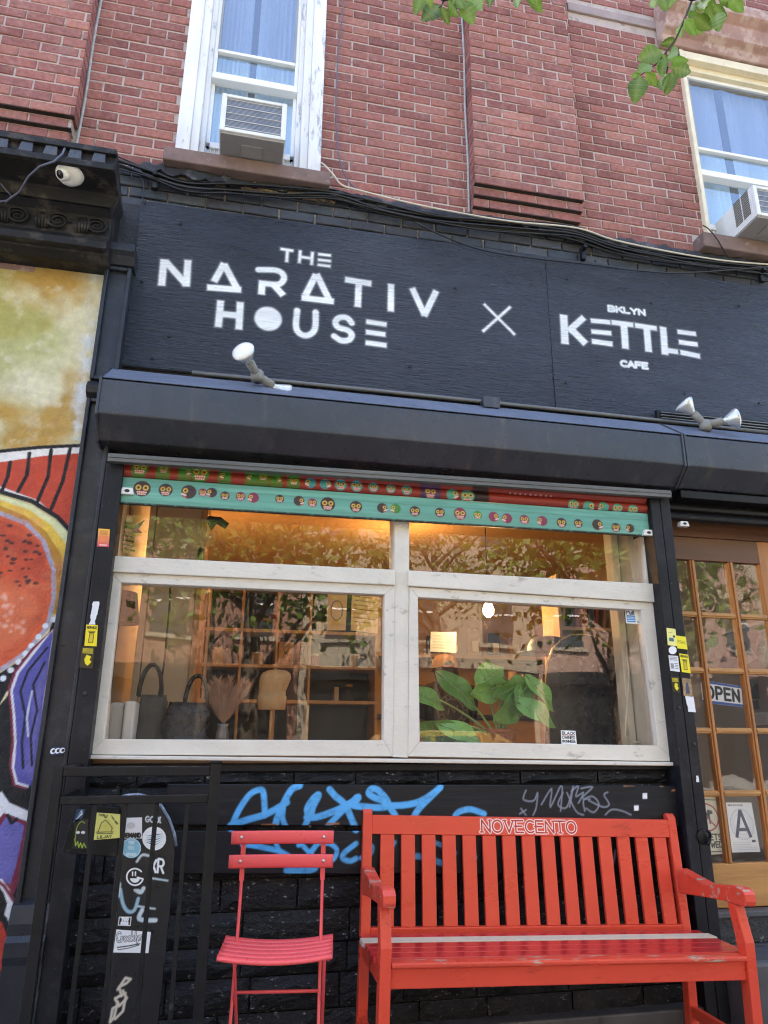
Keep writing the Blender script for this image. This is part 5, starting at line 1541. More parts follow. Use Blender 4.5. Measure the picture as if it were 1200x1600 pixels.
def p_wave(c):
    for k in range(5):
        c.poly([(c.w * .12, c.h * (.36 + .06 * k)), (c.w * .5, c.h * (.2 + .1 * k)), (c.w * .88, c.h * (.42 + .07 * k)), (c.w * .6, c.h * (.28 + .1 * k))], s2l(('2f6a8c', '5b8ea8', '28566f', '9db9c6', '3d7a96')[k]))
round_sticker('round white sticker with blue wave bands on the arched panel', (241, 1310), 19, p_wave, s2l('e9eceb'))
def p_kr(c):
    W_ = s2l('eef0f0')
    c.text('X', c.w * .06, c.h * .15, c.h * .62, .008, W_, .7)
    c.text('R', c.w * .48, c.h * .15, c.h * .7, .008, W_, .75)
stick('black square sticker with a white KR monogram', [(234, 1366), (259, 1369), (261, 1339), (236, 1336)], SP, p_kr, s2l('141415'))
def p_g(c):
    W_ = s2l('eef0f0')
    cx, cy = c.w / 2, c.h / 2
    c.stroke(arc(cx, cy, c.w * .34, c.h * .34, 40, 345, 22) + [(cx + c.w * .1, cy - c.h * .02)], .0055, W_)
    for sx in (-.1, .02): c.stroke([(cx + c.w * sx, cy + c.h * .06), (cx + c.w * sx, cy + c.h * .2)], .005, W_)
    c.poly(arc(cx, cy - c.h * .06, c.w * .2, c.h * .18, 180, 360, 10), W_)
round_sticker('round black sticker with a white smiling G', (211, 1370), 19, p_g, s2l('17171a'))
def p_two(c):
    W_ = s2l('e8eaea')
    c.stroke([(.004, .004), (c.w - .004, .004), (c.w - .004, c.h - .004), (.004, c.h - .004), (.004, .004)], .0025, W_)
    c.ctext('TWO', c.w / 2, c.h * .56, c.h * .26, .005, W_, .95)
    c.ctext('SEAS', c.w / 2, c.h * .16, c.h * .26, .005, W_, .85)
stick('small black sticker lettered TWO SEAS with a white border', [(183, 1447), (205, 1448), (207, 1431), (185, 1431)], SP, p_two, s2l('141416'))
def p_crk(c):
    c.text('Crooklyn', c.w * .06, c.h * .45, c.h * .42, .007, BLACKC, .72, .1, rot=.12)
    c.text('Crooklyn', c.w * .06, c.h * .45, c.h * .42, .0028, s2l('e9eaea'), .72, .1, rot=.12)
    c.stroke([(c.w * .1, c.h * .22), (c.w * .4, c.h * .3), (c.w * .72, c.h * .42)], .004, BLACKC)
    c.stroke([(c.w * .12, c.h * .12), (c.w * .4, c.h * .2), (c.w * .7, c.h * .36)], .003, BLACKC)
stick('white rectangular sticker with Crooklyn in black script', [(177, 1488), (232, 1489), (236, 1456), (182, 1452)], SP, p_crk, s2l('e9ebeb'))
def p_face(c):
    G_ = s2l('9fbf3a')
    c.stroke(arc(c.w * .55, c.h * .5, c.w * .4, c.h * .42, 60, 200, 10), .002, G_)
    c.stroke([(c.w * .12, c.h * .34), (c.w * .2, c.h * .1), (c.w * .32, c.h * .24), (c.w * .42, c.h * .04), (c.w * .52, c.h * .2), (c.w * .64, c.h * .03), (c.w * .74, c.h * .18), (c.w * .88, c.h * .04)], .003, G_)
    for x in (.3, .66): c.disc((c.w * x, c.h * .55), c.w * .14, s2l('d8dcdc'), ry=c.h * .05)
stick('black sticker with a green outlined bearded face on the side flap', [(113, 1326), (137, 1326), (138, 1280), (117, 1280)], PFL, p_face, s2l('18181a'))
def p_tri(c):
    c.poly([(c.w * .1, c.h * .05), (c.w * .9, c.h * .5), (c.w * .6, c.h * .95)], s2l('bcd0dc'))
    c.stroke([(c.w * .3, c.h * .3), (c.w * .6, c.h * .7)], .004, s2l('23405c'))
stick('small blue and white sticker at the top corner of the side flap', [(114, 1286), (128, 1280), (134, 1264), (120, 1264)], PFL, p_tri, s2l('24405c'))
def p_band(c):
    c.text('GOODS', c.w * .1, c.h * .35, c.h * .35, .005, s2l('c9cccc'), 1, .2)
stick('dark sticker with pale lettering near the top of the arch', [(224, 1292), (252, 1294), (252, 1270), (226, 1268)], SP, p_band, s2l('1a1a1c'))

# ---------------------------------------------------------------- stickers on the posts and pilaster
def p_txt(lines, col, hs=None, bars=0):
    def f(c):
        n = len(lines)
        for i, t in enumerate(lines):
            h = c.h * .62 / n
            k = min(1.2, c.w * .86 / Canvas.text_w(t, h)) if t else 1
            c.ctext(t, c.w / 2, c.h * (1 - (i + .95) / n * .9) , h * .8, max(.0022, h * .13), col, k, .22 * k)
        for b in range(bars): c.stroke([(c.w * .15, c.h * (.08 + .07 * b)), (c.w * .85, c.h * (.08 + .07 * b))], .002, col)
    return f
GQ = -.152
def p_can(c):
    c.ctext('SERVICE', c.w / 2, c.h * .82, c.h * .1, .003, BLACKC, .9)
    c.poly([(c.w * .3, c.h * .16), (c.w * .36, c.h * .58), (c.w * .7, c.h * .58), (c.w * .66, c.h * .16)], s2l('c9b42a'))
    c.stroke([(c.w * .3, c.h * .16), (c.w * .36, c.h * .58), (c.w * .7, c.h * .58), (c.w * .66, c.h * .16), (c.w * .3, c.h * .16)], .003, BLACKC)
    c.stroke([(c.w * .2, c.h * .7), (c.w * .8, c.h * .7)], .003, BLACKC)
    c.stroke([(c.w * .3, c.h * .64), (c.w * .74, c.h * .64)], .005, BLACKC)
stick('upper yellow service sticker on the left shutter rail', [(132, 1009), (151, 1010), (153, 977), (135, 976)], GQ, p_can, s2l('e8d21f'))
def p_map(c):
    for k in range(5): c.stroke([(c.w * .12, c.h * (.9 - .05 * k)), (c.w * .88, c.h * (.9 - .05 * k))], .0022, s2l('d8c41e'))
    c.poly([(c.w * .4, c.h * .2), (c.w * .3, c.h * .4), (c.w * .45, c.h * .62), (c.w * .8, c.h * .55), (c.w * .7, c.h * .4), (c.w * .85, c.h * .3), (c.w * .6, c.h * .12)], s2l('e6d31f'))
stick('black and yellow map sticker below the yellow one on the left shutter rail', [(124, 1043), (145, 1045), (148, 1011), (128, 1010)], GQ, p_map, s2l('2d2a12'))
def p_orange(c):
    n = np.clip(c.V / c.h, 0, 1)[..., None]
    c.C = s2l('d0415a') * (1 - n) + s2l('e8b23c') * n
    c.poly([(c.w * .15, c.h * .3), (c.w * .15, c.h * .62), (c.w * .85, c.h * .62), (c.w * .85, c.h * .3)], s2l('e07a4c'))
    for k in range(4): c.stroke([(c.w * .15, c.h * (.7 + .06 * k)), (c.w * .8, c.h * (.7 + .06 * k))], .002, s2l('8c3b2c'))
    c.stroke([(c.w * .2, c.h * .1), (c.w * .8, c.h * .1)], .004, s2l('f1d7d0'))
stick('orange and pink sticker high on the left shutter rail', [(152, 854), (170, 855), (172, 827), (154, 826)], GQ, p_orange, s2l('e0a040'))
def p_eyes(c):
    for k in range(3):
        e = (c.w * (.2 + .29 * k), c.h * .5)
        c.disc(e, c.h * .33, s2l('dfe3e8')); c.disc((e[0] + .003, e[1]), c.h * .2, BLACKC)
cv = quad_canvas([(77, 1181), (102, 1178), (104, 1166), (79, 1167)], -.126, .0012, s2l('1f2c52'), .003)
p_eyes(cv)
cv.build('sticker', M['vinyl'], mask=lambda U, V: ((np.abs(U - cv.w / 2) / (cv.w / 2)) ** 4 + (np.abs(V - cv.h / 2) / (cv.h / 2)) ** 4) < 1, label='blue oval plaque of three eyes on the iron pilaster', cat='sticker')
def scrape(label, px4, Y, seed):
    cv = quad_canvas(px4, Y, .002, s2l('d9dbdc'), .002)
    ph = np.random.default_rng(seed).random() * 9
    cv.build('paint_scrape', M['vinyl'], mask=lambda U, V: (np.abs(U - cv.w / 2) < cv.w * (.22 + .3 * (vnoise(U + ph, V * 2.2, 26, seed) - .3)))  , label=label, cat='paint mark')
scrape('white scraped paint mark above the yellow sticker', [(135, 976), (153, 976), (160, 940), (142, 940)], GQ, 5)
RQ = -.1525
def p_card(c):
    c.stroke([(c.w * .2, c.h * .75), (c.w * .6, c.h * .75)], .002, s2l('8a8a30'))
    c.poly([(c.w * .2, c.h * .25), (c.w * .2, c.h * .45), (c.w * .7, c.h * .45), (c.w * .7, c.h * .25)], s2l('2d6a78'))
    c.disc((c.w * .75, c.h * .55), c.w * .12, BLACKC)
stick('pale yellow sticker with a small teal panel, topmost on the right post', [(1043, 1008), (1058, 1010), (1055, 983), (1041, 981)], RQ, p_card, s2l('e6e08a'))
stick('plain bright yellow tilted sticker on the right post', [(1058, 1013), (1074, 1015), (1071, 995), (1056, 993)], RQ, lambda c: c.text('FRAC', c.w * .12, c.h * .4, c.h * .24, .0025, s2l('7c7a2c')), s2l('e9dc2c'))
round_sticker('white round sticker on the right post', (1050.5, 1016), 6.5, lambda c: None, s2l('e6e8e8'), RQ)
def p_grid(c):
    for k in range(3): c.stroke([(c.w * .12, c.h * (.9 - .09 * k)), (c.w * .88, c.h * (.9 - .09 * k))], .0028, s2l('47484c'))
    c.poly([(c.w * .12, c.h * .15), (c.w * .12, c.h * .5), (c.w * .45, c.h * .5), (c.w * .45, c.h * .15)], s2l('8e9094'))
    for k in range(4): c.stroke([(c.w * .56, c.h * (.2 + .1 * k)), (c.w * .88, c.h * (.2 + .1 * k))], .0028, s2l('47484c'))
stick('white and grey printed sticker on the right post', [(1047, 1048), (1062, 1050), (1059, 1025), (1044, 1024)], RQ, p_grid, s2l('d9dbdc'))
stick('yellow sticker of a bin with a rounded top on the right post', [(1065, 1050), (1079, 1052), (1075, 1023), (1061, 1021)], RQ, p_can, s2l('e8d81e'))
stick('black and yellow map sticker on the right post', [(1051, 1081), (1063, 1083), (1060, 1058), (1048, 1057)], RQ, p_map, s2l('23210f'))
def p_photo(c):
    n = vnoise(c.U, c.V, 70, 5)[..., None]
    c.C = s2l('3a352c') * (1 - n) + s2l('c9a878') * n
    c.poly([(c.w * .3, c.h * .1), (c.w * .35, c.h * .7), (c.w * .6, c.h * .8), (c.w * .75, c.h * .2)], s2l('39405c'))
stick('tan picture sticker above the torn white label', [(1068, 1087), (1082, 1089), (1079, 1061), (1065, 1059)], RQ, p_photo, s2l('b89a6a'))
stick('torn blank white label lowest on the right post', [(1075, 1112), (1087, 1113), (1083, 1088), (1070, 1087)], RQ, lambda c: c.poly([(0, 0), (c.w * .1, c.h * .3), (0, c.h * .5)], s2l('2a2a2c')), s2l('e2e3e3'))
scrape('small curled white paint chip on the right post above the bench', [(1086, 1222), (1094, 1222), (1093, 1212), (1085, 1212)], RQ, 12)
for x, y in ((1061, 1106), (1085, 1163), (133, 1084)):
    p = W(x, y, -.1515)
    MB().lathe(p, (0, -1, 0), [(0, .010), (.002, .009), (.0025, .004)], 12).build('bolt_hole', M['cable'], sh2 if x > 500 else sh, smooth=True)
p = W(1100, 1308, -.16)
hs = empty('padlock_hasp', p, 'black round padlock hasp on the right post beside the bench', 'hasp')
MB().lathe(p + Vector((0, .008, 0)), (0, -1, 0), [(0, .033), (.006, .033), (.008, .029)], 24).build('hasp_plate', M['black_iron'], hs, smooth=True)
MB().tube([p + Vector((.0 + .024 * math.cos(a), -.012 - .016 * max(0, math.sin(a)), .03 * math.sin(a))) for a in np.linspace(-1.4, 1.5, 12)], .007, 8).build('shackle', M['black_iron'], hs, smooth=True)

# ================================================================ RED BENCH (built in its own frame, then set down)
bench = empty('red_bench', (.598, -.594, 0), 'red painted wooden garden bench lettered NOVECENTO, with one bare weathered seat slat', 'bench')
bench.rotation_euler = (0, .029, -.018)
def bpart(o):
    o.parent = bench
    o.matrix_parent_inverse = Matrix()
    return o
def bb(name, mb, m='red', bev=.004, **k): return bpart(mb.build(name, M[m], None, bev=bev, **k))
BWID, DEP, PW = 1.53, .435, .042
rake = lambda z: DEP + .057 * max(0, z - .44) / .492
for x in (0, BWID - PW):
    bb('front_leg', MB().prism_x([(0, 0), (0, .50), (.012, .535), (.043, .632), (.095, .632), (.062, .51), (.056, .46), (.056, 0)], x, x + PW))
    top = [(rake(.915) + .0, .915), (rake(.93) + .012, .931), (rake(.93) + .024, .935), (rake(.93) + .040, .925)]
    bb('back_post', MB().prism_x([(DEP, 0), (DEP, .44)] + top + [(DEP + .045, .44), (DEP + .05, 0)], x, x + PW))
    xa = x - .004
    bb('arm', MB().prism_x([(-.035, .655), (-.034, .68), (-.02, .697), (0, .703), (.05, .702), (.12, .690), (.22, .677), (.32, .690), (.43, .706), (.43, .598), (.32, .612), (.18, .625), (.08, .6325), (0, .6325), (-.028, .637)], xa, xa + .05), 'red_worn', .006)
    xs_ = x + .008
    bb('side_rail', MB().box(xs_, xs_ + .026, .056, DEP, .365, .432))
    bb('side_stretcher', MB().box(xs_, xs_ + .028, .056, DEP, .105, .15))
bb('apron', MB().box(PW, BWID - PW, .014, .036, .367, .434))
bb('bottom_rail', MB().box(PW, BWID - PW, DEP + .002, DEP + .036, .442, .470))
# top rail with the lettering
bpart(MB().hexa([(PW, rake(.829) + .0035, .829), (BWID - PW, rake(.829) + .0035, .829), (BWID - PW, rake(.829) + .034, .829), (PW, rake(.829) + .034, .829),
                 (PW, rake(.906) + .0035, .906), (BWID - PW, rake(.906) + .0035, .906), (BWID - PW, rake(.906) + .034, .906), (PW, rake(.906) + .034, .906)]).build('top_rail', M['red'], None, bev=.002))
RB = np.array((0.64, 0.062, 0.030))
lx0, lx1 = W(741, 1290, -.11).x - .598, W(887, 1290, -.11).x - .598
cv = Canvas((lx0 - .02, rake(.831) + .0025, .831), (lx1 + .02, rake(.831) + .0025, .831), (lx1 + .02, rake(.904) + .0025, .904), (lx0 - .02, rake(.904) + .0025, .904), .0014, RB)
def serif_text(cv, t, x, y, h, f, w, col, serif=True):
    cx = 0
    for ch in t:
        for l in FONT[ch]:
            q = [(x + (cx + px * f) * h, y + py * h) for px, py in l]
            cv.stroke(q, w, col, soft=.002)
            if serif and ch in 'NVET':
                for e in (q[0], q[-1]):
                    if ch != 'E' or e[0] < x + (cx + .1) * h: cv.stroke([(e[0] - .009, e[1]), (e[0] + .009, e[1])], w * .8, col, soft=.002)
        cx += char_w(ch) * f + .24
T_ = 'NOVECENTO'
hh = .050
ff = ((lx1 - lx0) / hh - .24 * 8) / sum(char_w(c) for c in T_)
serif_text(cv, T_, .02, .012, hh, ff, .0140, s2l('f0e6e0'))
serif_text(cv, T_, .02, .012, hh, ff, .0082, RB * .92)
serif_text(cv, T_, .0185, .012, hh, ff, .0032, s2l('7c2a26'), False)
bpart(cv.build('lettering', M['red_attr'], smooth=False))
for i in range(15):
    x = .081 + i * .0946
    bb('back_slat', MB().hexa([(x, rake(.47) + .006, .4705), (x + .062, rake(.47) + .006, .4705), (x + .062, rake(.47) + .024, .4705), (x, rake(.47) + .024, .4705),
                               (x, rake(.828) + .006, .8285), (x + .062, rake(.828) + .006, .8285), (x + .062, rake(.828) + .024, .8285), (x, rake(.828) + .024, .8285)]), bev=.002)
ys = [-.006, .064, .134, .204, .274, .346]
for i, y in enumerate(ys):
    xa, xb = (PW + .001, BWID - PW - .001) if i == 0 else (-.012 if i != 4 else -.02, BWID + (.012 if i != 4 else .02))
    o = bb('seat_slat', MB().box(xa, xb, y if i else y, y + (.064 if i else .062), .4365, .4555 + (.003 if i == 4 else 0)), ('red_worn', 'red_seat', 'red_seat', 'red_seat', 'bare_wood', 'red_seat')[i], bev=.006 if i == 0 else .003)
    if i == 4: o['label'] = 'bare grey weathered seat slat'
    if i == 0: o['label'] = 'front seat slat with paint worn off its edge'

# ================================================================ RED FOLDING CHAIR
ch = empty('folding_chair', (.25, -.45, .01), 'coral red metal folding bistro chair beside the bench', 'chair')
CHAIR_YAW = -.13
def curved_slat(name, x0, x1, y, z, hgt, thk, bow, dirv, parent, sag=0):
    """A thin rolled slat: bowed along its length by `bow` metres in y, sagging by `sag` in z."""
    n = 18
    v, f = [], []
    for i in range(n + 1):
        t = i / n
        s = 4 * t * (1 - t)
        x, yy, zz = x0 + (x1 - x0) * t, y + bow * s, z - sag * s
        face = [(-1, .0), (-.9, .45), (-.6, .8), (0, 1), (.6, .8), (.9, .45), (1, 0), (.9, -.5), (-.9, -.5)]      # crowned section
        if dirv == 'z': ring_ = [(x, yy - b * thk, zz + hgt * (.5 + a * .5)) for a, b in face]
        else: ring_ = [(x, yy + hgt * (.5 + a * .5), zz + b * thk) for a, b in face]
        v += ring_
    K = 9
    for i in range(n):
        for k in range(K): f.append((i * K + k, i * K + (k + 1) % K, i * K + K + (k + 1) % K, i * K + K + k))
    f += [tuple(range(K))[::-1], tuple(range(n * K, n * K + K))]
    o = MB().add(v, f).build(name, M['chair_red'], parent, smooth=True)
    return o
for z in (.832, .746):
    o = curved_slat('back_slat', .048 if z > .8 else .044, .450, -.392, z, .049, .006, .012, 'z', ch)
    for x in (.088, .412):
        MB().lathe((x, -.3945, z + .026), (0, -1, 0), [(0, .0065), (.003, .006), (.005, .003)], 12).build('rivet', M['rivet'], o, smooth=True)
for i in range(6):
    y = -.63 + i * .050
    curved_slat('seat_slat', .050 - .0006 * i, .452 + .001 * i, y, .498, .040, .011, 0, 'y', ch, sag=.017)
for x in (.095, .410):
    st = MB().box(x - .009, x + .009, -.374, -.368, .70, .878)
    st.tube([(x, -.371, .71), (x, -.374, .68), (x, -.385, .60), (x, -.41, .50), (x, -.45, .35), (x, -.55, .03)], .0062, 8)
    st.build('back_upright', M['chair_red'], ch, smooth=False)
for x in (.108, .424):
    MB().tube([(x, -.60, .492), (x, -.56, .44), (x, -.35, .18), (x, -.235, .03)], .0062, 8).build('rear_leg', M['chair_red'], ch, smooth=True)
MB().tube([(.095, -.452, .345), (.410, -.452, .345)], .006, 8).build('cross_rod', M['chair_red'], ch, smooth=True)
MB().tube([(.108, -.25, .05), (.424, -.25, .05)], .006, 8).build('cross_rod', M['chair_red'], ch, smooth=True)
for x in (.082, .438):
    box(x - .004, x + .004, -.62, -.345, .484, .496).build('seat_support', M['chair_red'], ch, bev=.002)

ch.rotation_euler.z = CHAIR_YAW

# ================================================================ WOODEN DOOR
dr = empty('wooden_door', (2.68, .07, .43), 'varnished oak door with a grid of glass panes beside the right post', 'door')
D0, D1 = .05, .092
box(2.23, 2.335, D0, D1, .432, 2.35).build('stile', M['door_wood'], dr, bev=.004)
box(3.005, 3.12, D0, D1, .432, 2.35).build('stile', M['door_wood'], dr, bev=.004)
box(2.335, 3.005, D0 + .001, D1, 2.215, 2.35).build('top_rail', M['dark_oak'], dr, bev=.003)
box(2.335, 3.005, D0 + .001, D1, .432, .632).build('bottom_rail', M['door_panel'], dr, bev=.004)
cols, zb = [2.335, 2.562, 2.812, 3.005], [.632, .963, 1.278, 1.594, 1.902, 2.215]
for x in cols[1:3]:
    mv = MB()
    mv.box(x - .016, x + .016, D0 + .004, D1, .633, 2.214)
    mv.box(x - .007, x + .007, D0 - .004, D0 + .0035, .633, 2.214)
    mv.build('muntin', M['door_wood'], dr, bev=.003)
for z in zb[1:5]:
    for i in range(3):
        a, b = cols[i] + (.0165 if i else .0), cols[i + 1] - (.0165 if i < 2 else 0)
        mv = MB().box(a, b, D0 + .004, D1, z - .015, z + .015)
        mv.box(a, b, D0 - .004, D0 + .0035, z - .007, z + .007)
        mv.build('muntin', M['door_panel'], dr, bev=.003)
for i in range(3):
    for j in range(5):
        box(cols[i] + .002, cols[i + 1] - .002, .068, .072, zb[j] + .002, zb[j + 1] - .002).build('pane', M['door_glass'], dr)
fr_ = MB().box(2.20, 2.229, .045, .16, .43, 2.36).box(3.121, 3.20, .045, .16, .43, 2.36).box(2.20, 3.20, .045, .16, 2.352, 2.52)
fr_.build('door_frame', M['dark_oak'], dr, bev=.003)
IN = .082
def p_open(c):
    c.poly([(0, 0), (0, c.h * .13), (c.w, c.h * .13), (c.w, 0)], s2l('2a4f9c'))
    c.poly([(0, c.h * .88), (0, c.h), (c.w, c.h), (c.w, c.h * .88)], s2l('2a4f9c'))
    h = c.h * .52
    f = c.w * .80 / Canvas.text_w('OPEN', h, 1, .3)
    c.text('OPEN', c.w * .12, c.h * .25, h, h * .25, s2l('101114'), f, .3 * f, soft=.0025)
stick('white OPEN sign with blue bands taped inside the door glass', [(1098, 1098), (1161, 1105), (1158, 1072), (1094, 1062)], IN, p_open, s2l('ecedef'), .002, 'paper', 0, 'open_sign', 'sign')
def p_pets(c):
    c.stroke([(c.w * .06, c.h * .05), (c.w * .94, c.h * .05), (c.w * .94, c.h * .95), (c.w * .06, c.h * .95), (c.w * .06, c.h * .05)], .004, BLACKC)
    cx, cy, R_ = c.w * .54, c.h * .64, c.w * .34
    c.poly([(cx - R_ * .6, cy - R_ * .5), (cx - R_ * .6, cy + R_ * .1), (cx - R_ * .1, cy + R_ * .2), (cx + R_ * .1, cy + R_ * .6), (cx + R_ * .5, cy + R_ * .5), (cx + R_ * .55, cy + R_ * .3), (cx + R_ * .25, cy + R_ * .2), (cx + R_ * .3, cy - R_ * .5), (cx + R_ * .15, cy - R_ * .5), (cx + R_ * .1, cy - R_ * .1), (cx - R_ * .4, cy - R_ * .15), (cx - R_ * .45, cy - R_ * .5)], BLACKC)
    c.stroke(arc(cx, cy, R_, R_, 0, 360, 28), .008, s2l('b3233c'))
    c.stroke([(cx - R_ * .7, cy + R_ * .7), (cx + R_ * .7, cy - R_ * .7)], .008, s2l('b3233c'))
    for t, y in (('NO PETS', .25), ('ALLOWED', .12)):
        h = c.h * .095
        f = c.w * .8 / Canvas.text_w(t, h)
        c.text(t, c.w * .1, c.h * y, h, .0065, BLACKC, f, .22 * f)
stick('cream No Pets Allowed sign in the lowest pane of the door', [(1084, 1337), (1136, 1334), (1124, 1246), (1074, 1244)], IN, p_pets, s2l('e4e3d0'), .002, 'paper', 0, 'pets_sign', 'sign')
def p_a(c):
    cx, cy = c.w * .5, c.h * .56
    GREY = s2l('aab2c4')
    for k in range(44):
        a = 2 * PI * k / 44
        c.stroke([(cx + c.w * .36 * math.cos(a), cy + c.w * .36 * 1.1 * math.sin(a)), (cx + c.w * .42 * math.cos(a), cy + c.w * .42 * 1.1 * math.sin(a))], .002, GREY)
    c.stroke(arc(cx, cy, c.w * .30, c.w * .33, 0, 360, 28), .0018, GREY)
    c.stroke(arc(cx, cy, c.w * .43, c.w * .47, 0, 360, 28), .0018, GREY)
    N_ = s2l('1c2656')
    h = c.h * .56
    c.stroke([(c.w * .24, c.h * .29), (c.w * .5, c.h * .29 + h)], .018, N_, square=True); c.stroke([(c.w * .76, c.h * .29), (c.w * .5, c.h * .29 + h)], .018, N_, square=True)
    c.stroke([(c.w * .34, c.h * .45), (c.w * .66, c.h * .45)], .016, N_)
    c.text('SANITARY INSPECTION GRADE', c.w * .06, c.h * .93, c.h * .032, .0016, s2l('6b7080'), .62, .16)
    for k in range(5): c.stroke([(c.w * .06, c.h * (.05 + .035 * k)), (c.w * (.7 if k > 2 else .9), c.h * (.05 + .035 * k))], .0014, s2l('9aa0ac'))
    c.text('NYC', c.w * .78, c.h * .2, c.h * .035, .004, BLACKC)
stick('white restaurant grade card with a big navy letter A in the door', [(1144, 1332), (1188, 1331), (1174, 1254), (1134, 1254)], IN, p_a, s2l('edf0f2'), .0016, 'paper', 0, 'grade_card', 'notice')
# step below the door
stp = empty('door_step', (2.9, -.1, 0), 'grey painted concrete step with a white splattered riser under the wooden door', 'step')
box(2.325, 4.2, -.03, .2, -.1, .288).build('riser_base', M['step'], stp)
box(2.325, 4.2, -.012, .2, .2885, .405).build('riser', M['splatter'], stp, bev=.006)
box(2.323, 4.2, -.03, .044, .4055, .431).build('threshold', M['step'], stp, bev=.004)
box(2.325, 4.2, -.27, -.0305, -.15, .284).build('tread', M['step'], stp, bev=.02)

# ================================================================ SHOP INTERIOR
shell = MB()
RX0, RX1, RY1, RF, RC = -.66, 3.9, 4.4, .40, 3.0
shell.box(RX0, RX1, .21, RY1, RF - .1, RF)
o = shell.build('floor', M['floor_wood'], kind='structure')
box(RX0, RX1, .26, RY1, RC, RC + .1).build('ceiling', M['ceiling_warm'], kind='structure')
box(RX0, RX1, RY1, RY1 + .1, RF, RC).build('back_wall', M['wall_tan'], kind='structure')
box(RX0 - .1, RX0, .21, RY1, RF, RC).build('side_wall', M['wall_cream'], kind='structure')
box(RX1, RX1 + .1, .21, RY1, RF, RC).build('side_wall', M['wall_tan'], kind='structure')
box(-.58, 2.2, .05, .62, 1.12, 1.16).build('display_ledge', M['pine'], label='wooden display ledge inside the shop window', cat='shelf')
def bulb(px, py, Y, watts, lab, cord=True):
    p = W(px, py, Y)
    t = empty('pendant_bulb', p, lab, 'lamp')
    MB().lathe(p + Vector((0, 0, .065)), (0, 0, -1), [(0, .014), (.02, .015), (.04, .028), (.075, .04), (.105, .036), (.13, .014)], 20).build('bulb', M['bulb'], t, smooth=True)
    MB().lathe(p + Vector((0, 0, .11)), (0, 0, -1), [(0, .012), (.01, .020), (.05, .020), (.055, .014)], 16).build('socket', M['dark_item'], t, smooth=True)
    if RC - p.z > .16: MB().tube([p + Vector((0, 0, .11)), (p.x, p.y, RC)], .004, 6).build('cord', M['cable'], t, smooth=True)
    l = bpy.data.lights.new('bulb_light', 'POINT')
    l.energy = watts
    l.color = (1, .60, .26)
    l.shadow_soft_size = .05
    lo = bpy.data.objects.new('bulb_light', l)
    COL.objects.link(lo)
    lo.parent = t
    lo.location = (0, 0, -.09)
bulb(763, 950, 1.3, 1.6, 'glowing bare pendant bulb behind the right window pane')
for px, py, Y, w, lab in ((300, 884, 2.2, 2.0, 'unseen warm bulb added behind the left transom bar to light the shop'), (628, 860, 2.3, 2.8, 'unseen warm bulb added behind the mullion to light the shop'), (1290, 900, 2.0, 3.0, 'unseen warm bulb added beyond the wooden door to light the shop')):
    bulb(px, py, Y, w, lab)  # extra bulbs added out of view to light the interior

def panel(px4, Y, t, name, m, label, cat, par=None):
    return MB().prism(XZ(px4, Y), Y, Y + t).build(name, M[m], par, bev=.004, label=label, cat=cat)
# left window display
tp = empty('tall_panel', W(250, 1155, 1.0), 'tall beige panelled cupboard behind the bags, with a wooden edge', 'cupboard')
a, b = W(196, 1160, 1.0), W(308, 900, 1.0)
box(a.x, b.x - .28, 1.0, 1.5, RF, RC - .05).build('door_panel', M['beige_panel'], tp, bev=.004)
box(b.x - .275, b.x, 1.001, 1.5, RF, RC - .05).build('door_panel', M['beige_panel'], tp, bev=.004)
box(b.x + .001, b.x + .035, .98, 1.52, RF, RC - .05).build('edge_board', M['pine'], tp, bev=.003)
a = W(176, 1000, .9)
fl = empty('floor_lamp', a, 'floor lamp with a dark drum shade at the left of the window', 'lamp')
c = W(186, 950, .9)
MB().lathe((c.x, .9, c.z - .09), (0, 0, 1), [(0, .12), (.001, .122), (.18, .095), (.181, .09)], 24).build('shade', M['dark_item'], fl, smooth=False)
MB().tube([(c.x, .9, RF), (c.x, .9, c.z)], .012, 8).build('pole', M['dark_item'], fl, smooth=True)
MB().lathe((c.x, .9, RF), (0, 0, 1), [(0, .13), (.015, .13), (.02, .02)], 24).build('foot', M['dark_item'], fl)
wb = empty('white_appliance', W(190, 1155, .25), 'white box with one brighter side panel on the display ledge', 'box')
a, b, c = W(164, 1156, .22), W(196, 1097, .22), W(213, 1095, .22)
box(a.x, b.x, .22, .42, 1.162, b.z).build('body', M['grey_card'], wb, bev=.02)
box(b.x + .0005, c.x, .20, .42, 1.162, b.z + .005).build('side_panel', M['white_card'], wb, bev=.01)
def bag(name, label, cx, y, w, h, d, m, lean, hh, hx=0):
    t = empty(name, (cx, y, 1.16), label, 'bag')
    n, k = 16, 8
    v, f = [], []
    rz = random.Random(len(label))
    for j in range(k + 1):
        z = h * j / k
        ww = w * (1 - .16 * j / k + .05 * math.sin(j * 1.3))
        dd = d * (1 - .55 * j / k)
        for i in range(n):
            a = 2 * PI * i / n
            ex = abs(math.cos(a)) ** .45 * (1 if math.cos(a) > 0 else -1)
            ey = abs(math.sin(a)) ** .6 * (1 if math.sin(a) > 0 else -1)
            v.append((cx + ex * ww / 2 + lean * z + rz.uniform(-.006, .006), y + ey * dd / 2 + rz.uniform(-.006, .006), 1.162 + z + rz.uniform(-.004, .004)))
    for j in range(k):
        for i in range(n): f.append((j * n + i, j * n + (i + 1) % n, (j + 1) * n + (i + 1) % n, (j + 1) * n + i))
    f += [tuple(range(n))[::-1], tuple(range(k * n, k * n + n))]
    MB().add(v, f).build('body', M[m], t, smooth=True)
    for s in (-1, 1):
        MB().tube([(cx + hx + lean * h + .055 * math.cos(q) * 1.0, y + s * d * .2, 1.155 + h + hh * math.sin(q)) for q in np.linspace(PI, 0, 12)], .009, 8).build('handle', M[m], t, smooth=True)
c = W(232, 1130, .36)
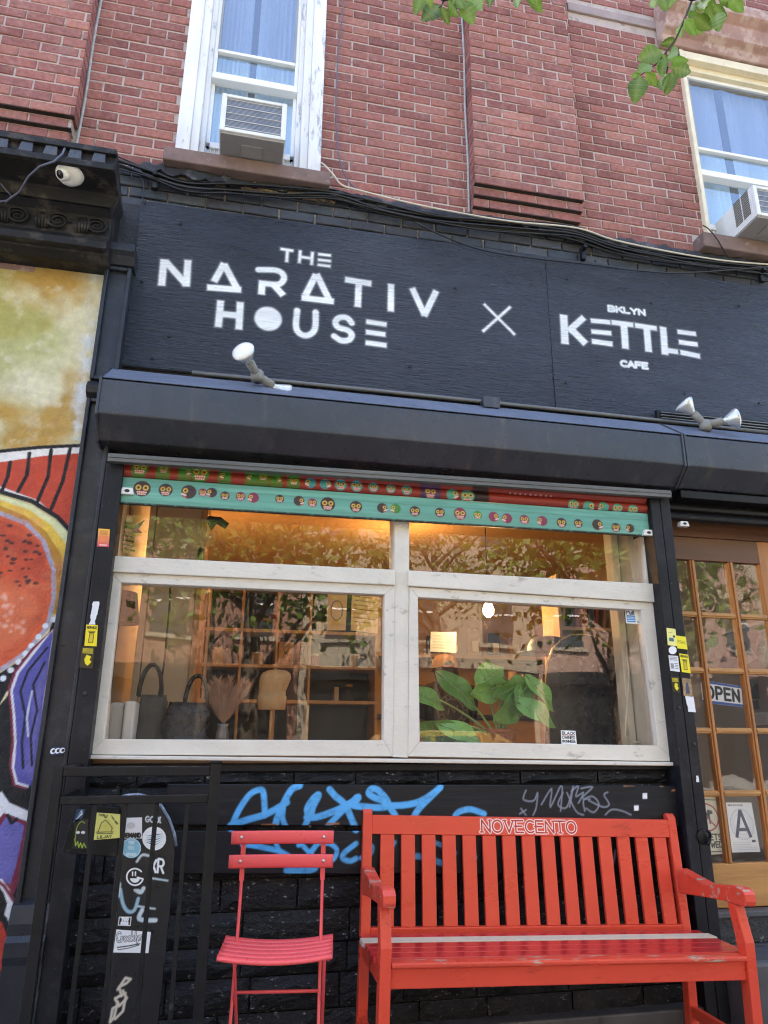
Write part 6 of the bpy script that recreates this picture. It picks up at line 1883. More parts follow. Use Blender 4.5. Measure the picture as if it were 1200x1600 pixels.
bag('tote_bag', 'dark grey tote bag with upright handles beside the white box', c.x + .01, .40, .15, .27, .12, 'canvas_dark', 0, .16, -.02)
c = W(290, 1130, .33)
bag('leather_bag', 'shiny black leather handbag on the display ledge by the pampas grass', c.x, .35, .24, .235, .16, 'black_leather', .05, .14, .03)
pv = empty('pampas_vase', W(348, 1155, .34), 'dark glass vase of pink beige pampas plumes', 'vase')
c = W(348, 1140, .34)
MB().lathe((c.x, .34, 1.161), (0, 0, 1), [(0, .028), (.01, .034), (.09, .032), (.12, .024), (.135, .03), (.136, .02)], 20).build('vase', M['clear_vase'], pv, smooth=True)
pl = MB()
rp = random.Random(9)
base = Vector((c.x, .34, 1.29))
for s in range(17):
    dirx = -.42 + .9 * s / 16
    tip = base + Vector((dirx * .27, rp.uniform(-.06, .08), rp.uniform(.20, .27) * (1 - .35 * abs(dirx))))
    for i in range(420):
        t = rp.uniform(.05, 1.0)
        p = base.lerp(tip, t) + Vector((0, 0, -.02 * t * t))
        L = rp.uniform(.03, .085) * (1.15 - .45 * t)
        a = rp.uniform(0, 2 * PI)
        d = Vector((math.cos(a) * .75, math.sin(a) * .75, rp.uniform(.5, 1.2))).normalized() * L
        w = Vector((-math.sin(a), math.cos(a), 0)) * .0016
        pl.add([p - w, p + w, p + d], [(0, 1, 2)])
pl.build('plume', M['pampas'], pv, kind='stuff')
be = empty('beanie_stand', W(425, 1110, .55), 'tan knitted beanie displayed on a stand in the left window', 'hat')
c0, ct, cb = W(424, 1109, .55), W(424, 1046, .55), W(424, 1086, .55)
n = 24
pr_ = [(0, .074), (.002, .082), (.06, .088), (.072, .086), (.074, .080), (.10, .082), (.13, .088), (.165, .094), (.19, .085), (.205, .055), (.21, .01)]
k = (ct.z - c0.z) / .21
v, f = [], []
for j, (z, r_) in enumerate(pr_):
    for i in range(n):
        a = 2 * PI * i / n
        flop = .022 * max(0, z - .10) / .1
        v.append((c0.x + r_ * .88 * k * math.cos(a) + flop + (.006 * math.sin(3 * a) if 0 < j else 0), .55 + r_ * .55 * math.sin(a), c0.z + z * k))
for j in range(len(pr_) - 1):
    for i in range(n): f.append((j * n + i, j * n + (i + 1) % n, (j + 1) * n + (i + 1) % n, (j + 1) * n + i))
f += [tuple(range(n))[::-1], tuple(range((len(pr_) - 1) * n, len(pr_) * n))]
MB().add(v, f).build('beanie', M['knit'], be, smooth=True)
MB().tube([(c0.x, .55, 1.16), (c0.x, .55, c0.z + .1)], .008, 8).build('stand_pole', M['pine'], be, smooth=True)
MB().lathe((c0.x, .55, 1.161), (0, 0, 1), [(0, .06), (.012, .058), (.014, .01)], 20).build('stand_foot', M['pine'], be)
MB().tube([W(268, 890, .5), W(264, 960, .5), W(256, 1040, .5), W(246, 1100, .5), W(235, 1150, .5)], .006, 6).build('dangling_cable', M['dark_item'], smooth=True, label='dark cord hanging slantwise before the beige cupboard', cat='cable')

og = empty('hanging_ornament', W(200, 830, .25), 'striped fish shaped ornament hanging in the left transom pane', 'ornament')
oq = XZ([(190, 862), (186, 840), (194, 815), (204, 805), (212, 818), (211, 840), (204, 862)], .25)
MB().prism(oq, .25, .262).build('fish_body', M['kraft'], og, bev=.003)
for k in range(7): MB().tube([W(188 + k * .8, 815 + k * 7, .247), W(208 + k * .4, 819 + k * 7, .247)], .004, 5).build('stripe', M['dark_item'], og)
MB().prism(XZ([(210, 822), (226, 812), (216, 826), (222, 832), (208, 832)], .25), .25, .258).build('tail', M['dark_item'], og)
MB().tube([W(203, 806, .255), W(204, 740, .255)], .002, 5).build('thread', M['dark_item'], og)
dg = empty('dried_bunch', W(312, 850, .3), 'upside down bunch of dried straw grass hanging in the left transom pane', 'dried flowers')
gm = MB()
rg = random.Random(2)
p0 = W(314, 850, .3)
for k in range(260):
    a_ = rg.uniform(.3, 2.6)
    L = rg.uniform(.05, .15)
    d = Vector((math.cos(a_), rg.uniform(-.3, .3), math.sin(a_))) * L
    st_ = p0 + Vector((rg.uniform(-.015, .015), rg.uniform(-.015, .015), rg.uniform(-.03, .02)))
    gm.add([st_ - Vector((.001, 0, 0)), st_ + Vector((.001, 0, 0)), st_ + d], [(0, 1, 2)])
gm.build('straw', M['cup'], dg, kind='stuff')
MB().tube([W(314, 852, .3), W(312, 870, .3), W(316, 890, .3)], .012, 8).build('stems', M['dark_item'], dg, smooth=True)
MB().prism(XZ([(322, 812), (326, 806), (345, 808), (358, 818), (352, 826), (338, 818), (330, 830)], .32), .32, .33).build('ribbon', M['dark_item'], dg)

# shelving behind, with boxes
SYY = 1.9
shf = empty('shelving_unit', W(430, 1140, SYY), 'pine shelving unit on the back of the shop, behind the beanie', 'shelf')
a, b = W(318, 985, SYY), W(590, 985, SYY)
zs_ = [W(430, y, SYY).z for y in (1096, 1041, 986, 915)]
for z in zs_:
    box(a.x, b.x, SYY, SYY + .3, z - .012, z + .012).build('shelf_board', M['pine'], shf, bev=.002)
for x in (322, 376, 432, 484, 588):
    q = W(x, 1020, SYY)
    box(q.x - .009, q.x + .009, SYY + .001, SYY + .3, RF, zs_[3] - .0125).build('upright', M['pine'], shf, bev=.002)
box(a.x, b.x, SYY + .301, SYY + .31, RF, zs_[3] + .012).build('back_board', M['dark_item'], shf)
def p_flask(c):
    L = s2l('3a2a1c')
    c.stroke([(c.w * .28, c.h * .80), (c.w * .72, c.h * .80), (c.w * .56, c.h * .52), (c.w * .80, c.h * .18), (c.w * .2, c.h * .18), (c.w * .44, c.h * .52), (c.w * .28, c.h * .80)], .005, L)
    c.poly([(c.w * .40, c.h * .47), (c.w * .60, c.h * .47), (c.w * .60, c.h * .58), (c.w * .40, c.h * .58)], L)
    c.stroke([(c.w * .3, c.h * .9), (c.w * .7, c.h * .9)], .006, L)
for (x0, x1, lab) in ((434, 459, 'wider kraft box printed with a coffee flask on the pine shelf'), (463, 481, 'narrower kraft box printed with a coffee flask on the pine shelf')):
    A, B = W(x0, 1040, SYY + .05), W(x1, 1003, SYY + .05)
    t = empty('coffee_box', ((A.x + B.x) / 2, SYY + .1, zs_[1]), lab, 'box')
    box(A.x, B.x, SYY + .052, SYY + .2, zs_[1] + .0125, B.z).build('carton', M['kraft'], t, bev=.002)
    cv = facade_canvas(A.x + .002, B.x - .002, zs_[1] + .014, B.z - .002, SYY + .05, .003, s2l('b58f62'))
    cv.U = cv.U - cv.u0; cv.V = cv.V - cv.v0; cv.u0 = cv.v0 = 0
    p_flask(cv)
    cv.build('print', M['paper'], parent=t)
ri = random.Random(31)
stock = []
for i in range(20):
    lev = [0, 1, 2, 2, 1, 0][i % 6]
    x = ri.uniform(a.x + .05, b.x - .1)
    if lev == 1 and W(425, 1000, SYY).x < x < W(490, 1000, SYY).x: x -= .45
    h, w_ = ri.uniform(.07, .16), ri.uniform(.03, .06)
    kind = i % 3
    t = empty('shelf_jar' if kind == 0 else 'shelf_tin' if kind == 1 else 'shelf_book', (x, SYY + .12, zs_[lev]), 'dim small item among the stock on the pine shelving', 'stock', 'dim stock on the pine shelving')
    z = zs_[lev] + .0125
    y = SYY + .12 + (i // 6) * .012
    if kind == 0:
        MB().lathe((x, y, z), (0, 0, 1), [(0, w_ * .8), (h * .75, w_ * .85), (h * .85, w_ * .5), (h * .88, w_ * .5)], 14).build('jar', M['dark_item'], t, smooth=False)
        MB().lathe((x, y, z + h * .88), (0, 0, 1), [(0, w_ * .56), (.02, w_ * .56)], 14).build('lid', M['pine'], t)
    elif kind == 1:
        MB().lathe((x, y, z), (0, 0, 1), [(0, w_), (.004, w_ * 1.03), (h - .004, w_ * 1.03), (h, w_)], 16).build('tin', M['book'][ri.randrange(6)], t)
        MB().lathe((x, y, z + h), (0, 0, 1), [(0, w_ * 1.05), (.012, w_ * 1.05)], 16).build('lid', M['steel'], t)
    else:
        box(x - w_ * .5, x + w_ * .5, y, y + .12, z, z + h * 1.1).build('cover', M['book'][ri.randrange(6)], t, bev=.003)
        box(x - w_ * .38, x + w_ * .38, y - .001 + .002, y + .1205, z + .003, z + h * 1.1 - .001).build('pages', M['white_card'], t)
    stock.append((lev, x, kind, t))
for lev in range(3):
    for k, (_, x, kind, t) in enumerate(sorted((q for q in stock if q[0] == lev), key=lambda q: q[1])):
        t['label'] = 'dim %s, %s item from the left on the %s shelf behind the beanie' % (('lidded jar', 'lidded tin', 'upright book')[kind], ('first', 'second', 'third', 'fourth', 'fifth', 'sixth', 'seventh', 'eighth', 'ninth')[k], ('lower', 'middle', 'upper')[lev])
# orange lit menu papers on the wall to the right of the shelving
for i, (px4, lab) in enumerate((([(548, 985), (590, 990), (592, 930), (550, 925)], 'paper menu with rows of print pinned behind the left pane'), ([(510, 985), (540, 985), (543, 925), (512, 922)], 'paper poster of a cup pinned beside the menu'))):
    def p_menu(c, i=i):
        K = s2l('4a3524')
        if i == 0:
            for k in range(7): c.stroke([(c.w * .1, c.h * (.9 - .11 * k)), (c.w * (.9 if k % 2 else .7), c.h * (.9 - .11 * k))], .006, K)
        else:
            c.stroke(arc(c.w * .5, c.h * .5, c.w * .3, c.h * .25, 0, 360, 20), .008, K)
    stick(lab, px4, SYY - .02, p_menu, s2l('d8c9a8'), .006, 'paper', 0, 'menu_paper', 'paper')

# ---------------------------------------------------------------- right half of the shop window
KB = .42
ab = empty('arched_board', W(908, 1165, KB), 'tall black arched board with a thin brass edge in the right window', 'board')
oc = XZ([(851, 1168), (853, 1060), (856, 1035), (864, 1014), (877, 1000), (893, 992), (908, 991), (925, 993), (942, 1001), (955, 1015), (962, 1033), (964, 1060), (966, 1168)], KB)
oc[0] = (oc[0][0], 1.162); oc[-1] = (oc[-1][0], 1.162)
MB().prism(oc, KB, KB + .018).build('board_face', M['chalk_black'], ab, bev=.002)
MB().tube([(x, KB + .006, z) for x, z in oc], .0065, 6).build('brass_edge', M['gold'], ab, smooth=True)
ht = empty('felt_hat', W(850, 1010, .75), 'dark rounded hat shape behind the left shoulder of the arched board', 'hat')
c = W(856, 1016, .75)
MB().lathe((c.x, .75, c.z - .02), (0, 0, 1), [(0, .19), (.004, .19), (.01, .13), (.05, .125), (.09, .10), (.105, .05), (.107, .01)], 28).build('crown', M['dark_item'], ht, smooth=True)
MB().tube([(c.x, .75, 1.16), (c.x, .75, c.z)], .012, 8).build('hat_stand', M['pine'], ht, smooth=True)

ORD = 'first second third fourth fifth sixth seventh eighth ninth tenth eleventh twelfth thirteenth fourteenth fifteenth sixteenth seventeenth eighteenth nineteenth twentieth'.split() + ['outermost'] * 20
BCOL = ('cream', 'red', 'brown', 'blue', 'tan', 'black')
# bookcase at the right end
bc = empty('bookcase', W(980, 1165, .62), 'pine bookcase of books beyond the right side of the arched board', 'bookcase')
bx0, bx1 = W(880, 1000, .95).x, W(1015, 1000, .95).x
lv = [W(980, y, .95).z for y in (1160, 1121, 1058, 985, 925)]
for z in lv: box(bx0, bx1, .95, 1.2, z - .012, z + .012).build('shelf_board', M['pine'], bc, bev=.002)
box(bx0 - .02, bx0 - .0005, .95, 1.2, RF, lv[-1] + .1).build('side', M['pine'], bc)
box(bx1 + .0005, bx1 + .02, .95, 1.2, RF, lv[-1] + .1).build('side', M['pine'], bc)
box(bx0 - .02, bx1 + .02, 1.2005, 1.215, RF, lv[-1] + .1).build('back_board', M['pine'], bc)
ri = random.Random(5)
for k in range(4):
    x, nb_ = bx0 + .01, 0
    while x < bx1 - .05:
        w_ = ri.uniform(.016, .038)
        h = min(ri.uniform(.13, .20), lv[k + 1] - lv[k] - .03)
        ci = ri.randrange(6)
        o = MB().box(0, w_, 0, .14, 0, h).build('book', M['book'][ci], None, bev=.003, label='%s book, %s from the left on the %s shelf of the pine bookcase' % (BCOL[ci], ORD[nb_], ('bottom', 'second', 'third', 'top')[k]), cat='book', group='books on the pine bookcase')
        nb_ += 1
        o.location = (x, .97 + ri.uniform(0, .02), lv[k] + .0128)
        if ri.random() < .22: o.rotation_euler = (0, .16, 0); x += .03
        x += w_ + .003
# cream trim, pipe and switch box at the right edge of the window
tm = empty('window_post', W(995, 1165, .14), 'cream moulded post and pipe inside the right edge of the window', 'post')
def strip(xa, xb, ya, yb, m='trim_cream', nm='moulding'):
    return box(xa, xb, ya, yb, 1.162, 2.42).build(nm, M[m], tm, bev=.005)
q0, q1 = W(978, 1050, .16).x, W(1040, 1050, .16).x
strip(q0 - .02, q0 + .02, .15, .24)
strip(q0 + .0205, q0 + .06, .17, .24)
strip(q0 + .0605, q1 + .1, .19, .24, nm='back_plate')
MB().tube([(q0 + .115, .165, 1.162), (q0 + .115, .165, 2.4)], .016, 10).build('pipe', M['trim_cream'], tm, smooth=True)
c = W(1003, 1033, .13)
box(c.x - .028, c.x + .028, .12, .185, c.z - .055, c.z + .055).build('outlet_box', M['trim_cream'], tm, bev=.008)
MB().tube([W(978, 1000, .14), W(983, 1060, .135), W(979, 1110, .13), W(976, 1150, .13), W(990, 1160, .13), W(1015, 1157, .13), W(1022, 1146, .14)], .005, 6).build('flex', M['trim_cream'], tm, smooth=True)
box(2.17, 2.2, .05, .26, 1.12, 2.46).build('reveal', M['trim_cream'], tm)
box(-.60, -.57, .05, .26, 1.12, 2.46).build('reveal', M['trim_cream'], tm)

# potted elephant ear plant
py_ = .28
root = W(780, 1158, py_ + .1)
pt = empty('potted_plant', (root.x, root.y, 1.161), 'big leafy elephant ear plant filling the middle of the right pane', 'plant')
MB().lathe((root.x, root.y, 1.161), (0, 0, 1), [(0, .075), (.10, .10), (.105, .105), (.12, .105), (.121, .09)], 24).build('pot', M['terracotta'], pt, smooth=False)
ear = []
for t in np.linspace(0, 1, 13): ear.append((t, .5 * math.sin(PI * min(1, t ** .75)) ** .8 * (1 - .15 * t)))
def plant_leaf(cx, cy, L, wd, ang, Y, fold=.25, droop=.25, yaw=0.0):
    """Heart leaf: photo centre, length and width in metres, direction of the tip in degrees (0 right, 90 up)."""
    c = W(cx, cy, Y)
    n = len(ear)
    v = []
    for i, (t, hw) in enumerate(ear):
        u = (t - .5) * L
        dz = -droop * L * (t - .3) ** 2
        for s in (-1, -.5, 0, .5, 1):
            back = -.17 * L * (1 - t) ** 3 * abs(s) * 1.6
            wave = .012 * math.sin(t * 9 + s * 3)
            v.append((u + back, s * hw * wd, dz + fold * wd * abs(s) * hw * .8 + wave * abs(s)))
    f = [(i * 5 + k, i * 5 + k + 1, i * 5 + 6 + k, i * 5 + 5 + k) for i in range(n - 1) for k in range(4)]
    a = math.radians(ang)
    R_ = Matrix.Rotation(-a, 4, 'Y') @ Matrix.Rotation(math.radians(62), 4, 'X') @ Matrix.Rotation(yaw, 4, 'Y')
    P = [c + (R_ @ Vector(p)) for p in v]
    mb = MB().add(P, f)
    o = mb.build('leaf', M['plant_leaf'], pt, smooth=True)
    vein = [P[i * 5 + 2] + Vector((0, -.002, .0)) for i in range(1, n)]
    MB().tube(vein, [.0032 * (1 - i / n) + .0008 for i in range(n - 1)], 5).build('vein', M['stem'], o, smooth=True)
    vm = MB()
    for i in range(2, n - 2, 2):
        for k in (0, 4):
            e = P[min(i + 2, n - 1) * 5 + k]
            c1_ = P[i * 5 + 2]
            h_ = P[min(i + 1, n - 1) * 5 + (1 if k == 0 else 3)]
            up_ = Vector((0, -.003, .001))
            vm.tube([c1_ + up_, h_ + up_, e.lerp(h_, .25) + up_], [.0022, .0016, .0008], 4)
    vm.build('side_vein', M['stem'], o)
    base = P[2]
    mid = base.lerp(root, .45) + Vector((.02, .03, .07))
    pts = [base.lerp(mid, t).lerp(mid.lerp(root, t), t) for t in np.linspace(0, 1, 9)]
    MB().tube(pts, [.005 + .003 * i / 8 for i in range(9)], 6).build('stem', M['stem'], pt, smooth=True)
Z = lambda x, y: (640 + x / 5, 920 + y / 5)
for (x, y, L, w_, ang, Y) in ((650, 660, .16, .16, 35, .36), (598, 800, .175, .16, -160, .30), (765, 800, .17, .15, -150, .26), (885, 775, .16, .15, 70, .30), (1052, 835, .20, .12, -48, .22), (1025, 985, .22, .14, -28, .18),
                              (760, 965, .18, .17, -135, .24), (855, 930, .17, .10, -95, .20), (415, 820, .25, .16, -38, .34), (170, 868, .19, .12, -25, .36), (185, 1110, .20, .16, 175, .20), (440, 1140, .22, .12, -20, .16), (265, 1165, .13, .09, -60, .22),
                              (350, 1170, .13, .07, 190, .24), (700, 720, .12, .10, 110, .44)):
    plant_leaf(*Z(x, y), L, w_, ang, Y)

# person seen from behind at the counter
def skin_body(name, edges, mat, parent, sub=2):
    ids, V, Rr, E = {}, [], [], []
    for chain in edges:
        prev = None
        for (p, r) in chain:
            key = tuple(round(x, 4) for x in p)
            if key not in ids:
                ids[key] = len(V)
                V.append(p)
                Rr.append(r)
            i = ids[key]
            if prev is not None and prev != i: E.append((prev, i))
            prev = i
    me = bpy.data.meshes.new(name)
    me.from_pydata(V, E, [])
    o = link(name, me, mat, parent)
    b_ = bmesh.new()
    b_.from_mesh(me)
    lay = b_.verts.layers.skin.verify()
    b_.verts.ensure_lookup_table()
    for i, r in enumerate(Rr):
        b_.verts[i][lay].radius = (r, r)
        b_.verts[i][lay].use_root = i == 0
    b_.to_mesh(me)
    b_.free()
    o.modifiers.new('skin', 'SKIN')
    o.modifiers.new('smooth', 'SUBSURF').levels = sub
    o.modifiers['smooth'].render_levels = sub
    return o
PYY = 2.2
hp = W(697, 1042, PYY)
pe = empty('person', (hp.x, PYY, RF), 'person in a tan cap and dark printed shirt seen from behind inside the shop', 'person')
H = hp.z + .10 - RF
fz = lambda k: RF + H * k
X_ = hp.x
def P3(x, y, k): return (X_ + x, PYY + y, fz(k))
skin_body('body', [
    [(P3(0, 0, .53), .15), (P3(0, 0, .62), .125), (P3(0, .01, .72), .15), (P3(0, .01, .80), .13), (P3(0, .02, .85), .055), (P3(0, .03, .875), .05), (P3(0, .04, .92), .075), (P3(0, .04, .96), .07)],
    [(P3(0, .01, .80), .13), (P3(.15, .01, .805), .06), (P3(.20, .03, .68), .045), (P3(.20, .12, .58), .038), (P3(.17, .25, .58), .03), (P3(.15, .30, .585), .026)],
    [(P3(0, .01, .80), .13), (P3(-.15, .01, .805), .06), (P3(-.20, .03, .68), .045), (P3(-.20, .12, .58), .038), (P3(-.17, .25, .58), .03), (P3(-.15, .30, .585), .026)],
    [(P3(0, 0, .53), .15), (P3(.09, 0, .47), .085), (P3(.10, .01, .28), .055), (P3(.10, -.01, .06), .04), (P3(.10, .12, .02), .035)],
    [(P3(0, 0, .53), .15), (P3(-.09, 0, .47), .085), (P3(-.10, .01, .28), .055), (P3(-.10, -.01, .06), .04), (P3(-.10, .12, .02), .035)]], M['skin'], pe)
def torso(name, rows, m):
    n = 20
    v, f = [], []
    for (k, rx, ry, y) in rows:
        for i in range(n):
            a = 2 * PI * i / n
            v.append((X_ + rx * math.cos(a), PYY + y + ry * math.sin(a), fz(k)))
    for j in range(len(rows) - 1):
        for i in range(n): f.append((j * n + i, j * n + (i + 1) % n, (j + 1) * n + (i + 1) % n, (j + 1) * n + i))
    return MB().add(v, f).build(name, m, pe, smooth=True)
torso('shirt', [(.50, .185, .145, 0), (.60, .17, .135, 0), (.72, .20, .15, .01), (.79, .225, .14, .01), (.83, .19, .11, .015), (.855, .09, .08, .02)], M['shirt'])
for s in (-1, 1):
    MB().tube([P3(s * .15, .01, .815), P3(s * .20, .025, .74), P3(s * .205, .05, .665)], [.085, .07, .06], 12).build('sleeve', M['shirt'], pe, smooth=True)
    for i in range(5):
        MB().tube([P3(s * (.13 + .012 * i), .30, .59), P3(s * (.128 + .012 * i), .35 - .004 * abs(i - 2), .588), P3(s * (.126 + .012 * i), .37 - .004 * abs(i - 2), .575)], [.008, .0075, .006], 6).build('finger', M['skin'], pe, smooth=True)
torso('trousers', [(.03, .15, .07, 0), (.28, .17, .09, 0), (.46, .185, .13, 0), (.515, .18, .14, 0)], M['trousers'])
torso('hair', [(.76, .085, .03, -.125), (.82, .10, .045, -.09), (.87, .105, .08, -.03), (.92, .10, .10, .02), (.955, .09, .09, .03)], M['hair'])
capn = torso('cap', [(.925, .104, .108, .035), (.955, .104, .108, .035), (.985, .088, .092, .035), (1.0, .05, .052, .035), (1.005, .005, .005, .035)], M['cap_tan'])
MB().prism(arc(X_ + .0, fz(.935), .04, .034, 0, 180, 10), PYY - .088, PYY - .07).build('strap_opening', M['hair'], capn)
box(X_ - .045, X_ + .045, PYY - .09, PYY - .07, fz(.925), fz(.935)).build('cap_strap', M['book'][1], capn, bev=.003)
MB().prism_x([(PYY + .13, fz(.93)), (PYY + .21, fz(.918)), (PYY + .21, fz(.922)), (PYY + .13, fz(.937))], X_ - .07, X_ + .07).build('cap_peak', M['cap_tan'], capn)
cv = facade_canvas(X_ - .13, X_ + .13, fz(.62), fz(.78), PYY - .156, .005, s2l('1d1e22'))
cx, cz = X_, fz(.70)
for r_ in (.12, .085): cv.stroke(arc(cx, cz, r_, r_, 0, 360, 30), .005, s2l('6d7076'))
for k in range(18):
    a = 2 * PI * k / 18
    cv.stroke([(cx + .093 * math.cos(a), cz + .093 * math.sin(a)), (cx + .112 * math.cos(a), cz + .112 * math.sin(a))], .006, s2l('6d7076'))
cv.stroke([(cx - .04, cz - .03), (cx - .02, cz + .04), (cx + .01, cz - .02), (cx + .04, cz + .035)], .006, s2l('6d7076'))
cv.build('shirt_print', M['paper'], parent=pe, disp=lambda u, v: -.6 * (u - .13) ** 2, mask=lambda U, V: np.hypot(U - cx, V - cz) < .127)

# counter with machine and cups
ct = empty('counter', (1.9, 2.8, RF), 'pine service counter at the back of the shop', 'counter')
box(.9, 3.2, 2.75, 3.3, RF, RF + .98).build('carcass', M['pine'], ct, bev=.004)
box(.88, 3.22, 2.72, 3.32, RF + .981, RF + 1.02).build('counter_top', M['dark_item'], ct, bev=.004)
CT = RF + 1.0205
for i, x in enumerate((801, 815, 828)):
    p = W(x, 1050, 2.9)
    n_ = 7 - i
    t = empty('cup_stack', (p.x, 2.9, CT), ('tallest stack of paper cups on the back counter', 'middle stack of paper cups on the back counter', 'shortest stack of paper cups on the back counter')[i], 'cups')
    for k in range(n_):
        MB().lathe((p.x, 2.9, CT + .05 * k + .0005), (0, 0, 1), [(0, .034), (.09, .045), (.095, .047), (.0955, .04)], 14).build('cup', M['cup'], t, smooth=False)
em = empty('espresso_machine', (W(845, 1050, 2.9).x, 2.95, CT), 'dark espresso machine with steel pipes beside the cup stacks', 'coffee machine')
ex = W(846, 1050, 2.9).x
box(ex - .16, ex + .22, 2.9, 3.25, CT, CT + .10).build('base', M['dark_item'], em, bev=.01)
box(ex - .16, ex + .22, 3.0, 3.25, CT + .101, CT + .40).build('body', M['steel'], em, bev=.02)
box(ex - .16, ex + .22, 2.88, 3.25, CT + .401, CT + .46).build('top', M['dark_item'], em, bev=.01)
for k in range(3): MB().tube([(ex - .10 + k * .11, 2.93, CT + .40), (ex - .10 + k * .11, 2.91, CT + .28), (ex - .08 + k * .11, 2.90, CT + .2)], .012, 8).build('spout', M['steel'], em, smooth=True)
wp = empty('wall_shelf', (2.4, 4.3, 1.9), 'long pine wall shelf above the back counter', 'shelf')
box(1.3, 3.6, 4.05, 4.39, 2.05, 2.09).build('shelf_board', M['pine'], wp)
for x in (1.5, 3.4): box(x, x + .03, 4.1, 4.39, 1.9, 2.0495).build('shelf_bracket', M['dark_item'], wp)
for i in range(9):
    x = 1.4 + i * .24
    h = .16 + .05 * (i * 7 % 4)
    t = empty('coffee_bag', (x, 4.2, 2.0905), '%s coffee bag, %s from the left on the wall shelf above the counter' % ('kraft' if i % 3 else 'dark', ORD[i]), 'coffee bag', 'coffee bags on the wall shelf')
    MB().prism_x([(4.15, 2.0905), (4.25, 2.0905), (4.215, 2.09 + h), (4.185, 2.09 + h)], x, x + .13).build('bag', M['kraft'] if i % 3 else M['dark_item'], t, bev=.006)
    box(x + .03, x + .10, 4.135, 4.15, 2.13, 2.13 + h * .4).build('bag_label', M['white_card'], t)
# tabletop sign paper and red cup near the plant
stick('white printed papers standing behind the glass above the cap', [(672, 1018), (713, 1020), (713, 988), (673, 987)], 1.5, lambda c: [c.stroke([(c.w * .1, c.h * (.2 + .15 * k)), (c.w * .9, c.h * (.2 + .15 * k))], .006, s2l('a9b2b8')) for k in range(5)], s2l('e2e8ec'), .006, 'paper', 0, 'paper', 'paper')
p = W(673, 1122, .5)
rc_ = empty('ribbed_cup', (p.x, .5, 1.161), 'pink ribbed cup low behind the plant leaves', 'cup')
MB().lathe((p.x, .5, 1.161), (0, 0, 1), [(0, .025), (.004, .028)] + [(.01 + .012 * k, .032 + .002 * (k % 2)) for k in range(11)] + [(.15, .025)], 18).build('cup_body', M['chair_red'], rc_, smooth=True)

# behind the door: pale side wall with a framed picture and pinned papers
dw = empty('partition', (3.0, .5, RF), 'pale partition wall seen through the wooden door', 'wall')
MB().hexa([(2.80, .75, RF), (3.6, .42, RF), (3.6, .47, RF), (2.80, .80, RF), (2.80, .75, RC - .02), (3.6, .42, RC - .02), (3.6, .47, RC - .02), (2.80, .80, RC - .02)]).build('partition_panel', M['partition'], dw)
def on_wall(px4, res, base, lift):
    pts = []
    for x, y in px4:
        d = ROT.T @ np.array([x - 600.0, -(y - 800.0), FPX])
        # plane through (2.80,.75) and (3.6,.42)
        nx_, ny_ = .33, .8
        k = (nx_ * (2.80 - CAM.x) + ny_ * (.75 - CAM.y)) / (nx_ * d[0] + ny_ * d[1])
        pts.append(CAM + Vector(d) * k - Vector((nx_, ny_, 0)).normalized() * lift)
    return Canvas(*pts, res, base)
def art(c):
    c.poly([(c.w * .04, c.h * .04), (c.w * .96, c.h * .04), (c.w * .96, c.h * .96), (c.w * .04, c.h * .96)], s2l('d6c7a8'))
    r_ = random.Random(8)
    for k in range(170):
        u, v = r_.gauss(.5, .16) * c.w, r_.uniform(.1, .92) * c.h
        c.disc((u, v), r_.uniform(.003, .011), s2l(r_.choice(('2b3138', '31506a', '7a4a22', '3f3a2c', '9a6230'))), ry=r_.uniform(.003, .009), a=.85)
cv = on_wall([(1128, 992), (1198, 972), (1184, 872), (1128, 868)], .004, s2l('e6dfd0'), .02)
art(cv)
cv.build('framed_picture', M['paper'], thick=.018, label='framed speckled picture hanging behind the top panes of the door', cat='picture')
for (q, base, lab, kind) in (([(1146, 1025), (1170, 1016), (1164, 1003), (1139, 1012)], '2c2a33', 'dark postcard pinned above the white leaflet', 0), ([(1162, 1040), (1184, 1028), (1172, 1012), (1152, 1026)], 'd8d4cc', 'tilted white printed leaflet behind the door', 1),
                             ([(1178, 1018), (1194, 1026), (1198, 1000), (1184, 993)], 'dad6d0', 'white photo strip pinned at the right behind the door', 2), ([(1128, 1046), (1156, 1044), (1154, 1028), (1127, 1032)], '4a3a44', 'dark purple card low in the second row of panes', 0),
                             ([(1170, 1092), (1186, 1092), (1183, 1062), (1168, 1062)], '2f3a30', 'dark green card beside the OPEN sign', 0), ([(1166, 1110), (1186, 1108), (1184, 1094), (1165, 1096)], '26262a', 'small black card at the lower right of the OPEN sign', 0),
                             ([(1172, 1134), (1200, 1132), (1200, 1112), (1172, 1114)], 'd5d2ca', 'white sheet with a red and green mark below the cards', 1)):
    cv = on_wall(q, .003, s2l(base), .012)
    if kind == 1:
        for k in range(5): cv.stroke([(cv.w * .15, cv.h * (.2 + .14 * k)), (cv.w * .85, cv.h * (.2 + .14 * k))], .003, s2l('8a8680'))
    if kind == 2:
        for k in range(2): cv.poly([(cv.w * .15, cv.h * (.08 + .45 * k)), (cv.w * .85, cv.h * (.08 + .45 * k)), (cv.w * .85, cv.h * (.45 + .45 * k)), (cv.w * .15, cv.h * (.45 + .45 * k))], s2l('33332e' if k else '4a2f2c'))
    if kind == 0:
        cv.poly([(cv.w * .1, cv.h * .5), (cv.w * .5, cv.h * .85), (cv.w * .9, cv.h * .5), (cv.w * .9, cv.h * .1), (cv.w * .1, cv.h * .1)], s2l('4b5a68'), a=.5)
    cv.build('pinned_paper', M['paper'], label=lab, cat='paper')

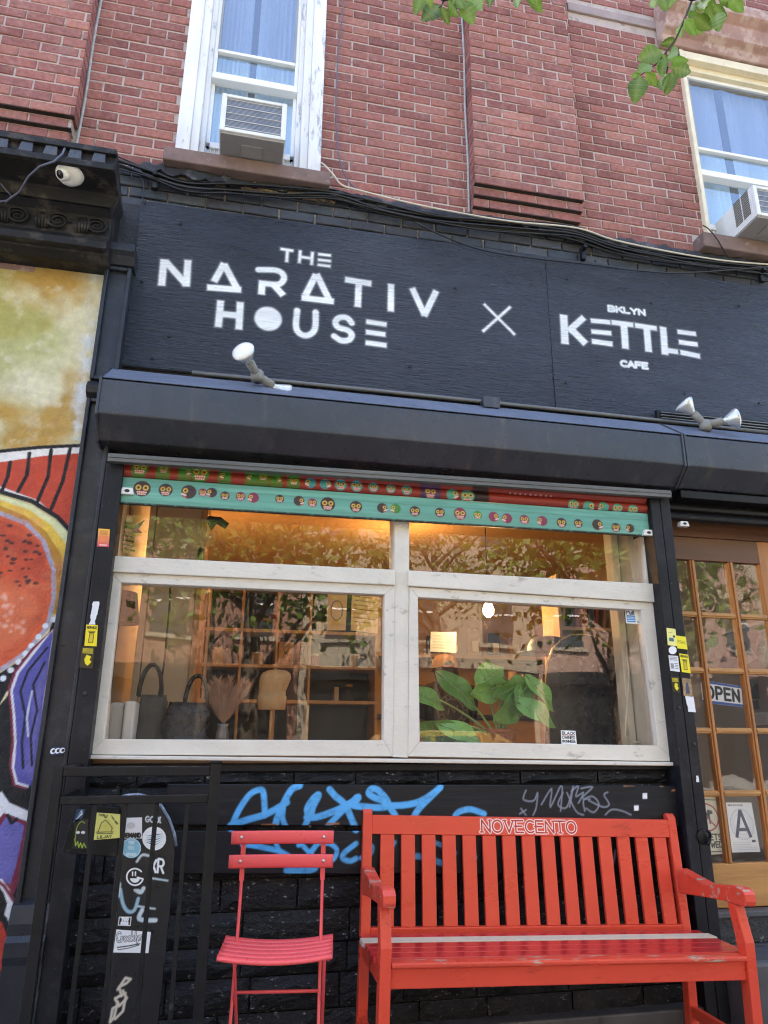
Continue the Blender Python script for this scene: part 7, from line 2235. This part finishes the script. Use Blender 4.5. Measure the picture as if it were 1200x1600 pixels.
# ================================================================ ELM BRANCHES hanging into the top of the view
LY = -1.15
def leaf_mesh(name, seed):
    r_ = random.Random(seed)
    n = 23
    v = []
    for i in range(n):
        t = i / (n - 1)
        hw = .275 * (math.sin(PI * t ** .8) ** .85) * (1 - .1 * t) + (.016 if i % 2 and 0 < i < n - 1 else 0)
        for s in (-1, -.5, 0, .5, 1):
            v.append((t + (.09 * abs(s) * (1 - t) if 0 < i < n - 1 else 0), s * hw, .07 * abs(s) * hw * 4 * .5 - .16 * (t - .25) ** 2 + .016 * math.sin(t * 34) * abs(s)))
    f = [(i * 5 + k, i * 5 + k + 1, i * 5 + 6 + k, i * 5 + 5 + k) for i in range(n - 1) for k in range(4)]
    me = bpy.data.meshes.new(name)
    me.from_pydata(v, [], f)
    at_ = me.attributes.new('vein', 'FLOAT', 'POINT')
    at_.data.foreach_set('value', [.75 if i % 5 == 2 else (.5 if (i // 5) % 2 == 0 and i % 5 in (1, 3) else 0) for i in range(len(v))])
    me.polygons.foreach_set('use_smooth', [True] * len(f))
    me.materials.append(M['leaf'])
    return me
lms = [leaf_mesh('leaf', s) for s in range(3)]
def branch(label, twigs, leaves, conv):
    p0 = W(*conv(*twigs[0][0]), LY)
    t = empty('tree_branch', (0, 0, 0), label, 'tree branch')
    for tw in twigs:
        pts = [W(*conv(x, y), LY + .03 * math.sin(i * 1.7)) for i, (x, y) in enumerate(tw)]
        MB().tube(pts, [.0065 - .004 * i / max(1, len(pts) - 1) for i in range(len(pts))], 6).build('twig', M['twig'], t, smooth=True)
    rl_ = random.Random(len(leaves))
    for (bx, by, tx, ty, roll) in leaves:
        Y = LY + rl_.uniform(-.08, .06)
        b, e = W(*conv(bx, by), Y), W(*conv(tx, ty), Y + rl_.uniform(-.03, .03))
        d = e - b
        o = bpy.data.objects.new('leaf', lms[rl_.randrange(3)])
        COL.objects.link(o)
        o.parent = t
        xax = d.normalized()
        tocam = (CAM - b).normalized()
        zax = (tocam - xax * tocam.dot(xax)).normalized()
        zax = (Matrix.Rotation(roll + rl_.uniform(-.25, .25), 3, xax) @ zax)
        yax = zax.cross(xax)
        s = d.length
        o.matrix_local = Matrix(((xax.x * s, yax.x * s, zax.x * s, b.x), (xax.y * s, yax.y * s, zax.y * s, b.y), (xax.z * s, yax.z * s, zax.z * s, b.z), (0, 0, 0, 1)))
    return t
c1 = lambda x, y: (630 + x / 5, y / 5)
branch('elm twig with serrated leaves hanging at the top centre of the wall', [[(330, -120), (318, 0), (300, 45), (280, 60)], [(318, 0), (400, -20), (560, -60), (760, -80), (1060, -90)], [(318, 0), (220, -40), (120, -50)]],
       [(150, -40, 95, 105, .2), (195, -40, 220, 62, -.4), (300, 40, 152, 150, .3), (300, 50, 360, 195, -.2), (345, -20, 420, 132, .9), (470, 5, 545, 185, -.1), (400, -30, 470, 60, .3), (560, -50, 600, 70, .4), (500, -40, 570, 60, -.5),
        (690, -60, 672, 48, .2), (920, -60, 885, 52, .8), (990, -40, 1085, 95, -.2), (960, -70, 1030, 40, .4), (420, -60, 380, 40, .5)], c1)
c2 = lambda x, y: (880 + x / 3.75, y / 3.75)
branch('elm twig with bright leaves hanging in front of the cream casing window', [[(790, -120), (755, 0), (720, 90), (662, 225), (600, 310), (540, 380), (455, 440)], [(755, 0), (860, -20), (960, -40), (1040, -30)], [(600, 310), (612, 400), (600, 450)], [(755, 0), (650, -30), (560, -40)]],
       [(580, 300, 447, 342, .3), (670, 235, 568, 260, -.2), (580, 310, 580, 455, 1.0), (600, 330, 570, 440, .7), (610, 340, 690, 300, .2), (620, 390, 758, 420, -.3), (620, 350, 735, 360, .4), (450, 440, 420, 595, .1), (480, 420, 555, 505, -.3),
        (640, 420, 605, 550, .2), (520, 380, 440, 415, .9), (460, 420, 395, 455, .6), (600, 430, 580, 520, .8), (710, 110, 680, 215, .9), (720, 110, 775, 215, .5), (760, 90, 875, 175, -.2), (740, 60, 810, 200, .3), (770, 10, 830, 70, -.4), (755, 20, 750, 100, .3),
        (905, 70, 910, 175, .1), (870, 30, 955, 100, .2), (840, 0, 860, 125, .9), (940, -20, 1000, 50, .3), (970, -30, 1055, 75, .4), (545, -40, 530, 38, .8), (580, -40, 605, 62, .1), (660, -40, 620, 40, .4), (800, -20, 900, 40, .2), (905, -10, 1010, 10, .2), (850, -30, 820, 40, .9)], c2)

# ================================================================ ACROSS THE STREET (seen in the glass)
def house(x0, x1, h, m, lab, seed):
    t = empty('row_house', ((x0 + x1) / 2, -18, 0), lab, 'house')
    MB().box(x0, x1, -28, -18.0, 0, h).build('wall', m, t)
    r_ = random.Random(seed)
    nf, nw = int(h // 3.1), max(2, int((x1 - x0) // 2.0))
    for j in range(nf):
        for i in range(nw):
            xc = x0 + (i + .5) * (x1 - x0) / nw
            z = .9 + j * 3.1
            if j == 0: continue
            f = MB().box(xc - .62, xc + .62, -17.995, -17.93, z - .12, z).box(xc - .66, xc + .66, -17.995, -17.90, z + 1.85, z + 2.05)
            w = f.build('window', M['far_stone'], t)
            box(xc - .5, xc + .5, -17.99, -17.97, z, z + 1.85).build('pane', M['far_window'], w)
            box(xc - .5, xc + .5, -17.968, -17.95, z + .9, z + .96).build('sash', M['casing_clean'], w)
    sf = MB().box(x0 + .15, x1 - .15, -17.93, -17.6, 2.75, 3.15)
    sf.box(x0 + .3, x1 - .3, -17.90, -17.8, .1, 2.7)
    sf.build('shopfront', M['cable'], t)
    MB().prism_x([(-18.0, h - .1), (-17.5, h + .1), (-17.4, h + .5), (-18.0, h + .6)], x0, x1).build('roof', M['far_stone'], t)
for i, (x0, x1, h, m) in enumerate(((-22, -13, 9.2, 'far_brick'), (-13, -5.5, 9.8, 'far_stone'), (-5.5, 2, 9.4, 'far_brick'), (2, 9.5, 10.2, 'far_stone'), (9.5, 18, 9.4, 'stone_red'), (18, 30, 10.5, 'far_stone'))):
    house(x0 + .01, x1 - .01, h, M[m], 'row house across the street, number %s from the corner, mirrored in the shop glass' % ('one', 'two', 'three', 'four', 'five', 'six')[i], i)
def street_tree(x, y, h, seed, lab):
    t = empty('street_tree', (x, y, 0), lab, 'tree')
    r_ = random.Random(seed)
    MB().tube([(x, y, 0), (x + .1, y, h * .3), (x + .05, y + .1, h * .55), (x, y, h * .8)], [.16, .13, .09, .03], 10).build('trunk', M['bark'], t, smooth=True)
    lim = MB()
    for k in range(9):
        a, z = r_.uniform(0, 2 * PI), h * r_.uniform(.35, .7)
        L = h * r_.uniform(.16, .3)
        lim.tube([(x + .05, y, z), (x + L * .6 * math.cos(a), y + L * .6 * math.sin(a), z + L * .5), (x + L * math.cos(a), y + L * math.sin(a), z + L * .9)], [.05, .035, .012], 6)
    lim.build('limb', M['bark'], t, smooth=True)
    cl = MB()
    for k in range(70):
        a, e = r_.uniform(0, 2 * PI), r_.uniform(-.6, 1.3)
        R_ = h * .34 * r_.uniform(.35, 1.0)
        c = Vector((x + R_ * math.cos(a) * math.cos(e), y + R_ * math.sin(a) * math.cos(e), h * .68 + R_ * math.sin(e) * .9))
        for q in range(46):
            p = c + Vector((r_.gauss(0, .32), r_.gauss(0, .32), r_.gauss(0, .26)))
            u = Vector((r_.uniform(-1, 1), r_.uniform(-1, 1), r_.uniform(-1, 1))).normalized() * .075
            w = u.cross(Vector((r_.uniform(-1, 1), r_.uniform(-1, 1), r_.uniform(-1, 1)))).normalized() * .045
            cl.add([p - u, p + w, p + u, p - w], [(0, 1, 2, 3)])
    cl.build('crown', M['far_leaf'], t, kind='stuff')
for i, (x, y, h) in enumerate(((-6.5, -14.6, 8.4), (-.6, -14.4, 9.0), (5.2, -14.7, 8.2), (12.5, -14.5, 8.8))):
    street_tree(x, y, h, i, 'street tree on the far pavement, %s along the row, mirrored in the glass' % ('first', 'second', 'third', 'fourth')[i])
for (x, y, h, k) in ((4.9, -5.3, 4.9, 11), (.2, -5.7, 4.9, 12)):
    street_tree(x, y, h, k, 'street tree at the near kerb by the ' + ('door, mirrored in the right pane' if x > 2 else 'railing, mirrored in the left pane'))
# parked car by the near kerb, behind the photographer
def car(x, y, lab):
    t = empty('parked_car', (x, y, -.11), lab, 'car')
    zb_ = -.11
    L = 4.4
    pf = [(0, .35), (.05, .62), (.35, .78), (1.15, .86), (1.75, 1.36), (2.1, 1.44), (3.1, 1.42), (3.75, .98), (4.25, .92), (4.4, .62), (4.35, .35)]
    v, n = [], len(pf)
    for s, k in ((-.86, 0), (.86, 0)):
        for (a, z) in pf:
            ins = .16 if z > 1.0 else 0
            v.append((x - L / 2 + a, y + s - math.copysign(ins, s), z + zb_))
    f = [tuple(range(n)), tuple(range(2 * n - 1, n - 1, -1))] + [(i, i + n, (i + 1) % n + n, (i + 1) % n) for i in range(n)]
    MB().add(v, f).build('body', M['car_paint'], t, bev=.05, seg=3)
    for s in (-1, 1):
        yy = y + s * .80
        MB().add([(x - .95, y + s * .872, .93 + zb_), (x + .0, y + s * .872, .93 + zb_), (x + .0, y + s * .72, 1.36 + zb_), (x - .45, y + s * .72, 1.36 + zb_)], [(0, 1, 2, 3)]).build('side_window', M['far_window'], t)
        MB().add([(x + .06, y + s * .872, .93 + zb_), (x + 1.35, y + s * .872, .96 + zb_), (x + .9, y + s * .72, 1.36 + zb_), (x + .06, y + s * .72, 1.36 + zb_)], [(0, 1, 2, 3)]).build('side_window', M['far_window'], t)
        for a in (-1.35, 1.35):
            w = MB().lathe((x + a, y + s * .70, .33 + zb_), (0, s, 0), [(0, .32), (.04, .335), (.17, .335), (.2, .31), (.201, .2)], 28).build('wheel', M['tyre'], t, smooth=True)
            MB().lathe((x + a, y + s * .90, .33 + zb_), (0, s, 0), [(0, .2), (.012, .19), (.02, .05), (.025, .03)], 20).build('rim', M['steel'], w, smooth=True)
    for s in (-1, 1):
        box(x - 2.22, x - 2.16, y + s * .6 - .14, y + s * .6 + .14, .56 + zb_, .68 + zb_).build('headlight', M['lamp_glass'], t, bev=.02)
car(2.6, -6.6, 'tan car parked at the kerb, seen only as a reflection in the shop window')
